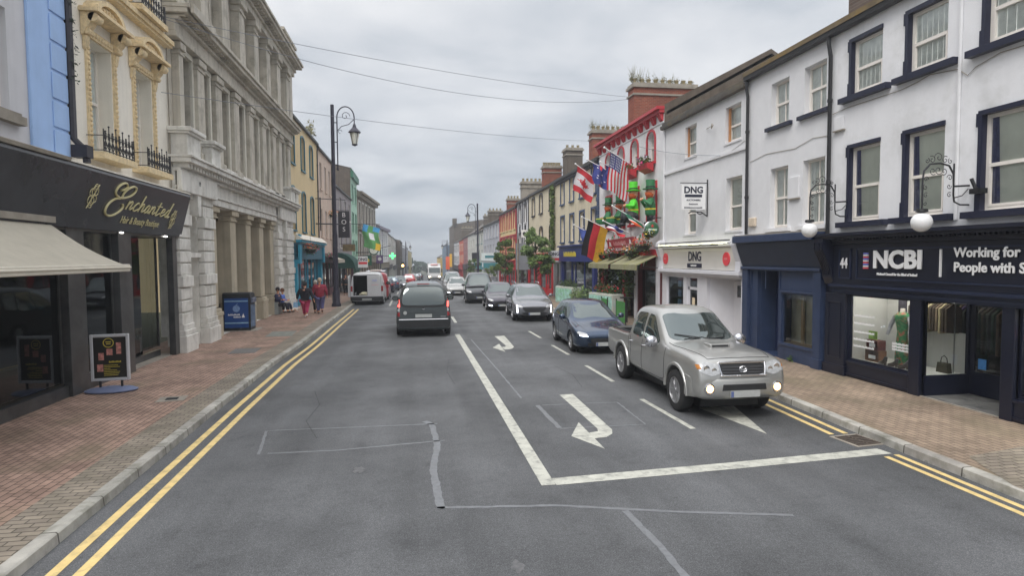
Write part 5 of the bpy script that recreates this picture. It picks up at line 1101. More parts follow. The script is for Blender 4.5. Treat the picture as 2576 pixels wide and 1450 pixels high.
# gold script
M_goldl = mat('gold_letter', S(196, 186, 138, 1), .35, .1, 10)
def on_fascia(Y, z, o=.02):                   # point on the tilted fascia face
    return (Y-3.0, -(.18+(z-3.55)/1.17*.30)-o, z)
def catmull(P, n=5):
    out = []; Q = [P[0]]+list(P)+[P[-1]]
    for i in range(1, len(Q)-2):
        for k in range(n):
            t_ = k/n; a, b_, c, d = Q[i-1], Q[i], Q[i+1], Q[i+2]
            out.append(tuple(.5*((2*b_[j])+(-a[j]+c[j])*t_+(2*a[j]-5*b_[j]+4*c[j]-d[j])*t_*t_+(-a[j]+3*b_[j]-3*c[j]+d[j])*t_**3) for j in range(2)))
    out.append(P[-1]); return out
EP = [(15.03, 4.463), (15.19, 4.509), (15.286, 4.586), (15.162, 4.643), (14.964, 4.586), (14.843, 4.498), (14.806, 4.402), (14.886, 4.336), (15.075, 4.299), (15.315, 4.328), (15.546, 4.399), (15.701, 4.498), (15.72, 4.588), (15.585, 4.612), (15.353, 4.537), (15.172, 4.413), (15.114, 4.303), (14.86, 4.26), (14.647, 4.157), (14.537, 4.03), (14.546, 3.922), (14.679, 3.872), (14.887, 3.892), (15.127, 3.984), (15.265, 4.089), (15.242, 4.173)]
GL = {'n': [[(0, 0), (0, 1), (0, .55), (.35, 1), (.55, .85), (.55, .15), (.75, .05), (1, .35)]], 'c': [[(.7, .8), (.45, 1), (.1, .6), (.15, .1), (.5, 0), (1, .35)]], 'h': [[(0, 0), (0, 2.0)], [(0, .5), (.3, 1), (.55, .85), (.55, .15), (.75, .05), (1, .35)]],
      'a': [[(.6, .85), (.3, 1), (.02, .5), (.2, 0), (.5, .3), (.6, .95), (.6, .2), (.75, .05), (1, .35)]], 't': [[(.2, 1.7), (.2, .2), (.4, 0), (.9, .35)], [(-.15, 1.15), (.75, 1.2)]], 'e': [[(0, .4), (.5, .6), (.5, .95), (.2, .95), (.05, .4), (.3, 0), (.9, .35)]], 'd': [[(.5, .85), (.25, 1), (.0, .5), (.2, 0), (.5, .4), (.58, 2.0)], [(.58, 2.0), (.58, .2), (.75, 0), (1, .2)]]}
b = MB()
def stroke(P, r): b.tube([on_fascia(*p) for p in catmull(P)], r, 6)
stroke(EP, .026)
x0 = 15.42
for ch in 'nchanted':
    for st_ in GL[ch]: stroke([(x0+p[0]*.30+p[1]*.20*.7, 4.07-.018*(x0-15.4)+p[1]*.20) for p in st_], .017)
    x0 += .315
b.build('gold_script', M_goldl, SL, smooth=True)
tlt = math.atan(.30/1.17)
o = text('Hair & Beauty Boutique', .25, Matrix.Translation(on_fascia(16.35, 3.82)) @ Matrix.Rotation(rad(90)+tlt, 4, 'X'), M_goldl, SL, depth=.005, shear=.45, sx=.88, bold=.0, name='gold_lettering')
for Yc, zc in ((13.92, 4.22), (18.25, 4.0)):
    b = MB()
    for s_ in (1, -1):
        for r0, oz in ((.12, .1), (.1, -.06), (.06, .2)): b.tube([on_fascia(Yc+s_*(.05+r0*math.cos(k*.55)), zc+oz*s_+r0*1.1*math.sin(k*.55)*(1-k*.04)) for k in range(12)], .01, 4)
    b.tube([on_fascia(Yc-.16, zc-.26), on_fascia(Yc+.16, zc+.26)], .012, 4); b.build('gold_flourish', M_goldl, SL)
# awning over the neighbouring window
M_awn = mat('cream_awning_canvas', S(172, 166, 152, 1.1), .9, .1, 3, streak=.0)
t = thing('awning', 'cream folding awning stretched out over the pavement from the black shopfront', 'awning', (-7.0, 8.8, 0), rad(90))
def awn_canvas():
    b = MB(); n, m_s = 56, 8; x0, x1 = -3.8, 3.95
    def P(i, j):
        x = x0+(x1-x0)*i/n; v = j/m_s; w = .012*math.cos(i*PI) if i % 2 else -.012
        return (x+(0 if v == 0 else -.0), -.12-1.3*v, 3.62-.82*v-.08*math.sin(PI*v)+w*.6)
    for i in range(n):
        for j in range(m_s): b.q(P(i, j), P(i+1, j), P(i+1, j+1), P(i, j+1))
    return b.build('canopy', M_awn, t, smooth='all', fixn=False)
awn_canvas()
MB().box(-3.85, 4.0, -1.52, -1.40, 2.66, 2.80).box(-3.85, 4.0, -1.54, -1.44, 2.72, 2.76).build('front_bar', mat('awning_bar', S(200, 194, 180, 1.1), .6, .08, 4), t, bevel=.015)
MB().box(-3.8, 4.0, -.24, .0, 3.6, 3.72).build('cassette', M_conc, t)
for x in (-3.3, 3.5): MB().tube([(x, -.1, 3.2), (x-.5*(1 if x > 0 else -1), -.7, 2.95), (x, -1.42, 2.72)], .025, 6).build('arm', M_conc, t)
# ---- L2: the grey stone classical building
M_stone = mat('grey_limestone', S(186, 180, 168, 1.15), .92, .16, 1.1, bump=.4, bscale=22, streak=.28, blotch=(S(112, 106, 92, 1), .55, 1.3))
M_stonew = mat('pale_limestone', S(212, 210, 204, 1.15), .9, .12, 1.6, bump=.4, bscale=22, streak=.2, blotch=(S(140, 134, 118, 1), .45, 1.8))
M_buff = mat('buff_sandstone', S(178, 168, 148, 1.12), .9, .15, 1.5, bump=.3, bscale=22, streak=.22)
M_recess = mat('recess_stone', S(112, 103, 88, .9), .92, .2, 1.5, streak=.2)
L2 = Bld('stone_bank_building', 'grand grey limestone building with rusticated piers, buff pilasters and heavy cornices', -1, 19.0, 36.0, 14.0)
def Lu(*ys): return [y-19.0 for y in ys]
# ground floor
go = [(19.95-19, 21.1-19, .5, 4.45, .55)]+[(a-19, c-19, .7, 4.7) for a, c in ((23.6, 24.5), (25.8, 26.7), (28.0, 28.9), (30.2, 31.0))]+[(33.0-19, 34.1-19, .5, 4.0, .5)]
shell(L2, M_stonew, [go[0], go[-1]]+[(22.2-19, 32.0-19, .12, 4.74)], z0=-.2, z1=5.2, reveal=.75, sides=False, back=False)
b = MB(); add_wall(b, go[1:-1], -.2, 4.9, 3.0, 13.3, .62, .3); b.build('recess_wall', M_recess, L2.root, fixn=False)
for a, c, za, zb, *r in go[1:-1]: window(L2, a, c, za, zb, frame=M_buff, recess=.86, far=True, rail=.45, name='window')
b = MB()
for a, c in ((.95, 2.1), (14.0, 15.1)): b.mark().box(a-.05, c+.05, .5, .55, .2, 4.6)
b.build('niche_back', M_stonew, L2.root)
# rusticated piers: courses with deep joints
b = MB()
for a, c in ((.05, .92), (2.12, 3.15), (13.05, 13.98), (15.15, 16.95)):
    b.mark()
    for k in range(11):
        z = .95+k*.37; pr = .2 if k not in (3, 8) else .26
        b.box(a, c, -pr, .0, z, z+.33)
        b.box(a+.03, c-.03, -pr+.05, .0, z+.33, z+.37)
    b.box(a-.04, c+.04, -.32, 0, -.1, .62).box(a-.02, c+.02, -.28, 0, .62, .78).box(a, c, -.24, 0, .78, .95)
b.build('rusticated_pier', M_stonew, L2.root, bevel=.02)
b = MB()
for a, c in ((.9, 2.14), (13.98, 15.15)):    # impost and keystone of the niches
    b.mark().box(a, c, -.1, .0, 2.95, 3.1); cx = (a+c)/2; b.mark().prism([(cx-.1, 4.25), (cx+.1, 4.25), (cx+.18, 4.95), (cx-.18, 4.95)], 'y', -.3, 0)
b.build('keystone', M_stonew, L2.root)
b = MB()
for Y in (22.75, 25.15, 27.35, 29.55, 31.6):  # buff pilasters
    u_ = Y-19; w_ = .36; b.mark()
    b.box(u_-w_, u_+w_, .02, .65, 1.15, 4.35).box(u_-w_-.05, u_+w_+.05, -.04, .46, 4.35, 4.42).box(u_-w_-.02, u_+w_+.02, -.01, .46, 4.42, 4.55).box(u_-w_-.1, u_+w_+.1, -.1, .46, 4.55, 4.76)
    b.box(u_-w_-.08, u_+w_+.08, -.06, .46, 1.0, 1.12).box(u_-w_-.12, u_+w_+.12, -.12, .46, .86, 1.0).box(u_-w_-.1, u_+w_+.1, -.1, .46, .1, .86)
b.build('pilaster', M_buff, L2.root, bevel=.02)
b = MB().box(0, 17, -.16, .3, 4.765, 5.0).box(0, 17, -.22, .3, 5.0, 5.06).box(0, 17, -.14, .3, 5.06, 5.48).box(0, 17, -.3, .1, 5.48, 5.58)
b.box(-.1, 17.1, -.62, .1, 5.72, 5.86).box(-.12, 17.12, -.68, .1, 5.86, 5.93)
k = .05
while k < 17: b.box(k, k+.12, -.5, 0, 5.58, 5.72); k += .26
for a, c in ((-.02, 3.2), (13.0, 17.05)): b.box(a, c, -.34, -.2, 4.9, 5.5)
b.build('ground_cornice', M_stonew, L2.root, bevel=.015)
for i, x in enumerate((.82, .98, 1.14)): pass
text('19', .2, FM(1.45, 5.25, .345), M_blacktrim, L2.root, depth=.004, name='carved_number')
# first floor
fo_ = [(a-19, c-19, 6.25, 9.15) for a, c in ((19.87, 20.84), (21.7, 22.5), (23.66, 24.67), (25.8, 26.8), (28.1, 29.1), (30.2, 31.2), (33.5, 34.7))]
shell(L2, M_stone, fo_, z0=5.2, z1=10.0, reveal=.45, sides=False, back=False)
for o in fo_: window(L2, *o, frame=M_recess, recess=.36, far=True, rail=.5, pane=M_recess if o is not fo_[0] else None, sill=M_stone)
b = MB(); edges = [.3]+[v for o in fo_ for v in o[:2]]+[16.7]
for i in range(0, len(edges), 2):
    a, c = edges[i], edges[i+1]; 
    if c-a < .3: continue
    cx = (a+c)/2; w_ = min(.34, (c-a)/2-.12)
    for cc in ([cx] if c-a < 1.7 else [a+.45, c-.45]):
        b.mark()
        b.box(cc-w_, cc+w_, -.22, 0, 6.3, 9.25).box(cc-w_-.06, cc+w_+.06, -.3, 0, 9.1, 9.3).box(cc-w_-.03, cc+w_+.03, -.26, 0, 8.95, 9.02).box(cc-w_-.08, cc+w_+.08, -.3, 0, 5.95, 6.3)
b.build('pilaster', M_stone, L2.root, bevel=.015)
M_stonel = mat('light_stone_trim', S(206, 202, 190, 1.15), .9, .12, 1.6, streak=.15)
b = MB()
for o in fo_: b.mark().box(o[0]-.14, o[0]-.005, -.1, 0, 6.2, 9.3).box(o[1]+.005, o[1]+.14, -.1, 0, 6.2, 9.3).box(o[0]-.14, o[1]+.14, -.12, 0, 9.16, 9.32).box(o[0]-.05, o[0]-.002, .02, .4, 6.25, 9.15)
b.build('window_surround', M_stonel, L2.root, bevel=.015)
b = MB()
for a, c in ((.0, 1.1), (2.15, 3.05), (14.9, 16.0), (16.3, 17.0)):   # pedestals on the cornice
    b.mark().box(a, c, -.52, 0, 5.94, 6.55).box(a-.08, c+.08, -.6, 0, 6.55, 6.62).box(a-.12, c+.12, -.66, 0, 6.62, 6.74)
b.mark().box(3.4, 14.5, -.3, -.05, 5.94, 6.2).build('pedestal', M_stonew, L2.root, bevel=.02)
b = MB().box(0, 17, -.32, .1, 9.34, 9.5).box(0, 17, -.28, .1, 9.5, 9.82).box(0, 17, -.4, .1, 9.82, 9.92).box(-.1, 17.1, -.66, .1, 9.98, 10.12).box(-.12, 17.12, -.74, .1, 10.12, 10.24); k = .05
while k < 17: b.box(k, k+.1, -.56, 0, 9.92, 9.98); k += .22
b.box(-.06, 1.9, -.84, -.74, 9.98, 10.24).build('middle_cornice', M_stone, L2.root, bevel=.015)
# attic floor
ao = [(a-19, c-19, 10.9, 12.85, .45) for a, c in ((19.8, 20.8), (21.9, 22.8), (25.6, 26.05+.5), (27.65, 28.4), (29.95, 30.8), (32.0, 32.7), (33.5, 34.3))]
ao = [(a, c, 10.9, 12.85, .4) for a, c in ((.8, 1.7), (2.9, 3.8), (5.1, 6.0), (7.3, 8.2), (9.5, 10.4), (11.7, 12.6), (13.9, 14.8))]
shell(L2, M_stone, ao, z0=10.0, z1=13.4, reveal=.4, sides=True)
for o in ao: window(L2, *o[:4], frame=M_recess, recess=.3, far=True, rail=.5)
b = MB()
for k in range(8):
    cc = .3+k*2.2
    if cc > 16.6: break
    b.mark().box(cc-.36, cc+.36, -.34, 0, 10.5, 12.9).box(cc-.44, cc+.44, -.42, 0, 10.25, 10.5).box(cc-.42, cc+.42, -.4, 0, 12.6, 12.68).box(cc-.46, cc+.46, -.46, 0, 12.86, 13.1)
for o in ao: b.mark().box(o[0]-.1, o[0], -.08, 0, 10.9, 12.4).box(o[1], o[1]+.1, -.08, 0, 10.9, 12.4).box((o[0]+o[1])/2-.1, (o[0]+o[1])/2+.1, -.2, 0, 12.86, 13.1)
b.mark().box(15.9, 16.9, -.34, 0, 10.3, 13.1).build('attic_pilaster', M_stone, L2.root, bevel=.015)
b = MB().box(0, 17, -.46, .1, 13.1, 13.34).box(-.05, 17.05, -.56, .1, 13.34, 13.46).box(-.15, 17.15, -.86, .1, 13.54, 13.68).box(-.18, 17.18, -.94, .1, 13.68, 13.8); k = .05
while k < 17: b.box(k, k+.14, -.74, 0, 13.46, 13.54); k += .34
b.box(0, 17, -.3, .2, 13.8, 14.3).box(-.05, 17.05, -.36, .25, 14.3, 14.42).box(13.9, 17.05, -.5, .4, 13.8, 14.6).box(13.8, 17.15, -.6, .5, 14.6, 14.75).build('top_cornice', M_stone, L2.root, bevel=.015)
t = thing('utility_pipe', 'thin grey pipe and cable running up the joint between ivory and stone buildings', 'pipe', wp(L2, -.06, -.06, 4.9), rad(90)); MB().tube([(0, 0, 0), (.02, 0, 2), (-.01, 0, 5), (0, 0, 7.5)], .02, 5).tube([(.1, -.02, 0), (.14, -.02, .6), (.06, 0, .9)], .012, 5).build('pipe', M_conc, t)
t = thing('wall_cabinet', 'low grey metal cabinet used as a seat beside the far buff pilaster', 'cabinet', (-7.05, 31.55, .12), rad(90)); MB().box(-.35, .35, -.32, .1, 0, .62).build('cabinet_body', mat('grey_cabinet', S(150, 156, 156, 1), .6, .1, 5), t, bevel=.015)
MB().box(-.3, .3, -.33, -.321, .06, .56).build('door', mat('grey_cabinet_door', S(140, 146, 146, 1), .6, .1, 5), t)

# ---- the rest of the left side
M_yel = mat('butter_render', S(210, 190, 150, 1.12), .9, .06, 1.2, streak=.1, bump=.2, bscale=18); M_tealt = mat('teal_gloss', S(50, 112, 128, 1), .45, .15, 5)
L3, l3 = terrace('butter_yellow_building', 'butter yellow building with teal window surrounds above the turquoise shop', -1, 36.0, 46.3, 11.25, M_yel, [(8.5, 10.6), (4.6, 7.1)], [(36.5, 37.7), (39.9, 41.1), (43.1, 44.3)], frame=M_tealt, sill=M_tealt, trim=None, arch=.2, recess=.22, pipes=[(46.1, 3.5)])
for Y in (37.1, 40.5, 43.7):
    for za, zb in ((8.5, 10.6), (4.6, 7.1)): a, c = L3.ur(Y-.6, Y+.6); arch_trim(L3, a, c, za, zb, M_tealt, .1, .2, .06)
f = MB()
for k in range(14): f.leaves((9.0-k*.1+.2*math.sin(k), .1, 11.6+.12*k*(k < 7)+.02*k), (.3, .3, .25), 14, .09, rn)
f.build('weeds', M_weed, L3.root)
M_turq = mat('turquoise_paint', S(42, 146, 176, 1.05), .5, .12, 4); M_turqd = mat('turquoise_fascia', S(40, 100, 122, 1), .5, .12, 4)
simple_shop(L3, 34.9+1.2, 45.8, 3.7, .8, M_turqd, M_turq, doorY=40.6, riser=.6, pil=.5, proud=.3)
b = MB().box(.1, .7, -.5, -.3, 2.6, 4.3).box(9.2, 9.8, -.5, -.3, 2.6, 4.0).box(0, 9.9, -.62, -.3, 3.85, 3.98); b.build('shopfront_consoles', M_turq, L3.root)
b = MB().prism([(-.3, 3.98), (-.7, 4.0), (-.3, 4.35)], 'x', 0, 9.9); b.build('canopy_top', M_crml, L3.root)
L3b, _r = terrace('pale_pink_building', 'narrow pale pink and cream building behind the tall street lamp', -1, 46.3, 54.0, 11.3, mat('pale_pink_render', S(206, 186, 170, 1.1), .9, .1, 1.5, streak=.25), [(8.4, 10.4), (4.8, 6.9)], [(47.5, 48.5), (50, 51), (52.3, 53.3)], frame=M_pgrey, pipes=[(53.8, 3.4)])
M_maroon = mat('maroon_paint', S(86, 44, 54, 1), .5, .15, 4)
simple_shop(L3b, 46.5, 53.8, 3.4, .6, M_maroon, M_maroon, doorY=50)
t = thing('awning', 'small white awning over the maroon shop beside the lamp post', 'awning', (-6.8, 49, 0), rad(90)); MB().prism([(0, 3.2), (-1.1, 2.8), (-1.1, 2.72), (0, 3.1)], 'x', -2, 2).build('canopy', M_awn, t); MB().box(-2, 2, -1.12, -1.09, 2.55, 2.8).build('valance', M_awn, t)
M_gryl = mat('grey_lilac_render', S(150, 144, 146, 1.1), .9, .12, 1.5, streak=.25)
L4, l4 = terrace('grey_lilac_building', 'grey-lilac building with a steep slate roof below the green building', -1, 54.0, 70.0, 9.9, M_gryl, [(7.4, 9.2), (4.4, 6.4)], [(55.5, 56.9), (59.5, 60.9), (63.5, 64.9), (67.3, 68.7)], frame=M_crml, sill=M_crml)
simple_shop(L4, 54.3, 61.8, 3.4, .7, M_blacktrim, M_blacktrim, doorY=58); simple_shop(L4, 62.2, 69.8, 3.4, .7, M_maroon, M_maroon, doorY=66)
M_grn = mat('mint_render', S(170, 206, 186, 1.1), .9, .08, 1.5); M_grnd = mat('green_trim_paint', S(44, 110, 84, 1), .5, .15, 4)
L5, l5 = terrace('mint_green_building', 'tall mint building with dark green eaves and a bare slate-grey gable', -1, 70.0, 77.3, 13.6, M_grn, [(10, 12), (6.6, 8.8), (4, 5.6)], [(71.2, 72.6), (74.6, 76)], frame=M_grnd, trim=M_grnd, gable=M_gable, gutter=M_grnd, rise=1.0)
MB().box(-.04, -.001, 0, 9, -.5, 13.6).build('gable_wall', M_gable, L5.root)
MB().box(0, L5.W, -.3, 0, 12.7, 13.4).build('eaves_band', M_grnd, L5.root)
simple_shop(L5, 70.3, 77.1, 3.4, .7, M_grnd, M_grnd, doorY=74)
M_brnst = mat('brown_sandstone', S(136, 126, 112, 1.1), .92, .15, 1.5, streak=.2)
def skew(B, ang): B.root.rotation_euler = (0, 0, B.root.rotation_euler.z-ang)
L6, l6 = terrace('sandstone_bank_building', 'brown sandstone corner building with tall windows behind the street clock', -1, 77.3, 94.8, 12.2, M_brnst, [(8.2, 11.0), (4.2, 7.0)], [(78.6, 79.9), (81.4, 82.7), (84.4, 85.7), (87.4, 88.7), (90.4, 91.7), (93, 94.2)], frame=M_stonew, trim=M_stonew, tw_=.2, recess=.3)
skew(L6, .065)
MB().box(-.1, L6.W+.2, -.7, 0, 11.9, 12.2).box(-.1, L6.W+.2, -.4, 0, 11.5, 11.9).box(-.05, L6.W+.1, -.4, 0, 7.45, 7.8).box(-.05, L6.W+.1, -.6, 0, 3.3, 3.7).build('cornices', M_brnst, L6.root)
b = MB()
for k in range(8): b.mark().box(.3+k*2.3, .8+k*2.3, -.2, 0, .2, 3.3)
b.build('pilaster', M_brnst, L6.root)
L7, l7 = terrace('white_quoined_building', 'tall white building with lilac-grey quoins beyond the sandstone one', -1, 95.0, 111.0, 9.2, M_wwall2, [(6.4, 8.3), (4.2, 5.8)], [(98.6, 100.2), (104.2, 105.8), (107.5, 109)], frame=M_gryl, X=-5.8, rise=2.2, recess=.2)
skew(L7, .065)
b = MB()
for k in range(14): b.box(-.02+(.0), .5+.3*(k % 2), -.06, 0, 3.2+.42*k, 3.2+.42*k+.36).box(6.9-.15*(k % 2), 7.6+.15*(k % 2), -.06, 0, 3.2+.42*k, 3.2+.42*k+.36)
b.box(-.1, L7.W+.1, -.5, 0, 8.85, 9.25); b.build('quoins', mat('lilac_grey_stone', S(140, 134, 150, 1), .9, .1, 2), L7.root)
simple_shop(L7, 95.4, 110.6, 3.4, .8, M_brnst, M_brnst, doorY=103)
def farb(name, label, Y0, Y1, H, m, X, n=3, shopm=None, rise=2.4, gable=None):
    c = [(Y0+(Y1-Y0)*(k+.25)/n, Y0+(Y1-Y0)*(k+.7)/n) for k in range(n)]
    B, r = terrace(name, label, -1, Y0, Y1, H, m, [(6.0, 7.6), (3.7, 5.2)], c, frame=M_offw, X=X, rise=rise, gable=gable)
    simple_shop(B, Y0+.3, Y1-.3, 3.2, .7, shopm or M_blacktrim, shopm or M_offw); return B, r
farb('white_slate_roofed_building', 'white building with dark slate roof behind the green pharmacy cross', 111, 130, 9.0, M_offw, -4.9, gable=M_gable)
farb('pale_terrace_building', 'pale building with white painted quoins beyond the pharmacy cross', 130, 150, 9.2, M_offw, -4.6, gable=M_offw)
farb('grey_gabled_building', 'dark grey gabled building poking above the far left roofs', 150, 176, 9.6, M_gable, -3.6, gable=M_gable, rise=1.0)
B_, r_ = farb('blue_grey_building', 'small blue-grey building beyond the dark gable', 176, 190, 8.6, M_pgrey, -2.2)
farb('yellow_cream_building', 'cream yellow building at the far left end of the street', 190, 225, 8.0, mat('yellow_cream_render', S(206, 194, 150, 1.1), .9, .1, 1), -1.2, gable=M_cream)

# ================================================================= STREET FURNITURE
M_lamp = mat('dark_lamp_paint', S(44, 42, 58, 1), .45, .15, 6)
def street_lamp(label, x, y, h, side, group='tall lamp posts along the street'):
    t = thing('street_lamp', label, 'lamp', (x, y, gz(y)+.12), 0, group); s = side
    b = MB().lathe([(.27, 0), (.27, .12), (.22, .2), (.21, .75), (.17, .85), (.145, .95), (.145, 4.1), (.125, 4.2), (.11, 4.4), (.10, h)], (0, 0, 0), 14); b.build('column', M_lamp, t, smooth=True)
    b = MB().tube([(s*.16, 0, h-3.6), (s*.25, 0, h-3.6), (s*.25, 0, h-.7)], .035, 6)
    arc = [(s*(.25+.48*(1-math.cos(PI*k/12))), 0, h-.7+.62*math.sin(PI*k/12)) for k in range(13)]; b.tube(arc, .035, 6).tube([(s*1.21, 0, h-.7), (s*1.21, 0, h-1.0)], .03, 6)
    b.tube([(s*(.72+(.26-.018*k)*math.cos(k*.6)), 0, h-.62+(.26-.018*k)*math.sin(k*.6)) for k in range(14)], .018, 5)
    b.tube([(s*.27, 0, h-1.45), (s*.5, 0, h-1.2), (s*.9, 0, h-1.08), (s*1.18, 0, h-.8)], .022, 5).tube([(s*(.42+.1*math.cos(k*.7)), 0, h-1.5+.1*math.sin(k*.7)) for k in range(8)], .014, 5)
    for z in (h-3.4, h-2.1, h-1.0): b.tube([(s*.1, 0, z), (s*.26, 0, z)], .03, 5)
    b.ball((s*.25, 0, h-3.65), .06, 8, 6).build('scroll_arm', M_lamp, t, smooth=True)
    c = (s*1.21, 0, 0); zl = h-2.2
    b = MB().lathe([(.03, zl+1.2), (.08, zl+1.1), (.12, zl+.95), (.34, zl+.72), (.36, zl+.66), (.3, zl+.64)], c, 8)
    for k in range(4):
        a = PI/4+k*PI/2; b.tube([(c[0]+.28*math.cos(a), .28*math.sin(a), zl+.64), (c[0]+.15*math.cos(a), .15*math.sin(a), zl)], .018, 4)
    b.lathe([(.17, zl), (.17, zl-.04), (.04, zl-.1)], c, 8).build('lantern', M_lamp, t)
    MB().lathe([(.15, zl+.02), (.27, zl+.62)], c, 4).build('lantern_glass', mat('lantern_glass', S(225, 222, 205), .15, .05, 5), t)
    return t
street_lamp('tall dark street lamp with scroll arm on the left pavement by the turquoise shop', -4.52, 35.9, 11.5, 1)
street_lamp('tall street lamp on the right pavement rising above the pale grey building', 7.75, 75, 10.2, -1)
street_lamp('far street lamp on the right near the orange-red building', 7.9, 150, 9.4, -1)
street_lamp('small far lamp post on the left beyond the pharmacy cross', -2.4, 160, 9.6, 1)
t = thing('bracket_lamp_post', 'thin dark post on the left pavement before the white quoined building', 'post', (-5.3, 96, gz(96)), 0); MB().tube([(0, 0, 0), (0, 0, 6.2)], .09, 6).tube([(0, 0, 5.6), (1.6, 0, 6.0)], .05, 5).build('post', M_lamp, t)
t = thing('traffic_light', 'traffic light showing amber on the left beyond the parked cars', 'traffic light', (-1.75, 88, gz(88)), 0); MB().tube([(0, 0, 0), (0, 0, 3.0)], .07, 6).build('post', M_lamp, t); MB().box(-.2, .2, -.1, .15, 2.3, 3.3).build('signal_head', M_black, t)
MB().lathe([(.17, -.13), (.17, -.1)], (0, 0, 2.8), 12, 'y').build('amber_lens', mat('amber_light', (1, .5, .12), .5, 0, emit=9), t)
t = thing('pharmacy_cross', 'glowing green pharmacy cross hanging over the left pavement in the distance', 'sign', (-3.6, 100, gz(100)+4.5), 0)
MB().prism([(-.15, -.5), (.15, -.5), (.15, -.15), (.5, -.15), (.5, .15), (.15, .15), (.15, .5), (-.15, .5), (-.15, .15), (-.5, .15), (-.5, -.15), (-.15, -.15)], 'y', -.1, .1).build('cross', mat('green_light', (.08, .9, .2), .5, 0, emit=2.2), t); MB().tube([(0, 0, 0), (-2, .2, 0)], .05, 5).build('bracket', M_black, t)
# solar litter bin
t = thing('litter_bin', 'tall blue and black litter bin standing against the buff pilasters', 'bin', (-6.82, 24.9, .12), rad(2)); M_binblk = mat('bin_black', S(32, 36, 42, 1), .45, .1, 5)
b = MB().box(-.5, .5, -.42, .42, 0, 1.34).prism([(-.42, 1.34), (.42, 1.34), (.42, 1.40), (.1, 1.47), (-.34, 1.47), (-.42, 1.42)], 'x', -.5, .5); b.build('casing', M_binblk, t, bevel=.02)
M_binblue = mat('bin_blue_poster', S(34, 72, 134, 1.1), .35, .15, 4)
p = MB().box(-.43, .43, -.435, -.421, .12, 1.26).build('front_poster', M_binblue, t)
M_cy = mat('bin_pale_band', S(150, 190, 215, 1), .4, .2, 6)
MB().box(-.42, .42, -.441, -.436, 1.13, 1.17).box(-.42, .42, -.441, -.436, .29, .33).build('pale_band', M_cy, t)
b = MB().lathe([(.13, -.441), (.13, -.436)], (0, 0, .86), 16, 'y').prism([(-.04, .98), (.06, 1.08), (.02, .96)], 'y', -.441, -.436); b.build('emblem', mat('bin_emblem', S(130, 160, 205, 1), .4, .3, 25), p)
scrib(p, -.3, .15, .437, .60, .66, M_let); scrib(p, -.1, .14, .437, .51, .57, M_let); MB().prism([(.18, .52), (.3, .52), (.25, .68)], 'y', -.441, -.437).build('white_mark', M_let, p)
MB().box(.501, .512, -.36, .36, .12, 1.0).build('side_poster', mat('bin_side_poster', S(96, 120, 150, 1), .5, .55, 6), t); MB().box(.501, .58, -.3, .3, 1.06, 1.26).build('hopper', mat('bin_hopper', S(110, 116, 135, 1), .35, .2, 6), t, bevel=.02)
MB().box(-.6, .75, -.6, .6, -.02, .012).build('concrete_base', M_conc, t)
# pavement sign in front of the salon
t = thing('pavement_sign', 'black pavement poster sign in a silver frame on a blue-grey rubber base', 'sign', (-6.35, 13.75, .13), rad(7))
b = MB().box(-.36, -.30, -.03, .03, .22, 1.2).box(.30, .36, -.03, .03, .22, 1.2).box(-.3, .3, -.03, .03, 1.14, 1.2).box(-.3, .3, -.03, .03, .22, .28); b.build('frame', mat('silver_frame', S(190, 192, 196), .35, .08, metal=.3), t, bevel=.012)
pp = MB().box(-.305, .305, -.015, .015, .275, 1.145).build('poster', mat('black_poster', (.015, .015, .014), .3, .1), t)
MB().tube([(-.2, 0, .05), (-.2, 0, .24)], .025, 6).tube([(.2, 0, .05), (.2, 0, .24)], .025, 6).build('feet', M_black, t)
b = MB().lathe([(.48, 0), (.5, .025), (.42, .06), (.2, .09), (.05, .1)], (0, 0, 0), 24, sy=.62); b.build('base', mat('blue_grey_rubber', S(110, 120, 150, 1), .7, .1, 5), t, smooth=True)
M_ph = mat('poster_photo', S(205, 140, 130, 1), .5, .5, 22); M_yl = mat('poster_yellow', S(214, 196, 80, 1), .5, .1)
for (x, z, w_, h_) in ((-.21, .66, .1, .15), (-.06, .76, .11, .13), (.12, .78, .09, .24), (-.24, .42, .11, .15)): MB().box(x, x+w_, -.02, -.0155, z, z+h_).build('photo', M_ph, pp)
b = MB(); 
for k in range(24):
    a0, a1 = 2*PI*k/24, 2*PI*(k+1)/24; b.prism([(-.02+.1*math.cos(a0), 1.02+.1*math.sin(a0)), (-.02+.1*math.cos(a1), 1.02+.1*math.sin(a1)), (-.02+.085*math.cos(a1), 1.02+.085*math.sin(a1)), (-.02+.085*math.cos(a0), 1.02+.085*math.sin(a0))], 'y', -.02, -.0155)
b.box(-.07, .03, -.02, -.0155, 1.03, 1.05).box(-.06, .02, -.02, -.0155, .99, 1.01).build('yellow_ring', M_yl, pp)
scrib(pp, -.02, .2, .0165, .60, .635, M_yl)
for k in range(7): scrib(pp, -.12, -.12+(.26, .3, .12, .24, .3, .28, .26)[k], .0165, .54-k*.035, .553-k*.035, M_yl)
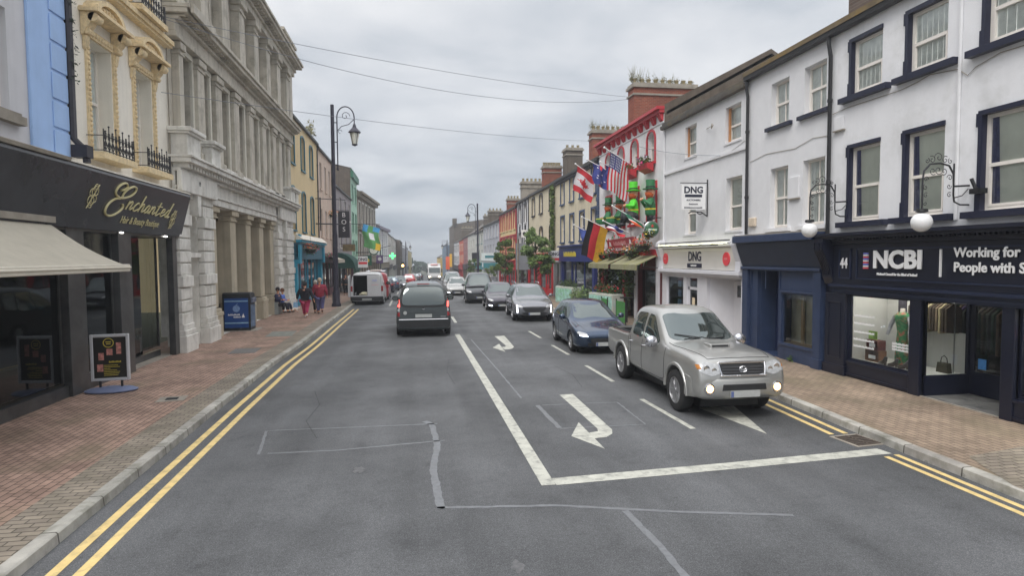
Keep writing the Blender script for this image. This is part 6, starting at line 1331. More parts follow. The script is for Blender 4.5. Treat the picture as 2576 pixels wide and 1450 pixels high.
# covers, drain, patches
def cover(name, label, x, y, w_, d_, m, rz=0, z=.121, inner=None):
    t = thing(name, label, 'manhole cover', (x, y, z), rz); MB().box(-w_/2, w_/2, -d_/2, d_/2, -.02, .004).build('frame', m, t)
    if inner: MB().box(-w_*.22, w_*.22, -d_*.22, d_*.22, .002, .008).build('lid', inner, t)
    return t
cover('utility_cover', 'small square cover with dark centre in the red paving near the pavement sign', -4.8, 12.75, .5, .45, M_conc, rad(8), inner=M_dark)
cover('manhole_cover', 'long grey metal cover in the red paving before the litter bin', -5.1, 19.1, .75, 1.0, mat('cover_grey', S(112, 110, 108, 1), .6, .2, 8), rad(3))
cover('manhole_cover', 'pale worn cover patch in the paving close to the three walkers', -4.9, 23.2, .9, 1.6, mat('worn_patch', S(128, 130, 122, 1), .8, .3, 6), rad(3))
t = thing('gully_grate', 'rusty iron gully grate beside the right kerb near the stop line', 'drain', (6.72, 8.25, .006), rad(6)); MB().box(-.26, .26, -.28, .28, -.03, .002).build('surround', M_conc, t); b = MB()
for k in range(7): b.box(-.2, .2, -.24+k*.07, -.205+k*.07, .003, .012)
b.box(-.012, .012, -.24, .22, .004, .014).box(-.21, -.19, -.24, .22, .003, .013).box(.19, .21, -.24, .22, .003, .013).build('grate_bars', mat('rusty_iron', S(84, 74, 66, 1), .8, .3, 12), t)
MB().box(-.2, .2, -.24, .24, .0005, .0025).build('drain_hole', M_dark, t)
# signs and banners of the left side
def blade(name, label, x, y, z, w_, h_, m, cat='sign', **k):
    t = thing(name, label, cat, (x, y, gz(y)+z), 0); MB().box(0, w_, -.04, .04, 0, h_).build('panel', m, t); MB().tube([(-.3, 0, h_+.06), (w_, 0, h_+.06)], .02, 5).build('bracket', M_black, t); return t
M_blksign = mat('black_sign', S(36, 34, 44, 1), .5, .1)
t = blade('hanging_sign', 'tall black vertical sign with three white letters beside the lamp post', -6.5, 54, 5.0, .95, 2.3, M_blksign)
for k, ch in enumerate('BOS'): text(ch, .55, Matrix.Translation((.48, -.045, 1.95-k*.62)) @ Matrix.Rotation(rad(90), 4, 'X'), M_let, t, depth=.004)
t = blade('hanging_sign', 'brown and gold sign hanging under the black vertical sign', -6.4, 56, 3.9, 1.1, .6, mat('gold_brown_sign', S(140, 120, 80, 1), .6, .4, 6))
t = blade('estate_sign', 'white board with navy letters and red stripe on a pole by the green awning', -5.0, 55, 2.4, .85, 1.0, _M['sign_white']); text('DNG', .36, Matrix.Translation((.42, -.045, .72)) @ Matrix.Rotation(rad(90), 4, 'X'), M_navy, t, depth=.003, bold=.01); MB().box(.05, .8, -.048, -.041, .3, .5).build('red_strip', M_reddisc, t)
t = blade('hanging_sign', 'dark green sign with a gold emblem beyond the green awning', -5.6, 68, 2.7, .9, 1.1, M_grnd); MB().lathe([(.22, -.06), (.22, -.045)], (.45, 0, .55), 12, 'y').build('emblem', M_gold, t)
t = blade('hanging_sign', 'purple sign with a round white emblem on the sandstone building', -5.2, 84, 3.1, .9, 1.1, mat('purple_sign', S(110, 84, 130, 1), .5, .1)); MB().lathe([(.25, -.06), (.25, -.045)], (.45, 0, .6), 12, 'y').build('emblem', M_let, t)
t = thing('awning', 'dark green curved awning on the left pavement behind the lamp post', 'awning', (-6.9, 57.0, gz(57)), rad(90))
b = MB()
for k in range(8):
    a0, a1 = PI/2*k/8, PI/2*(k+1)/8; b.q((-2.6, -1.7*math.sin(a0), 2.4+1.4*math.cos(a0)), (2.6, -1.7*math.sin(a0), 2.4+1.4*math.cos(a0)), (2.6, -1.7*math.sin(a1), 2.4+1.4*math.cos(a1)), (-2.6, -1.7*math.sin(a1), 2.4+1.4*math.cos(a1)))
for s_ in (-2.6, 2.6): b.q((s_, 0, 2.4), *[(s_, -1.7*math.sin(PI/2*k/8), 2.4+1.4*math.cos(PI/2*k/8)) for k in range(9)])
b.box(-2.6, 2.6, -1.72, -1.69, 2.15, 2.4).build('canopy', mat('green_canvas', S(30, 74, 66, 1), .85, .15, 4), t, fixn=False)
# banner with balloons of colour and the street clock
t = thing('banner', 'green festival banner with blue and yellow shapes hanging above the street clock', 'banner', (-5.4, 66, gz(66)+4.7), 0)
b = MB(); n = 10
for i in range(n):
    for j in range(n):
        b.cur = 1 if (i < 3 and j > 6) or (i > 5 and j > 7) else (2 if (4 <= i <= 6 and 4 <= j <= 6) else (3 if (i > 6 and j < 3) else 0))
        f_ = lambda a, c: (a*.17+.1*math.sin(c*.7), .12*math.sin(a*.8+c*.4), c*.24-(a*.05))
        b.q(f_(i, j), f_(i+1, j), f_(i+1, j+1), f_(i, j+1))
b.build('cloth', [mat('banner_green', S(90, 150, 90), .8, .2, 4), mat('banner_blue', S(70, 150, 200), .8, .2, 4), FWh, FGo := mat('banner_yellow', S(230, 180, 50), .8, .1)], t, fixn=False); MB().tube([(-1.2, 0, 2.4), (1.8, .0, 2.35)], .03, 5).build('pole', M_black, t)
t = thing('street_clock', 'round white street clock under a yellow ornamental top on the sandstone corner', 'clock', (-4.9, 74.5, gz(74)+4.6), 0)
MB().lathe([(.55, -.16), (.6, -.1), (.6, .1), (.55, .16)], (0, 0, 0), 24, 'y').build('case', M_grnd, t); fc = MB().lathe([(.48, -.175), (.48, -.16)], (0, 0, 0), 24, 'y').build('dial', mat('dial_white', S(225, 222, 205), .5, .03), t)
MB().box(-.02, .02, -.19, -.18, -.02, .38).prism([(0, -.02), (.24, .16), (.22, .19), (-.02, .02)], 'y', -.19, -.18).build('hands', M_black, fc)
MB().prism([(-.9, .6), (.9, .5), (.75, 1.0), (.6, 1.7), (.1, 1.35), (-.3, 1.5), (-.6, .95), (-.95, 1.0)], 'y', -.15, .15).build('ornamental_top', FGo, t, bevel=.05); MB().box(-2.2, -.4, -.05, .05, -.35, -.25).build('bracket', M_black, t)
MB().box(-.05, .45, -.17, -.151, .85, 1.25).build('emblem', FB, t)
leafy_basket('flower_basket', 'flower basket of red and orange blooms on the turquoise shopfront', (-6.2, 37.8, 3.45), .5, 'flower baskets on the left side', rn, [M_fred, M_forange], n=170); leafy_basket('flower_basket', 'flower basket with white and pink blooms at the maroon shop', (-6.1, 46.6, 3.05), .45, 'flower baskets on the left side', rn, [M_fwhite, M_fpink], n=150)
leafy_basket('flower_basket', 'reddish hanging basket on a high bracket left of the lamp post', (-5.9, 46.0, 6.1), .4, 'flower baskets on the left side', rn, [M_forange], n=100)
t = thing('wall_bracket', 'dark iron bracket holding the high basket left of the lamp post', 'bracket', (-7, 45.2, 6.3), 0); MB().tube([(0, 0, .9), (2.0, .9, .9)], .03, 5).tube([(0, 0, -.9), (1.8, 0.9, -.9)], .05, 5).tube([(.3, .2, -1.4), (.3, .2, 1.0)], .05, 5).build('iron', M_blackiron, t)
# signs of the right side
t = thing('road_sign_back', 'grey rectangular back of a road sign on a pole between the street trees', 'sign', (7.6, 44.5, gz(44.5)+.12), 0); MB().box(-.15, .95, .06, .09, 1.9, 3.9).build('plate', mat('sign_back_grey', S(120, 124, 130), .5, .1, 4), t); MB().tube([(.0, 0, 0), (.0, 0, 4.2)], .05, 6).build('pole', M_conc, t); MB().box(.05, .8, .05, .058, 3.0, 3.1).build('rail', M_conc, t)
t = thing('hanging_sign', 'pair of white and teal signs above the pavement beyond the first street tree', 'sign', R8.P(69.5, .9, 2.3), 0); MB().box(-1.0, .9, -.04, .04, .1, .75).build('lower_panel', M_teal, t); MB().box(-1.2, .9, -.04, .04, 1.0, 1.9).build('upper_panel', mat('pale_blue_sign', S(200, 215, 222), .5, .05), t); MB().box(-.8, .5, -.05, -.041, 1.3, 1.6).build('teal_lettering', M_teal, t)
t = thing('hanging_sign', 'dark hanging sign on the off-white building beyond the right lamp', 'sign', R9.P(92, .6, 3.7), 0); MB().box(-.5, .5, -.05, .05, 0, 1.0).build('panel', M_blksign, t)
t = thing('round_wall_sign', 'white round emblem sign with black mark on the striped building', 'sign', R6.P(51.2, .35, 4.9), 0); MB().box(-.3, .25, -.04, .04, 0, .65).build('panel', _M['sign_white'], t); MB().lathe([(.16, -.06), (.16, -.045)], (-.03, 0, .32), 12, 'y').build('emblem', M_black, t)
t = thing('street_flag', 'orange and yellow banner hanging far down the right pavement', 'flag', (7.0, 140, gz(140)+2.2), 0); MB().box(0, .9, -.02, .02, 0, 3).build('cloth', FO, t); MB().box(.9, 1.5, -.02, .02, .6, 3.6).build('yellow_cloth', FG, t); MB().tube([(1.5, 0, -2), (1.5, 0, 4)], .05, 5).build('pole', M_black, t)
# wires across the street
def wire(label, a, b_, sag, r=.009):
    a, b_ = Vector(a), Vector(b_); P = [a.lerp(b_, k/24)-Vector((0, 0, sag*4*(k/24)*(1-k/24))) for k in range(25)]
    t = thing('overhead_wire', label, 'wire', a, 0, 'wires across the street'); MB().tube([p-a for p in P], r, 4).build('cable', mat('wire_grey', S(110, 114, 122), .7, 0), t)
wire('upper overhead wire crossing the sky towards the tall red brick chimney', (-6.95, 18.7, 9.75), (11.5, 31.3, 11.4), .25)
wire('slack overhead wire just below the upper one, reaching the same red chimney', (-6.95, 18.7, 9.7), (11.5, 31.3, 11.3), .95)
wire('lowest overhead wire passing behind the lamp head to the second red chimney', (-6.95, 18.5, 7.58), (12.2, 41.2, 10.97), .25)
wire('thin wire strung across the white house fronts above the hanging sign', (9.62, 25.2, 7.65), (9.6, 18.0, 6.05), .1, .008)

# ================================================================= VEHICLES
def carglass():
    m = bpy.data.materials.new('car_glass'); m.use_nodes = True; N = m.node_tree.nodes; L = m.node_tree.links; N.clear()
    o = N.new('ShaderNodeOutputMaterial'); d = N.new('ShaderNodeBsdfDiffuse'); d.inputs[0].default_value = (.03, .037, .036, 1); g = N.new('ShaderNodeBsdfGlossy'); g.inputs['Roughness'].default_value = .03; g.inputs[0].default_value = (.85, .93, .92, 1)
    lw_ = N.new('ShaderNodeLayerWeight'); lw_.inputs[0].default_value = .35; r = N.new('ShaderNodeMapRange'); r.inputs[3].default_value = .14; r.inputs[4].default_value = .7; L.new(lw_.outputs['Fresnel'], r.inputs[0])
    x = N.new('ShaderNodeMixShader'); L.new(r.outputs[0], x.inputs[0]); L.new(d.outputs[0], x.inputs[1]); L.new(g.outputs[0], x.inputs[2]); L.new(x.outputs[0], o.inputs[0]); return m
M_cg = carglass()
M_tyre = mat('tyre_rubber', (.022, .022, .023), .85, .2, 20, bump=.3, bscale=80); M_rim = mat('alloy_rim', (.42, .42, .43), .35, .1, 10, metal=.8); M_plast = mat('black_plastic', (.02, .021, .023), .6, .15, 8)
M_chrome = mat('chrome_trim', (.7, .7, .72), .15, .03, metal=1); M_lens = mat('headlight_lens', (.45, .46, .47), .12, .25, 25, coat=1); M_plate = mat('number_plate', S(176, 178, 176, 1), .5, .1, 9); M_plateb = mat('plate_band', S(90, 104, 150, 1), .5, .1)
M_tail = mat('tail_light_red', (.32, .015, .02), .2, .2, 25, coat=1); M_brake = mat('brake_light', (1, .10, .08), .3, 0, emit=2.2); M_amber = mat('amber_lamp', (1, .55, .2), .3, 0, emit=5); M_drl = mat('daytime_lamp', (.85, .9, 1), .3, 0, emit=6)
def paint(n, c, rough=.28, metal=.5, dirt=.12): return mat('car_paint_'+n, c, rough, dirt, 1.4, metal=metal, coat=.7, blotch=(tuple(v*.8+.02 for v in c), .25, 4))
def body_mesh(st, arches, cuts=(), sub=2):
    """st: stations (x, zb, hw, zbelt, hwbelt, ztop, hwtop) from nose to tail -> evaluated mesh with wheel arches cut out"""
    v, f = [], []; R_ = 9
    for (x, zb, hw, zl, hl, zt, ht) in st:
        half = [(0, zb), (hw*.86, zb), (hw*.98, zb+.07), (hw, zb+(zl-zb)*.5), (hl, zl), (hl*.45+ht*.55+.012, zl*.5+zt*.5), (ht, zt-.03), (ht*.6, zt), (0, zt+.012)]
        row = half+[(-a, c) for a, c in half[1:-1]][::-1]
        v += [(x, a, c) for a, c in row]
    n = 2*R_-2
    for i in range(len(st)-1):
        for j in range(n): a = i*n+j; b_ = i*n+(j+1) % n; f.append((a, b_, b_+n, a+n))
    for e, fl in ((0, 0), (len(st)-1, 1)):
        o = e*n
        for j in range(R_-1):
            a, b_ = o+j, o+j+1; c, d = o+((n-j-1) % n), o+((n-j) % n)
            q = [a, b_, c, d]; q = list(dict.fromkeys(q))
            if len(q) > 2: f.append(tuple(q if fl else q[::-1]))
    me = bpy.data.meshes.new('body'); me.from_pydata(v, [], f)
    bm = bmesh.new(); bm.from_mesh(me); bmesh.ops.recalc_face_normals(bm, faces=bm.faces); bm.to_mesh(me); bm.free()
    ob = bpy.data.objects.new('tmp', me); C.objects.link(ob); s = ob.modifiers.new('s', 'SUBSURF'); s.levels = sub; s.render_levels = sub
    cut = MB()
    for (x, z, r, w0) in arches:
        for sg in (-1, 1): cut.lathe([(r, sg*(w0-.26)), (r, sg*(w0+.3))], (x, 0, z), 28, 'y')
    for c in cuts: cut.box(*c)
    co = cut.build('cut', M_plast)
    bo = ob.modifiers.new('b', 'BOOLEAN'); bo.operation = 'DIFFERENCE'; bo.solver = 'EXACT'; bo.object = co
    dg = bpy.context.evaluated_depsgraph_get(); dg.update(); out = bpy.data.meshes.new_from_object(ob.evaluated_get(dg))
    bpy.data.objects.remove(ob); bpy.data.objects.remove(co)
    out.polygons.foreach_set('use_smooth', [True]*len(out.polygons)); out.set_sharp_from_angle(angle=rad(42)); return out
def rnd_poly(P, r=.25, n=4):
    out = []
    for i in range(len(P)):
        a, b_, c = Vector(P[i-1]), Vector(P[i]), Vector(P[(i+1) % len(P)]); p0 = b_+(a-b_)*r; p1 = b_+(c-b_)*r
        for k in range(n+1): t_ = k/n; out.append(tuple((1-t_)**2*p0+2*t_*(1-t_)*b_+t_*t_*p1))
    return out
def patch(bvh, P, axis, off, m, name, parent, step=.07, r=.18, mirror=False):
    if r: P = rnd_poly(P, r)
    if mirror: P = [(-a, c) for a, c in P] if axis in ('front', 'back', 'top') else P
    pts = [Vector(p) for p in P]; n = len(pts); xs = [p[0] for p in P]; ys = [p[1] for p in P]
    def inside(x, y):
        c = False
        for i in range(n):
            (x0, y0), (x1, y1) = P[i-1], P[i]
            if (y0 > y) != (y1 > y) and x < (x1-x0)*(y-y0)/(y1-y0)+x0: c = not c
        return c
    x = min(xs)+step/2
    while x < max(xs):
        y = min(ys)+step/2
        while y < max(ys):
            if inside(x, y): pts.append(Vector((x, y)))
            y += step
        x += step
    ed = [(i, (i+1) % n) for i in range(n)]
    vo, _, fo, *_r = delaunay_2d_cdt(pts, ed, [list(range(n))], 1, 1e-5)
    O, D = {'front': (lambda a, c: (8, a, c), (-1, 0, 0)), 'back': (lambda a, c: (-8, a, c), (1, 0, 0)), 'left': (lambda a, c: (a, 4, c), (0, -1, 0)), 'right': (lambda a, c: (a, -4, c), (0, 1, 0)), 'top': (lambda a, c: (a, c, 5), (0, 0, -1))}[axis]
    b = MB(); D = Vector(D); ok = []
    for p in vo:
        h = bvh.ray_cast(Vector(O(p[0], p[1])), D)
        if h[0] is None: b.v.append((0, 0, 0)); ok.append(False)
        else: b.v.append(tuple(h[0]-D*off)); ok.append(True)
    for q in fo:
        if all(ok[i] for i in q): b.f.append(tuple(q)); b.m.append(0)
    if not b.f: return None
    return b.build(name, m, parent, smooth='all', fixn=False)
def seam(bvh, lines, axis, off, parent, w=.012, name='panel_gaps', m=None):
    O, D = {'front': (lambda a, c: (8, a, c), (-1, 0, 0)), 'back': (lambda a, c: (-8, a, c), (1, 0, 0)), 'left': (lambda a, c: (a, 4, c), (0, -1, 0)), 'right': (lambda a, c: (a, -4, c), (0, 1, 0)), 'top': (lambda a, c: (a, c, 5), (0, 0, -1))}[axis]
    b = MB(); D = Vector(D)
    for L in lines:
        P = []
        for (a, c), (d, e_) in zip(L, L[1:]):
            n = max(2, int(math.hypot(d-a, e_-c)/.06))
            for k in range(n+1): P.append((a+(d-a)*k/n, c+(e_-c)*k/n))
        H = []
        for p in P:
            h = bvh.ray_cast(Vector(O(*p)), D)
            if h[0] is not None: H.append(h[0]-D*off)
        if len(H) > 1: b.tube(H, w/2, 4, False)
    return b.build(name, m or M_plast, parent) if b.f else None
def wheel(parent, x, y, r, w, sgn, spokes=5, rimm=None):
    t_ = MB().lathe([(r*.3, -w*.2), (r*.63, -w*.25), (r*.65, -w*.47), (r*.88, -w/2), (r*.97, -w*.42), (r, -w*.3), (r, w*.3), (r*.97, w*.42), (r*.88, w/2), (r*.65, w*.47), (r*.63, w*.25), (r*.3, w*.2)], (x, y, r), 28, 'y').build('wheel', M_tyre, parent, smooth=True)
    b = MB(); rr_ = r*.64; o = y+sgn*w*.46
    b.lathe([(rr_, y-sgn*w*.3), (rr_, o), (rr_*.93, o+sgn*.006), (rr_*.9, o-sgn*.03)], (x, 0, r), 28, 'y')
    for k in range(spokes):
        a = 2*PI*k/spokes+.3; i0 = len(b.v); b.prism([(-.03, .04), (.03, .04), (.048, rr_*.93), (-.048, rr_*.93)], 'y', -.012, .012); b.xf(Matrix.Translation((x, o-sgn*.018, r)) @ Matrix.Rotation(a, 4, 'Y'), i0)
    b.lathe([(.06, o-sgn*.03), (.055, o+sgn*.004)], (x, 0, r), 14, 'y'); b.build('rim', rimm or M_rim, t_, smooth=True)
    MB().lathe([(rr_*.93, o-sgn*.07), (rr_*.93, o-sgn*.068)], (x, 0, r), 20, 'y').build('brake_backing', M_plast, t_)
def mirror_pair(parent, x, y, z, m, s=1.0, tilt=0):
    for sg in (-1, 1):
        b = MB().ball((x, sg*(y+.10), z), .1*s, 12, 8, (.75, 1.15, .95)).tube([(x-.02, sg*(y-.04), z-.06), (x-.01, sg*(y+.05), z-.03)], .025, 6); b.build('wing_mirror', m, parent, smooth='all')
        MB().lathe([(.08*s, x-.072*s), (.075*s, x-.076*s)], (0, sg*(y+.10), z), 14, 'x').build('mirror_glass', M_cg, parent)
def vehicle(name, label, cat, X, Y, heading, st, wb, r, hw, col, kind=None, group=None, cuts=(), archr=None, tw=.2, inset=.02, spokes=5, sub=2, rimm=None):
    """origin on the ground midway between the axles; x forward"""
    t = thing(name, label, cat, (X, Y, gz(Y)+.001), rad(heading), group); xa = wb/2; ar = archr or r+.06
    me = body_mesh(st, [(xa, r, ar, hw), (-xa, r, ar, hw)], cuts, sub); bv = MB(); 
    me.materials.clear(); me.materials.append(col)
    bo = bpy.data.objects.new('body', me); C.objects.link(bo); bo.parent = t
    bvh = BVHTree.FromPolygons([v.co for v in me.vertices], [p.vertices for p in me.polygons])
    for x in (xa, -xa):
        for sg in (-1, 1): wheel(t, x, sg*(hw-tw/2-inset), r, tw, sg, spokes, rimm)
    MB().box(-xa-.5, xa+.45, -hw+.3, hw-.3, .16, .5).box(xa-ar, xa+ar, -hw+.12, hw-.12, r, r+.12).box(-xa-ar, -xa+ar, -hw+.12, hw-.12, r, r+.12).build('underbody', M_plast, t)
    return t, bvh, bo
def sides(bvh, t, wins, name='side_window', off=.004):
    for ax in ('left', 'right'):
        for w in wins: patch(bvh, w, ax, off, M_cg, name, t, step=.09)

# -- silver pickup
c_silver = paint('silver', (.40, .40, .385), .32, .55, .1); hw = .90
st = [(2.46, .44, .74, .66, .76, .74, .70), (2.44, .40, .82, .68, .84, .84, .77), (2.37, .37, .88, .74, .88, 1.03, .82), (2.30, .36, .89, .84, .89, 1.09, .82), (2.12, .36, .90, .90, .90, 1.13, .82), (1.9, .36, .90, .94, .90, 1.16, .82), (1.3, .36, .90, .97, .90, 1.19, .81), (.98, .34, .90, .99, .90, 1.21, .79),
      (.86, .34, .90, 1.0, .90, 1.27, .78), (.22, .34, .90, 1.03, .89, 1.75, .68), (.08, .34, .90, 1.03, .89, 1.80, .67), (-.4, .34, .90, 1.04, .89, 1.82, .68), (-.86, .36, .90, 1.04, .89, 1.79, .69), (-1.0, .37, .90, 1.05, .89, 1.74, .69), (-1.04, .38, .90, 1.06, .89, 1.16, .82), (-1.1, .38, .90, 1.06, .89, 1.12, .85), (-1.9, .40, .90, 1.06, .89, 1.12, .85), (-2.65, .44, .89, 1.06, .88, 1.12, .84), (-2.76, .50, .86, 1.04, .85, 1.10, .82)]
P1, bv, bo = vehicle('pickup_truck', 'silver double cab pickup truck with muddy tyres and bonnet scoop, first in the queue', 'pickup', 5.66, 12.04, -90.6, st, 3.085, .385, hw, c_silver, archr=.47, tw=.26, inset=-.03, spokes=6, cuts=[(-2.66, -1.1, -.74, .74, .62, 1.4)])
MB().box(-2.68, -1.08, -.75, .75, .60, .622).box(-2.52, -1.08, -.755, -.742, .622, 1.1).box(-2.52, -1.08, .742, .755, .622, 1.1).box(-1.1, -1.085, -.742, .742, .622, 1.08).box(-2.515, -2.5, -.742, .742, .622, 1.08).build('bed_liner', M_plast, P1)
MB().tube([(-2.5, .8, 1.13), (-1.15, .8, 1.14)], .022, 6).tube([(-2.5, -.8, 1.13), (-1.15, -.8, 1.14)], .022, 6).build('bed_rails', M_plast, P1)
patch(bv, [(-.72, 1.22), (.72, 1.22), (.62, 1.70), (-.62, 1.70)], 'front', .006, M_cg, 'windscreen', P1, .06)
sides(bv, P1, [[(.72, 1.14), (.10, 1.64), (-.16, 1.66), (-.20, 1.13)], [(-.28, 1.13), (-.25, 1.67), (-.78, 1.65), (-.88, 1.15)]])
for ax in ('left', 'right'): seam(bv, [[(1.0, 1.1), (.95, .5), (.6, .4)], [(-.24, 1.1), (-.26, .42)], [(-.98, 1.1), (-.92, .75), (-1.0, .5)], [(-1.07, 1.1), (-1.07, .42)], [(.95, .45), (-1.0, .45)]], ax, .001, P1, .01)
seam(bv, [[(2.28, -.62), (1.2, -.76), (.95, -.76)], [(2.28, .62), (1.2, .76), (.95, .76)], [(2.28, -.62), (2.30, 0), (2.28, .62)]], 'top', .001, P1, .012)
MB().box(1.35, 1.62, -.22, .22, 1.11, 1.235).build('bonnet_scoop', c_silver, P1, bevel=.03); MB().box(1.612, 1.628, -.17, .17, 1.17, 1.215).build('scoop_mouth', M_plast, P1)
for s_ in (-1, 1):
    ax = 'front'; q = [(s_*.44, .85), (s_*.46, 1.0), (s_*.68, 1.04), (s_*.86, 1.01), (s_*.84, .88), (s_*.62, .80)]; patch(bv, q, ax, .012, M_lens, 'headlight', P1, .05, .2)
    
    pass
def surf_x(bvh, y, z):
    h = bvh.ray_cast(Vector((8, y, z)), Vector((-1, 0, 0))); return h[0].x if h[0] is not None else 2.4
patch(bv, [(-.40, .82), (-.45, 1.0), (.45, 1.0), (.40, .82)], 'front', .010, M_plast, 'grille', P1, .05, .15)
b = MB()
for z, h_ in ((1.02, .024), (.80, .018)): b.tube([(surf_x(bv, y, z)+.02, y, z) for y in [-.46+.092*k for k in range(11)]], h_, 6)
for s_ in (-1, 1): b.tube([(surf_x(bv, s_*.46, 1.01)+.02, s_*.46, 1.02), (surf_x(bv, s_*.44, .9)+.02, s_*.445, .9), (surf_x(bv, s_*.41, .80)+.02, s_*.42, .80)], .018, 6)
b.build('grille_surround', M_chrome, P1, smooth=True)
b = MB()
for z in (.855, .90, .945): b.tube([(surf_x(bv, y, z)+.014, y, z) for y in [-.41+.082*k for k in range(11)]], .006, 5)
b.build('grille_bars', mat('grille_bar_grey', (.12, .12, .13), .4, .1, metal=.5), P1, smooth=True)
b = MB(); bx = surf_x(bv, 0, .91)+.03
for sx, sy, rr_ in ((.075, .05, .011), (.028, .05, .009), (.06, .026, .009)):
    b.tube([(bx, sx*math.cos(k*PI/10), .91+sy*math.sin(k*PI/10)+(.018 if sy < .03 else 0)) for k in range(21)], rr_, 5)
b.build('badge', M_chrome, P1, smooth=True)
for s_ in (-1, 1):
    for yy, zz, rr_ in ((.70, .93, .062), (.56, .90, .05)):
        xx = surf_x(bv, s_*yy, zz)+.006; MB().lathe([(rr_, xx), (rr_*.96, xx+.010), (rr_*.5, xx+.006)], (0, s_*yy, zz), 16, 'x').build('lamp_bowl', M_chrome, P1, smooth=True)
    patch(bv, [(s_*.80, .93), (s_*.82, 1.0), (s_*.86, .99), (s_*.86, .92)], 'front', .02, mat('orange_lens', (.5, .2, .05), .25, .1), 'indicator', P1, .03, .1)
# stepped front bumper wrapped round the nose
def bumper(parent, x0, hw_, z0, z1, m, depth=.30, drop=.34, name='front_bumper'):
    b = MB(); n = 30; S_ = [(-.03, z0), (.02, z0+.03), (.045, z0+.08), (.05, (z0+z1)/2), (.045, z1-.06), (.015, z1-.01), (-.04, z1), (-depth, z1+.01), (-depth, z0)]
    rows = []
    for k in range(n+1):
        a = -1+2*k/n; y = hw_*math.sin(a*PI/2*.97)/math.sin(PI/2*.97); x = x0-drop*(abs(y)/hw_)**5; rows.append([(x+p[0]*(1 if p[0] > -.2 else .6), y*(1+(.0 if p[0] > 0 else 0)), p[1]) for p in S_])
    for r_ in rows: b.v += r_
    L_ = len(S_)
    for k in range(n):
        for j in range(L_): b.f.append((k*L_+j, k*L_+(j+1) % L_, (k+1)*L_+(j+1) % L_, (k+1)*L_+j)); b.m.append(0)
    b.f.append(tuple(range(L_))); b.f.append(tuple(n*L_+j for j in range(L_))[::-1]); b.m += [0, 0]
    return b.build(name, m, parent, smooth=True)
bumper(P1, 2.46, .915, .40, .76, c_silver)
fxx = 2.505
MB().prism([(-.44, .555), (-.42, .665), (.42, .665), (.44, .555)], 'x', fxx-.02, fxx+.008).build('lower_grille', M_plast, P1, bevel=.01)
for s_ in (-1, 1):
    xx = 2.46-.34*(.64/.915)**5+.062
    MB().lathe([(.098, xx-.03), (.098, xx+.006), (.08, xx+.012)], (0, s_*.67, .59), 20, 'x').build('fog_lamp_ring', M_chrome, P1, smooth=True); MB().lathe([(.072, xx-.01), (.068, xx+.016), (.03, xx+.024)], (0, s_*.67, .59), 16, 'x').build('fog_lamp', M_amber, P1, smooth=True)
MB().box(fxx+.009, fxx+.028, -.29, .29, .44, .55).build('number_plate', M_plate, P1); MB().box(fxx+.029, fxx+.032, -.285, -.23, .445, .545).build('plate_band', M_plateb, P1)
M_mirp = mat('mirror_silver', (.62, .62, .66), .18, .05, metal=.9)
mirror_pair(P1, .62, .92, 1.17, M_mirp, 1.25)
for s_ in (-1, 1):                             # flared arches, handles, mud flaps
    b = MB()
    for xx in (1.5425, -1.5425): b.mark().tube([(xx+.49*math.cos(PI*k/14), s_*.902, .385+.49*math.sin(PI*k/14)) for k in range(0, 15)], .036, 8)
    b.build('arch_flare', c_silver, P1, smooth=True)
    for x in (-.08, -.86): MB().tube([(x-.08, s_*.905, .99), (x-.04, s_*.945, .995), (x+.06, s_*.945, .995), (x+.1, s_*.905, .99)], .014, 6).build('door_handle', M_chrome, P1, smooth=True)
    MB().box(-2.08, -2.05, s_*.70-.13, s_*.70+.13, .2, .5).box(1.02, 1.05, s_*.72-.12, s_*.72+.12, .22, .5).build('mud_flap', M_plast, P1)
MB().tube([(.9, .5, 1.262), (1.0, .1, 1.25), (.95, -.02, 1.27)], .012, 4).tube([(.9, 0, 1.27), (1.0, -.45, 1.25)], .012, 4).tube([(.95, -.05, 1.265), (.8, -.58, 1.33)], .01, 4).build('wipers', M_plast, P1)
MB().box(.70, .72, .40, .58, 1.36, 1.42) if False else None

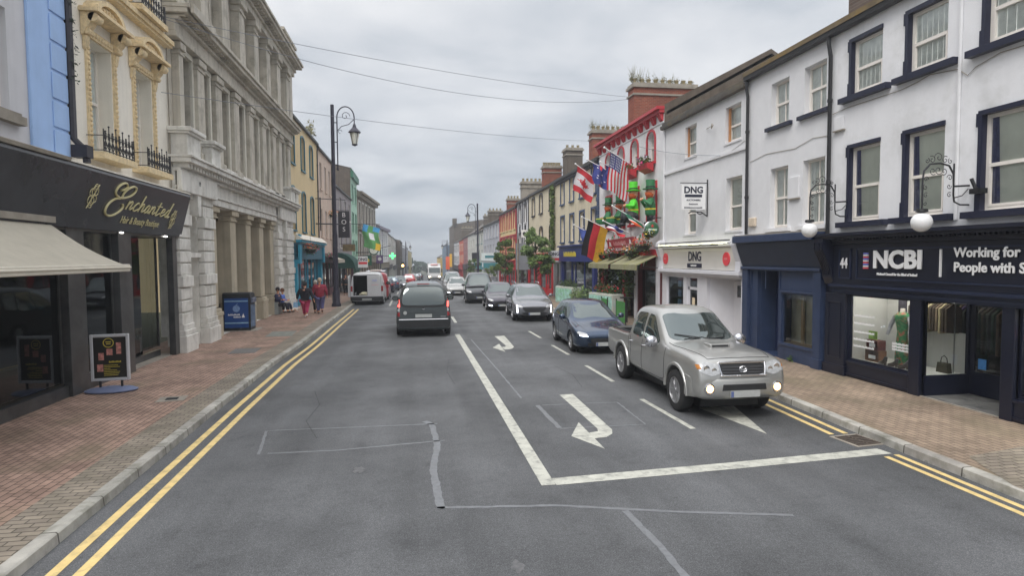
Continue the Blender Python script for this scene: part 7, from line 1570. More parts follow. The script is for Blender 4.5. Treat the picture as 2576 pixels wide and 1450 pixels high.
def small_car(name, label, X, Yfa, heading, col, L=4.05, W=1.74, H=1.48, wb=2.49, fo=.83, r=.31, suv=0, est=0, group='cars in the oncoming queue', front='hatch', spokes=5, near=True, roofm=None, van=False):
    hw = W/2; xa = wb/2; xF = xa+fo; xT = xF-L; sgn = -1 if heading < 0 else 1
    zc = .16+suv*.08; zh = H*.62+.04*suv; zn = zh-.20; zbl = H*.60
    cow = xa-.36; rf = cow-.72; rr_ = xT+.55+(-.25 if est else 0); rg = xT+.12
    if van: cow = xa+.05; rf = cow-.62; rr_ = xT+.22; rg = xT+.06; zh = H*.56; zn = zh-.16; zbl = H*.54
    st = [(xF, zc+.16, hw*.62, zn*.62, hw*.62, zn*.72, hw*.56), (xF-.05, zc+.05, hw*.80, zn*.7, hw*.82, zn*.9, hw*.7), (xF-.2, zc+.02, hw*.94, zn*.82, hw*.95, zn+.0, hw*.78), (xF-.5, zc, hw*.99, zbl-.10, hw*.98, zn+.07, hw*.80), (xa, zc, hw, zbl-.05, hw*.985, zn+.12, hw*.80), (cow+.12, zc, hw, zbl, hw*.985, zh-.02, hw*.80),
          (cow, zc, hw, zbl+.01, hw*.985, zh+.06, hw*.78), (rf, zc, hw, zbl+.02, hw*.98, H-.05, hw*.66), (rf-.22, zc, hw, zbl+.02, hw*.98, H, hw*.66), ((rf+rr_)/2, zc, hw, zbl+.03, hw*.98, H+.0, hw*.67), (rr_+.12, zc, hw, zbl+.06, hw*.97, H-.03, hw*.66), (rr_, zc+.02, hw, zbl+.07, hw*.96, H-.07, hw*.65), (rg, zc+.08, hw*.95, zbl+.06, hw*.93, zbl+.2 if not (van or est) else H-.35, hw*.72), (rg-.03, zc+.12, hw*.92, zbl, hw*.90, zbl+.1 if not (van or est) else H-.5, hw*.74), (xT, zc+.2, hw*.84, zbl-.12, hw*.82, zbl-.02, hw*.74)]
    t, bv, bo = vehicle(name, label, 'van' if van else 'car', X, Yfa+sgn*-1*0 + (xa if heading < 0 else -xa), heading, st, wb, r, hw, col, group=group, spokes=spokes, sub=2 if near else 1)
    zt = H-.09
    patch(bv, [(-hw*.74, zh+.05), (hw*.74, zh+.05), (hw*.61, zt), (-hw*.61, zt)], 'front', .005, M_cg, 'windscreen', t, .1)
    patch(bv, [(-hw*.66, zbl+.16), (hw*.66, zbl+.16), (hw*.58, zt-.02), (-hw*.58, zt-.02)], 'back', .005, M_cg, 'rear_window', t, .1)
    mid = (cow-.2+rr_)/2-.12
    if van: sides(bv, t, [[(cow-.12, zbl+.08), (rf+.05, zt-.03), (rf-.5, zt-.02), (rf-.55, zbl+.06)]])
    else: sides(bv, t, [[(cow-.16, zbl+.07), (rf-.02, zt-.01), (mid+.04, zt+.0), (mid+.02, zbl+.07)], [(mid-.05, zbl+.08), (mid-.03, zt), (rr_+.28, zt-.03), (rr_+.12, zbl+.14)]])
    if near:
        for ax in ('left', 'right'): seam(bv, [[(cow+.02, zbl+.03), (cow-.0, zc+.3), (cow-.15, zc+.06)], [(mid, zbl+.04), (mid-.02, zc+.08)], [(rr_+.22, zbl+.05), (-xa+r+.12, zc+.4), (-xa+r+.2, zc+.1)]], ax, .001, t, .01)
        seam(bv, [[(xF-.25, -hw*.6), (cow+.1, -hw*.74)], [(xF-.25, hw*.6), (cow+.1, hw*.74)]], 'top', .001, t, .01)
    patch(bv, [(-hw*.45, zn*.50), (-hw*.5, zn*.68), (hw*.5, zn*.68), (hw*.45, zn*.50)] if front != 'suv' else [(-hw*.42, zn*.52), (-hw*.62, zn*.80), (hw*.62, zn*.80), (hw*.42, zn*.52)], 'front', .008, M_plast, 'grille', t, .08, .2)
    patch(bv, [(-hw*.55, zc+.09), (-hw*.6, zc+.2), (hw*.6, zc+.2), (hw*.55, zc+.09)], 'front', .008, M_plast, 'lower_intake', t, .08, .2)
    for s_ in (-1, 1):
        patch(bv, [(s_*hw*.56, zn*.76), (s_*hw*.60, zn*.88), (s_*hw*.84, zn*.95), (s_*hw*.90, zn*.90), (s_*hw*.80, zn*.78)], 'front', .012, M_lens, 'headlight', t, .04, .15)
        if front in ('hatch', 'suv', 'low'):
            P_ = {'hatch': [(s_*hw*.56, zn*.75), (s_*hw*.60, zn*.80), (s_*hw*.84, zn*.83), (s_*hw*.82, zn*.78)], 'suv': [(s_*hw*.80, zn*.88), (s_*hw*.86, zn*.88), (s_*hw*.84, zn*.50), (s_*hw*.79, zn*.50)], 'low': [(s_*hw*.62, zn*.38), (s_*hw*.66, zn*.46), (s_*hw*.84, zn*.5), (s_*hw*.84, zn*.42)]}[front]
            patch(bv, P_, 'front', .018, M_drl, 'running_light', t, .04, .1)
        patch(bv, [(s_*hw*.64, zbl*.80), (s_*hw*.66, zbl+.04), (s_*hw*.92, zbl+.06), (s_*hw*.92, zbl*.84)], 'back', .01, M_tail, 'tail_light', t, .06, .15)
    MB().box(xF-.01, xF+.012, -.26, .26, zn*.44-.055, zn*.44+.055).build('number_plate', M_plate, t); MB().box(xF+.013, xF+.016, -.255, -.205, zn*.44-.05, zn*.44+.05).build('plate_band', M_plateb, t)
    MB().box(xT-.012, xT+.02, -.26, .26, zc+.32, zc+.43).build('number_plate', M_plate, t)
    mirror_pair(t, cow-.28, hw*.98, zbl+.12, roofm or col, .9)
    if suv:
        for s_ in (-1, 1): MB().tube([(rf-.3, s_*hw*.6, H-.0), (rf-.4, s_*hw*.6, H+.05), (rr_+.4, s_*hw*.6, H+.04), (rr_+.25, s_*hw*.6, H-.02)], .018, 5).build('roof_rail', M_chrome, t)
    return t, bv
c_blue = paint('deep_blue', (.034, .058, .105), .22, .6); c_grey = paint('mid_grey', (.21, .215, .235), .25, .6); c_plum = paint('dark_plum_grey', (.065, .060, .078), .22, .5); c_dark = paint('near_black', (.055, .058, .066), .25, .5); c_pale = paint('pale_silver', (.40, .40, .39), .25, .4)
small_car('hatchback_car', 'deep blue hatchback with bright headlights right behind the silver pickup', 5.52, 17.72, -92, c_blue)
small_car('suv_car', 'mid grey SUV with claw shaped white running lights behind the blue hatchback', 5.30, 27.0, -93, c_grey, L=4.45, W=1.84, H=1.62, wb=2.675, fo=.92, r=.355, suv=1, front='suv')
small_car('hatchback_car', 'dark plum grey hatchback with lit low lamps behind the grey SUV', 4.72, 32.6, -93, c_plum, L=4.3, W=1.78, H=1.48, wb=2.65, front='low')
small_car('van_vehicle', 'dark people carrier van, tallest vehicle of the oncoming queue', 4.12, 38.2, -93, c_dark, L=4.9, W=1.93, H=1.92, wb=3.1, fo=.86, r=.33, van=True, front='none')
small_car('estate_car', 'pale silver car following behind the dark people carrier van', 3.4, 49.0, -93, c_pale, L=4.4, W=1.78, H=1.5, wb=2.65, front='low', est=1)
small_car('van_vehicle', 'pale grey van just behind the pale silver car', 3.5, 56.5, -92, paint('light_grey', (.28, .29, .30), .3, .3), L=4.8, W=1.88, H=1.95, wb=3.0, r=.33, van=True, front='none', near=False)

# -- dark MPV driving away
c_mpv = paint('green_grey', (.052, .062, .064), .28, .45, .15); hw = .905; H = 1.80
st = [(2.16, .36, .55, .55, .55, .66, .5), (2.08, .26, .75, .6, .77, .84, .66), (1.9, .2, .86, .7, .87, .95, .72), (1.5, .19, .90, .84, .89, 1.03, .74), (1.1, .19, .905, .9, .895, 1.1, .74), (.95, .19, .905, .92, .895, 1.16, .73), (.25, .19, .905, .94, .89, 1.70, .62), (0, .19, .905, .95, .89, 1.78, .62), (-.8, .19, .905, .97, .885, 1.81, .64), (-1.7, .19, .905, .98, .885, 1.79, .65), (-1.93, .20, .905, .98, .88, 1.75, .66), (-2.06, .22, .905, .98, .875, 1.62, .70), (-2.17, .24, .90, .97, .87, 1.30, .80), (-2.21, .25, .89, .95, .86, 1.14, .82), (-2.23, .27, .88, .70, .87, .78, .83), (-2.24, .30, .87, .52, .86, .62, .82)]
P2, bv, bo = vehicle('mpv_car', 'dark green-grey people mover driving away with red brake lights lit', 'car', .30, 24.2, 89.5, st, 2.73, .33, hw, c_mpv, inset=.0, tw=.2)
patch(bv, rnd_poly([(-.66, 1.06), (-.70, 1.22), (-.60, 1.66), (.60, 1.66), (.70, 1.22), (.66, 1.06)], .3), 'back', .006, M_cg, 'rear_window', P2, .08, 0)
patch(bv, [(-.73, .99), (-.76, 1.22), (-.66, 1.72), (.66, 1.72), (.76, 1.22), (.73, .99)], 'back', .003, M_plast, 'window_surround', P2, .08, .25)
sides(bv, P2, [[(.78, 1.02), (.16, 1.6), (-.25, 1.62), (-.28, 1.03)], [(-.36, 1.04), (-.34, 1.62), (-1.15, 1.62), (-1.2, 1.06)], [(-1.28, 1.08), (-1.25, 1.62), (-1.75, 1.58), (-1.86, 1.14)]])
for s_ in (-1, 1):
    patch(bv, [(s_*.76, 1.0), (s_*.78, 1.26), (s_*.885, 1.24), (s_*.90, 1.0)], 'back', .014, M_brake, 'brake_light', P2, .05, .2)
    patch(bv, [(s_*.77, .86), (s_*.77, .985), (s_*.90, .985), (s_*.90, .86)], 'back', .012, M_lens, 'reversing_light', P2, .05, .1)
    patch(bv, [(s_*.77, .70), (s_*.77, .85), (s_*.90, .85), (s_*.90, .70)], 'back', .012, M_tail, 'tail_light', P2, .05, .1)
MB().box(-2.262, -2.235, -.27, .27, .66, .77).build('number_plate', M_plate, P2)
MB().tube([(-2.255, -.80, .60), (-2.28, 0, .60), (-2.255, .80, .60)], .012, 4).build('bumper_strip', M_chrome, P2); patch(bv, [(-.86, .34), (-.87, .54), (.87, .54), (.86, .34)], 'back', .01, M_plast, 'rear_bumper', P2, .1, .1)
seam(bv, [[(-.77, 1.28), (-.80, .62), (.80, .62), (.77, 1.28)], [(-.5, .82), (.5, .82)]], 'back', .003, P2, .012)
MB().tube([(-2.2, 0, 1.05), (-2.14, .3, 1.30)], .014, 5).lathe([(.05, -2.215), (.045, -2.24)], (0, 0, .99), 12, 'x').build('wiper', M_plast, P2); MB().lathe([(.045, -2.222), (.04, -2.235)], (0, 0, .95), 6, 'x').build('badge', M_chrome, P2)
MB().lathe([(.06, -2.248), (.055, -2.253)], (0, .6, .82), 16, 'x').build('sticker', M_plate, P2); MB().box(-2.245, -2.235, -.72, -.55, .67, .70).build('badge_text', M_chrome, P2)
MB().box(-2.0, -1.97, -.2, .2, 1.745, 1.77).build('high_brake_light', M_tail, P2); mirror_pair(P2, .7, .92, 1.12, M_plast, 1.1); P2.scale = (1.1,)*3; P2.location.y = 24.4
patch(bv, [(-.60, 1.12), (.60, 1.12), (.54, 1.66), (-.54, 1.66)], 'front', .005, M_cg, 'windscreen', P2, .1)

# -- white van with open rear door
c_white = paint('van_white', (.62, .62, .63), .35, 0, .08); hw = .90; H = 1.82
st = [(2.1, .36, .55, .6, .55, .72, .5), (2.02, .26, .75, .65, .77, .9, .66), (1.85, .2, .86, .72, .87, 1.0, .72), (1.3, .19, .90, .86, .89, 1.08, .74), (1.0, .19, .90, .9, .89, 1.16, .73), (.35, .19, .90, .95, .885, 1.72, .68), (.1, .19, .90, .95, .885, 1.80, .70), (-.8, .19, .90, .97, .885, 1.84, .74), (-1.8, .19, .90, .98, .885, 1.83, .75), (-2.12, .22, .90, .98, .88, 1.80, .75), (-2.17, .25, .89, .98, .87, 1.72, .76), (-2.18, .3, .88, .98, .86, 1.5, .79)]
P3, bv, bo = vehicle('delivery_van', 'white delivery van stopped on the left with one rear door swung open', 'van', -2.95, 40.4, 90, st, 2.7, .32, hw, c_white, cuts=[(-2.4, -.6, -.02, .72, .56, 1.66)])
MB().q((-2.16, .0, .565), (-2.16, .715, .565), (-.62, .715, .565), (-.62, 0, .565)).q((-.62, 0, .565), (-.62, .715, .565), (-.62, .715, 1.655), (-.62, 0, 1.655)).q((-2.16, .715, .565), (-.62, .715, .565), (-.62, .715, 1.655), (-2.16, .715, 1.655)).q((-2.16, -.015, .565), (-.62, -.015, .565), (-.62, -.015, 1.655), (-2.16, -.015, 1.655)).q((-2.16, 0, 1.655), (-2.16, .715, 1.655), (-.62, .715, 1.655), (-.62, 0, 1.655)).build('cargo_bay', M_dark, P3, fixn=False)
b = MB().prism([(0, .5), (-.72, .5), (-.72, 1.5), (-.6, 1.68), (0, 1.7)], 'y', .88, .93).build('rear_door', c_white, P3, bevel=.02); b.location = (-2.16, -.02, 0); b.rotation_euler = (0, 0, rad(0))
for s_ in (-1, 1): MB().box(-2.2, -2.15, s_*.82-.06, s_*.82+.06, .78, 1.08).build('tail_light', M_tail, P3, bevel=.015)
MB().box(-2.26, -2.14, -.88, .88, .28, .5).build('rear_bumper', M_plast, P3, bevel=.03); MB().box(-2.268, -2.261, -.26, .26, .3, .4).build('number_plate', M_plate, P3)
o = text('mail', .15, Matrix.Translation((-2.195, -.42, 1.38)) @ Matrix.Rotation(rad(-90), 4, 'Z') @ Matrix.Rotation(rad(90), 4, 'X'), mat('faded_blue', S(120, 140, 210), .5, 0), P3, depth=.003); o.hide_render = False
b = MB()
for k in range(7): b.box(-2.2, -2.192, -.62+.055*k, -.59+.055*k, 1.12, 1.16)
b.build('faded_lettering', mat('faded_red', S(220, 150, 160), .5, 0), P3)
seam(bv, [[(-.02, .55), (-.02, 1.7)], [(-.8, .56), (-.74, 1.68), (.0, 1.7)]], 'back', .004, P3, .012)
P3.scale = (1.12,)*3; MB().box(-2.85, -2.17, .90, .945, .52, 1.66).build('rear_door', c_white, P3, bevel=.02); mirror_pair(P3, .75, .93, 1.12, M_plast, 1.1); sides(bv, P3, [[(.85, 1.04), (.25, 1.62), (-.2, 1.64), (-.25, 1.04)]])
MB().box(.5, .52, -.6, .6, 1.2, 1.65) if False else None
t = thing('cargo_bundle', 'crumpled pale parcel lying in the open back of the white van', 'parcel', (-3.1, 38.15, .6)); MB().ball((0, 0, .1), .2, 10, 6, (1.3, .7, .6)).ball((-.18, .05, .05), .14, 8, 6, (1.2, .8, .6)).ball((.2, 0, .04), .12, 8, 6).build('wrapping', mat('pale_wrapping', S(225, 210, 180), .8, .15, 8), t, smooth='all')
t = thing('delivery_van', 'red van with a roof rack parked directly in front of the white van', 'van', -2.6 and (-2.75, 45.2, gz(45.2)), rad(90))
me = body_mesh([(x, a, h_, c, d, e_+.16, g_) for (x, a, h_, c, d, e_, g_) in st], [(1.35, .32, .38, .9), (-1.35, .32, .38, .9)], sub=1); me.materials.clear(); me.materials.append(paint('red', (.36, .04, .05), .3, .1)); o = bpy.data.objects.new('body', me); C.objects.link(o); o.parent = t
for x in (1.35, -1.35):
    for s_ in (-1, 1): wheel(t, x, s_*.8, .32, .2, s_)
b = MB(); 
for s_ in (-.62, .62): b.tube([(-2.0, s_, 2.08), (.1, s_, 2.1)], .02, 5)
for k in range(4): b.tube([(-1.9+.6*k, -.65, 2.08), (-1.9+.6*k, .65, 2.08)], .018, 5)
b.build('roof_rack', M_chrome, t); MB().box(-1.95, .0, -.35, .35, 2.1, 2.16).build('ladder', mat('ladder_alloy', S(200, 190, 180), .4, .1), t)
for s_ in (-1, 1): MB().box(-2.2, -2.15, s_*.82-.06, s_*.82+.06, .9, 1.3).build('tail_light', M_tail, t)
# -- cars parked along the left and far traffic
G_ = 'cars parked along the left kerb'
small_car('parked_car', 'white car parked just ahead of the red van', -2.98, 50.2, 90, paint('clean_white', (.6, .6, .6), .3, 0), group=G_, near=False)
small_car('parked_car', 'dark navy car parked on the left ahead of the white car', -2.85, 61.0, 90, paint('navy', (.02, .028, .06), .25, .4), group=G_, near=False, est=1)
small_car('parked_car', 'blue-grey car parked beyond the dark navy one', -2.5, 67.0, 90, paint('blue_grey', (.07, .10, .16), .25, .4), group=G_, near=False)
small_car('parked_car', 'black car facing the camera beside the amber traffic light', -1.9, 71.0, -90, c_dark, L=4.6, group=G_, near=False)
small_car('moving_car', 'white roofed red car driving away in the distance', -.75, 80.0, 88, paint('bright_red', (.5, .03, .03), .3, 0), L=4.2, H=1.65, group='far traffic', near=False, suv=1, roofm=c_pale)
for i, (x, y, c) in enumerate(((-.6, 112, c_pale), (.2, 122, c_grey), (.8, 132, c_dark))): small_car('parked_car', ['pale silver car, nearest of the far parked row', 'mid grey car in the middle of the far parked row', 'dark car, farthest of the far parked row'][i], x, y, 86, c, group='far parked row', near=False)
# -- white lorry coming
t = thing('lorry', 'white lorry with a tall cab coming up the far end of the street', 'lorry', (3.75, 122, gz(122)), rad(-90)); M_lw = mat('lorry_white', S(205, 205, 205), .4, .08, 2)
MB().prism([(2.6, .5), (2.75, .9), (2.7, 1.6), (2.45, 2.75), (2.2, 3.0), (.6, 3.05), (.6, .5)], 'y', -1.22, 1.22).build('cab', M_lw, t, bevel=.08); MB().prism([(2.74, 1.62), (2.5, 2.62), (2.48, 2.62), (2.72, 1.62)], 'y', -1.08, 1.08).build('windscreen', M_cg, t)
MB().box(-5.5, .5, -1.25, 1.25, .9, 3.4).build('box_body', M_lw, t, bevel=.03); MB().box(2.5, 2.78, -1.2, 1.2, .35, .62).build('bumper', M_plast, t, bevel=.03); MB().box(.8, 2.3, -.7, .7, 3.06, 3.35).build('roof_spoiler', mat('lorry_pink', S(200, 150, 150), .5, .1), t, bevel=.1)
for s_ in (-1, 1):
    MB().box(2.76, 2.8, s_*.95-.18, s_*.95+.18, .75, .95).build('headlight', mat('warm_headlight', (1, .85, .6), .3, 0, emit=4), t); MB().box(2.4, 2.5, s_*1.42-.1, s_*1.42+.1, 1.7, 2.4).build('wing_mirror', M_plast, t)
    for x in (1.9, -3.5, -4.6): wheel(t, x, s_*1.1, .48, .28, s_)

# ================================================================= PEOPLE
def skinmesh(J, E_, root=0, levels=1):
    me = bpy.data.meshes.new('skin'); me.from_pydata([p[:3] for p in J], E_, []); ob = bpy.data.objects.new('sk', me); C.objects.link(ob)
    m = ob.modifiers.new('s', 'SKIN'); m.use_smooth_shade = True
    if not me.skin_vertices: 
        bm = bmesh.new(); bm.from_mesh(me); bm.verts.layers.skin.verify(); bm.to_mesh(me); bm.free()
    for i, p in enumerate(J): 
        sv = me.skin_vertices[0].data[i]; sv.radius = (p[3], p[4] if len(p) > 4 else p[3]); sv.use_root = (i == root)
    s = ob.modifiers.new('ss', 'SUBSURF'); s.levels = levels; s.render_levels = levels
    dg = bpy.context.evaluated_depsgraph_get(); dg.update(); out = bpy.data.meshes.new_from_object(ob.evaluated_get(dg)); bpy.data.objects.remove(ob)
    out.polygons.foreach_set('use_smooth', [True]*len(out.polygons)); return out
def addmesh(name, me, m, parent):
    me.materials.clear(); me.materials.append(m); o = bpy.data.objects.new(name, me); C.objects.link(o); o.parent = parent; return o
def person(label, loc, rz, h, top, trou, hair, topm='jacket', stout=1.0, sit=False, step=.0, armout=.0, hairlong=.0, coatlen=.0, shoes=None, forearm=0, extra=None, group=None, sleeves=True):
    """faces local -y; feet at z=0"""
    t = thing('person', label, 'person', loc, rz, group); s = h/1.72; w = stout
    if sit: pz = .50; kn = lambda sg: (sg*.11, -.44, .50); an = lambda sg: (sg*.12, -.46-.06*sg, .09); lean = -.06
    else: pz = .93; kn = lambda sg: (sg*.10, -.05-sg*step*.5, .50+abs(step)*.04*(sg < 0)); an = lambda sg: (sg*.09, -.0-sg*step, .085+(.10 if sg < 0 and step else 0)); lean = 0
    ch = (0, lean*.6, pz+.36); nk = (0, lean, pz+.53); hd = (0, lean-.01, pz+.65)
    sh = lambda sg: (sg*.19*w, lean, pz+.47)
    el = lambda sg: (sg*(.25*w+armout), lean+.03-sg*step*.4, pz+.19) if not forearm else (sg*.25*w, lean-.02, pz+.2)
    wr = lambda sg: (sg*(.27*w+armout*1.6), lean-.04-sg*step*.6, pz-.04) if not forearm else (sg*.1, lean-.27, pz+.2)
    J = [(0, 0, pz, .15*w, .11), (*ch, .15*w, .10), (*nk, .05), (*hd, .07), (hd[0], hd[1], hd[2]+.13, .085, .095), (hd[0], hd[1], hd[2]+.2, .05)]
    E_ = [(0, 1), (1, 2), (2, 3), (3, 4), (4, 5)]
    for sg in (-1, 1):
        i = len(J); J += [(*sh(sg), .06), (*el(sg), .045), (*wr(sg), .03)]; E_ += [(1, i), (i, i+1), (i+1, i+2)]
        i = len(J); J += [(sg*.09, 0, pz-.06, .10), (*kn(sg), .06), (*an(sg), .04), (an(sg)[0], an(sg)[1]-.14, .035, .035)]; E_ += [(0, i), (i, i+1), (i+1, i+2), (i+2, i+3)]
    addmesh('body', skinmesh(J, E_), M_skin, t)
    Jt = [(0, 0, pz+(.0 if not coatlen else -coatlen), .185*w, .14*w), (0, lean*.3, pz+.15, .18*w, .145*w), (*ch, .185*w, .13*w), (0, lean, pz+.50, .085)]; Et = [(0, 1), (1, 2), (2, 3)]
    for sg in (-1, 1): i = len(Jt); wr_ = Vector(el(sg)).lerp(Vector(wr(sg)), .85 if sleeves else .3); Jt += [(*sh(sg), .078*w), (*el(sg), .062*w), (*wr_, .048)]; Et += [(2, i), (i, i+1), (i+1, i+2)]
    addmesh(topm, skinmesh(Jt, Et, 1), top, t)
    Jl = [(0, .01, pz+.04, .165*w, .135*w)]; El = []
    for sg in (-1, 1):
        i = len(Jl); k_ = kn(sg); a_ = an(sg); m2 = Vector(k_).lerp(Vector(a_), .88); Jl += [(sg*.10*w, 0, pz-.10, .115*w), (*k_, .082*w), (*m2, .07*w)]; El += [(0, i), (i, i+1), (i+1, i+2)]
    addmesh('trousers', skinmesh(Jl, El), trou, t)
    hb = MB().ball((hd[0], hd[1]+.018, hd[2]+.115), .118, 14, 10, (.92, 1.0, 1.05)); 
    if hairlong: hb.ball((hd[0], hd[1]+.06, hd[2]+.02), .09, 10, 8, (1.1, .8, 1.3+hairlong))
    hb.build('hair', hair, t, smooth='all')
    fc = MB().ball((hd[0], hd[1]-.125, hd[2]+.08), .016, 6, 5, (1, 1, 1.4)); fc.build('nose', M_skin, t, smooth='all')
    for sg in (-1, 1):
        MB().ball((hd[0]+sg*.035, hd[1]-.112, hd[2]+.115), .011, 6, 5).build('eye', M_black, t); MB().ball((hd[0]+sg*.098, hd[1], hd[2]+.085), .022, 6, 5, (.5, 1, 1.4)).build('ear', M_skin, t)
        a_ = an(sg); MB().ball((a_[0], a_[1]-.06, .045+(a_[2]-.085)), .075, 10, 6, (.68, 1.75, .62)).build('shoe', shoes or M_black, t, smooth='all')
        w_ = Vector(wr(sg)); e_ = Vector(el(sg)); d = (w_-e_).normalized(); hnd = MB().ball(w_+d*.05, .036, 8, 6, (.7, 1, 1.2))
        sd = d.orthogonal().normalized() if abs(d.z) < .8 else Vector((0, 1, 0))
        for k in range(4): hnd.tube([w_+d*.07+sd*(-.027+.018*k), w_+d*.11+sd*(-.027+.018*k), w_+d*(.14-.004*abs(k-1.5))+sd*(-.022+.015*k)+Vector((-sg*.015, 0, 0))], [.009, .0085, .007], 5)
        hnd.tube([w_+d*.03+sd*.03, w_+d*.06+sd*.05, w_+d*.09+sd*.05], [.011, .01, .008], 5); hnd.build('hand', M_skin, t, smooth='all')
    t.scale = (s, s, s); return t
cl = lambda n, *c: mat('cloth_'+n, S(*c), .9, .15, 6, bump=.3, bscale=30)
H_dark = mat('hair_dark', S(46, 42, 44, 1), .8, .2, 30); H_grey = mat('hair_grey', S(190, 182, 172, 1), .8, .15, 30); H_fair = mat('hair_fair_grey', S(196, 176, 152, 1), .8, .15, 30)
M_shw = mat('white_trainers', S(205, 196, 196), .6, .1, 8)
person('person in black top and pink trousers walking away with a small bag', (-5.1, 29.3, .12), rad(172), 1.62, cl('black_top', 36, 36, 44), cl('pink', 170, 62, 96), H_dark, 'top', 1.28, step=.16, armout=.06, shoes=M_shw)
t = thing('carrier_bag', 'pale blue carrier bag held by the person in pink trousers', 'bag', (-5.52, 29.25, .62)); MB().prism([(-.11, 0), (.11, 0), (.09, .24), (-.09, .24)], 'y', -.04, .04).tube([(-.05, 0, .24), (0, 0, .33), (.05, 0, .24)], .008, 4).build('bag', mat('pale_blue_bag', S(140, 180, 215), .5, .2, 8), t)
person('white haired person in dark coat walking between the other two walkers', (-5.0, 31.7, .12), rad(176), 1.6, cl('dark_coat', 40, 40, 50), cl('black_trousers', 34, 34, 40), H_grey, 'coat', 1.02, step=.12, coatlen=.12)
person('person in dark red jacket and blue-grey trousers walking beside the lamp post', (-4.72, 31.2, .12), rad(180), 1.72, cl('dark_red', 138, 46, 64), cl('blue_grey', 88, 88, 128), H_fair, 'jacket', 1.28, step=.06, coatlen=.1)
person('person in navy top with red band sitting on the grey cabinet by the pilaster', (-6.82, 31.45, .2), rad(75), 1.6, cl('navy_top', 44, 46, 74), cl('black_trousers', 34, 34, 40), H_dark, 'top', 1.05, sit=True, forearm=1)
person('person in bright blue top sitting and looking down beside the stone pier', (-6.72, 32.0, .16), rad(80), 1.55, cl('bright_blue', 84, 116, 190), cl('dark_jeans', 44, 46, 62), mat('hair_brown', S(110, 70, 46, 1), .8, .2, 30), 'top', .95, sit=True, forearm=1)
person('distant person in dark clothes standing on the left pavement by the white van', (-5.6, 50.5, gz(50)+.12), rad(10), 1.7, cl('black_top', 36, 36, 44), cl('black_trousers', 34, 34, 40), H_dark, 'top', 1.1)
person('distant person with rust coloured top sitting outside a left shop', (-6.2, 56, gz(56)+.12), rad(60), 1.65, cl('rust', 150, 84, 66), cl('black_trousers', 34, 34, 40), H_dark, 'top', 1.1, sit=True)
t = thing('small_dog', 'small white and tan dog lying on the pavement by the seated people', 'dog', (-6.25, 32.3, .12), rad(20))
J = [(0, 0, .13, .07), (.16, 0, .14, .075), (-.14, 0, .12, .07), (.24, 0, .2, .045), (.3, 0, .24, .05), (.37, 0, .22, .025), (-.26, .03, .1, .02), (-.36, .08, .08, .012)]; E_ = [(0, 1), (0, 2), (1, 3), (3, 4), (4, 5), (2, 6), (6, 7)]
for sg in (-1, 1): i = len(J); J += [(.18, sg*.07, .08, .03), (.28, sg*.08, .03, .022), (-.14, sg*.08, .07, .04), (-.06, sg*.1, .03, .022)]; E_ += [(1, i), (i, i+1), (2, i+2), (i+2, i+3)]
addmesh('body', skinmesh(J, E_), mat('dog_coat', S(214, 206, 196), .9, .1, 6, blotch=(S(170, 104, 60), .95, 5)), t)
for sg in (-1, 1): MB().prism([(.27, .27), (.32, .28), (.29, .34)], 'y', sg*.04-.006, sg*.04+.006).build('ear', mat('dog_tan', S(160, 96, 56), .9, .1), t)

# ================================================================= TREES
M_bark = mat('bark', S(92, 84, 74, 1), .95, .3, 8, bump=.6, bscale=30)
M_tl = [mat('tree_leaf_a', S(104, 128, 66, 1.1), .65, .25, 6), mat('tree_leaf_b', S(116, 140, 74, 1), .65, .25, 6), mat('tree_leaf_c', S(66, 88, 46, 1), .65, .25, 6)]
def tree(label, x, y, h, w, base, seed, n=26, group='trees on the right pavement', name='street_tree', leaf=.085, per=120, z0=None, mats=None):
    rnd = random.Random(seed); zg = gz(y)+.12 if z0 is None else z0; t = thing(name, label, 'tree', (x, y, zg), rnd.random()*6, group)
    tr = MB(); tr.tube([(0, 0, 0), (.02, 0, h*.3), (-.03, .02, h*.6), (0, 0, h*.9)], [.07*h/4.5, .055*h/4.5, .035*h/4.5, .012], 8); cr = MB()
    for k in range(n):
        a = rnd.random()*2*PI; f_ = rnd.random(); z = base+(h-base)*(f_**.9); rr_ = w*(.35+.65*math.sin(PI*min(1, .18+f_*.82)))*(.55+.55*rnd.random()); p = Vector((rr_*math.cos(a), rr_*math.sin(a), z)); s0 = Vector((0, 0, max(base*.8, z-rr_*.8)))
        tr.tube([s0, s0.lerp(p, .5)+Vector((0, 0, -.04)), p], [.025, .014, .006], 5); cr.leaves(p, (w*.36*(.6+.6*rnd.random()),)*2+(w*.26,), per, leaf, rnd, mats=3)
    tr.build('trunk', M_bark, t, smooth=True); cr.build('crown', mats or M_tl, t, fixn=False); return t
P1.scale = (1, .93, 1); P1.location.x = 5.61
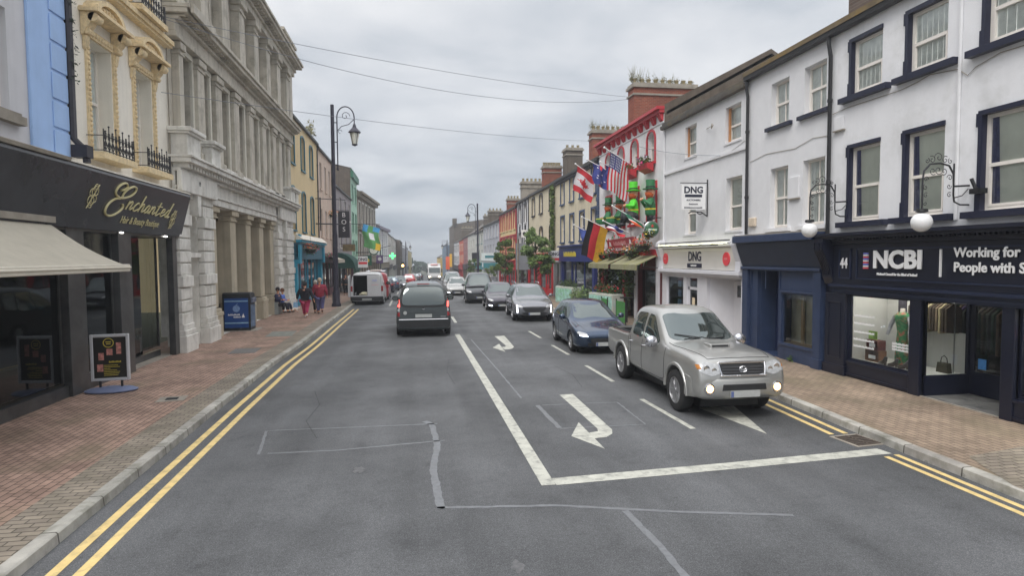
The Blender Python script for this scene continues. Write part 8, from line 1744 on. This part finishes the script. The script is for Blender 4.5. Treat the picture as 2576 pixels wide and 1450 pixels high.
tree('slim green street tree in front of the black and white banded building', 7.7, 38.2, 4.5, .95, 1.5, 3, n=36, per=130)
tree('smaller green street tree in front of the cream and red building', 7.7, 51.5, 4.5, .95, 1.5, 9, n=34, per=130)
tree('tiny street tree by the off-white building further along', 7.9, 82, 3.4, .9, 1.2, 12, n=16, per=70, leaf=.12)
tree('bushy small tree beside the teal shop sign', 8.0, 66, 2.6, .7, .8, 14, n=12, per=70, leaf=.1)
M_ft = [mat('far_leaf_a', S(58, 84, 66, 1), .8, .2, .3), mat('far_leaf_b', S(74, 100, 76, 1), .8, .2, .3), mat('far_leaf_c', S(46, 70, 58, 1), .8, .2, .3)]
for i, (x, y, h, w) in enumerate(((-1.5, 262, 7.6, 3.0), (2.5, 275, 5.4, 3.2), (6.5, 285, 4.6, 3.4), (11, 280, 4.2, 3.4), (16, 275, 4.0, 3.6), (-7, 255, 6, 3.5))):
    tree(['tallest dark tree closing the far end of the street, behind the cream yellow building', 'dark round tree closing the street, second from the tallest', 'dark low tree at the middle of the street end', 'dark low tree behind the lorry', 'dark tree behind the far right buildings', 'dark tree hidden behind the far left roofs'][i], x, y, h, w, 1.2, 40+i, n=26, group='trees at the far end of the street', name='far_tree', leaf=.4, per=60, z0=gz(250)-.5, mats=M_ft)
# weeds on gutters
rnd = random.Random(8)
t = thing('shrub_planting', 'leafy shrubs behind the white planter in front of the blue shop', 'shrub', (9.1, 32.5, .12)); MB().leaves((0, 0, .6), (.6, 1.2, .6), 500, .07, rnd, mats=3).build('foliage', M_tl, t)

# ---------------------------------------------------------------- thin damp air
hz = MB().box(-410, 410, -70, 425, -7.0, 17.5)
hm = bpy.data.materials.new('damp_air'); hm.use_nodes = True; N = hm.node_tree.nodes; N.clear(); o_ = N.new('ShaderNodeOutputMaterial'); pv = N.new('ShaderNodeVolumePrincipled'); pv.inputs['Color'].default_value = (.86, .9, .95, 1); pv.inputs['Density'].default_value = .0016; pv.inputs['Anisotropy'].default_value = .3
hm.node_tree.links.new(pv.outputs[0], o_.inputs['Volume']); tag(hz.build('haze', hm), kind='stuff')
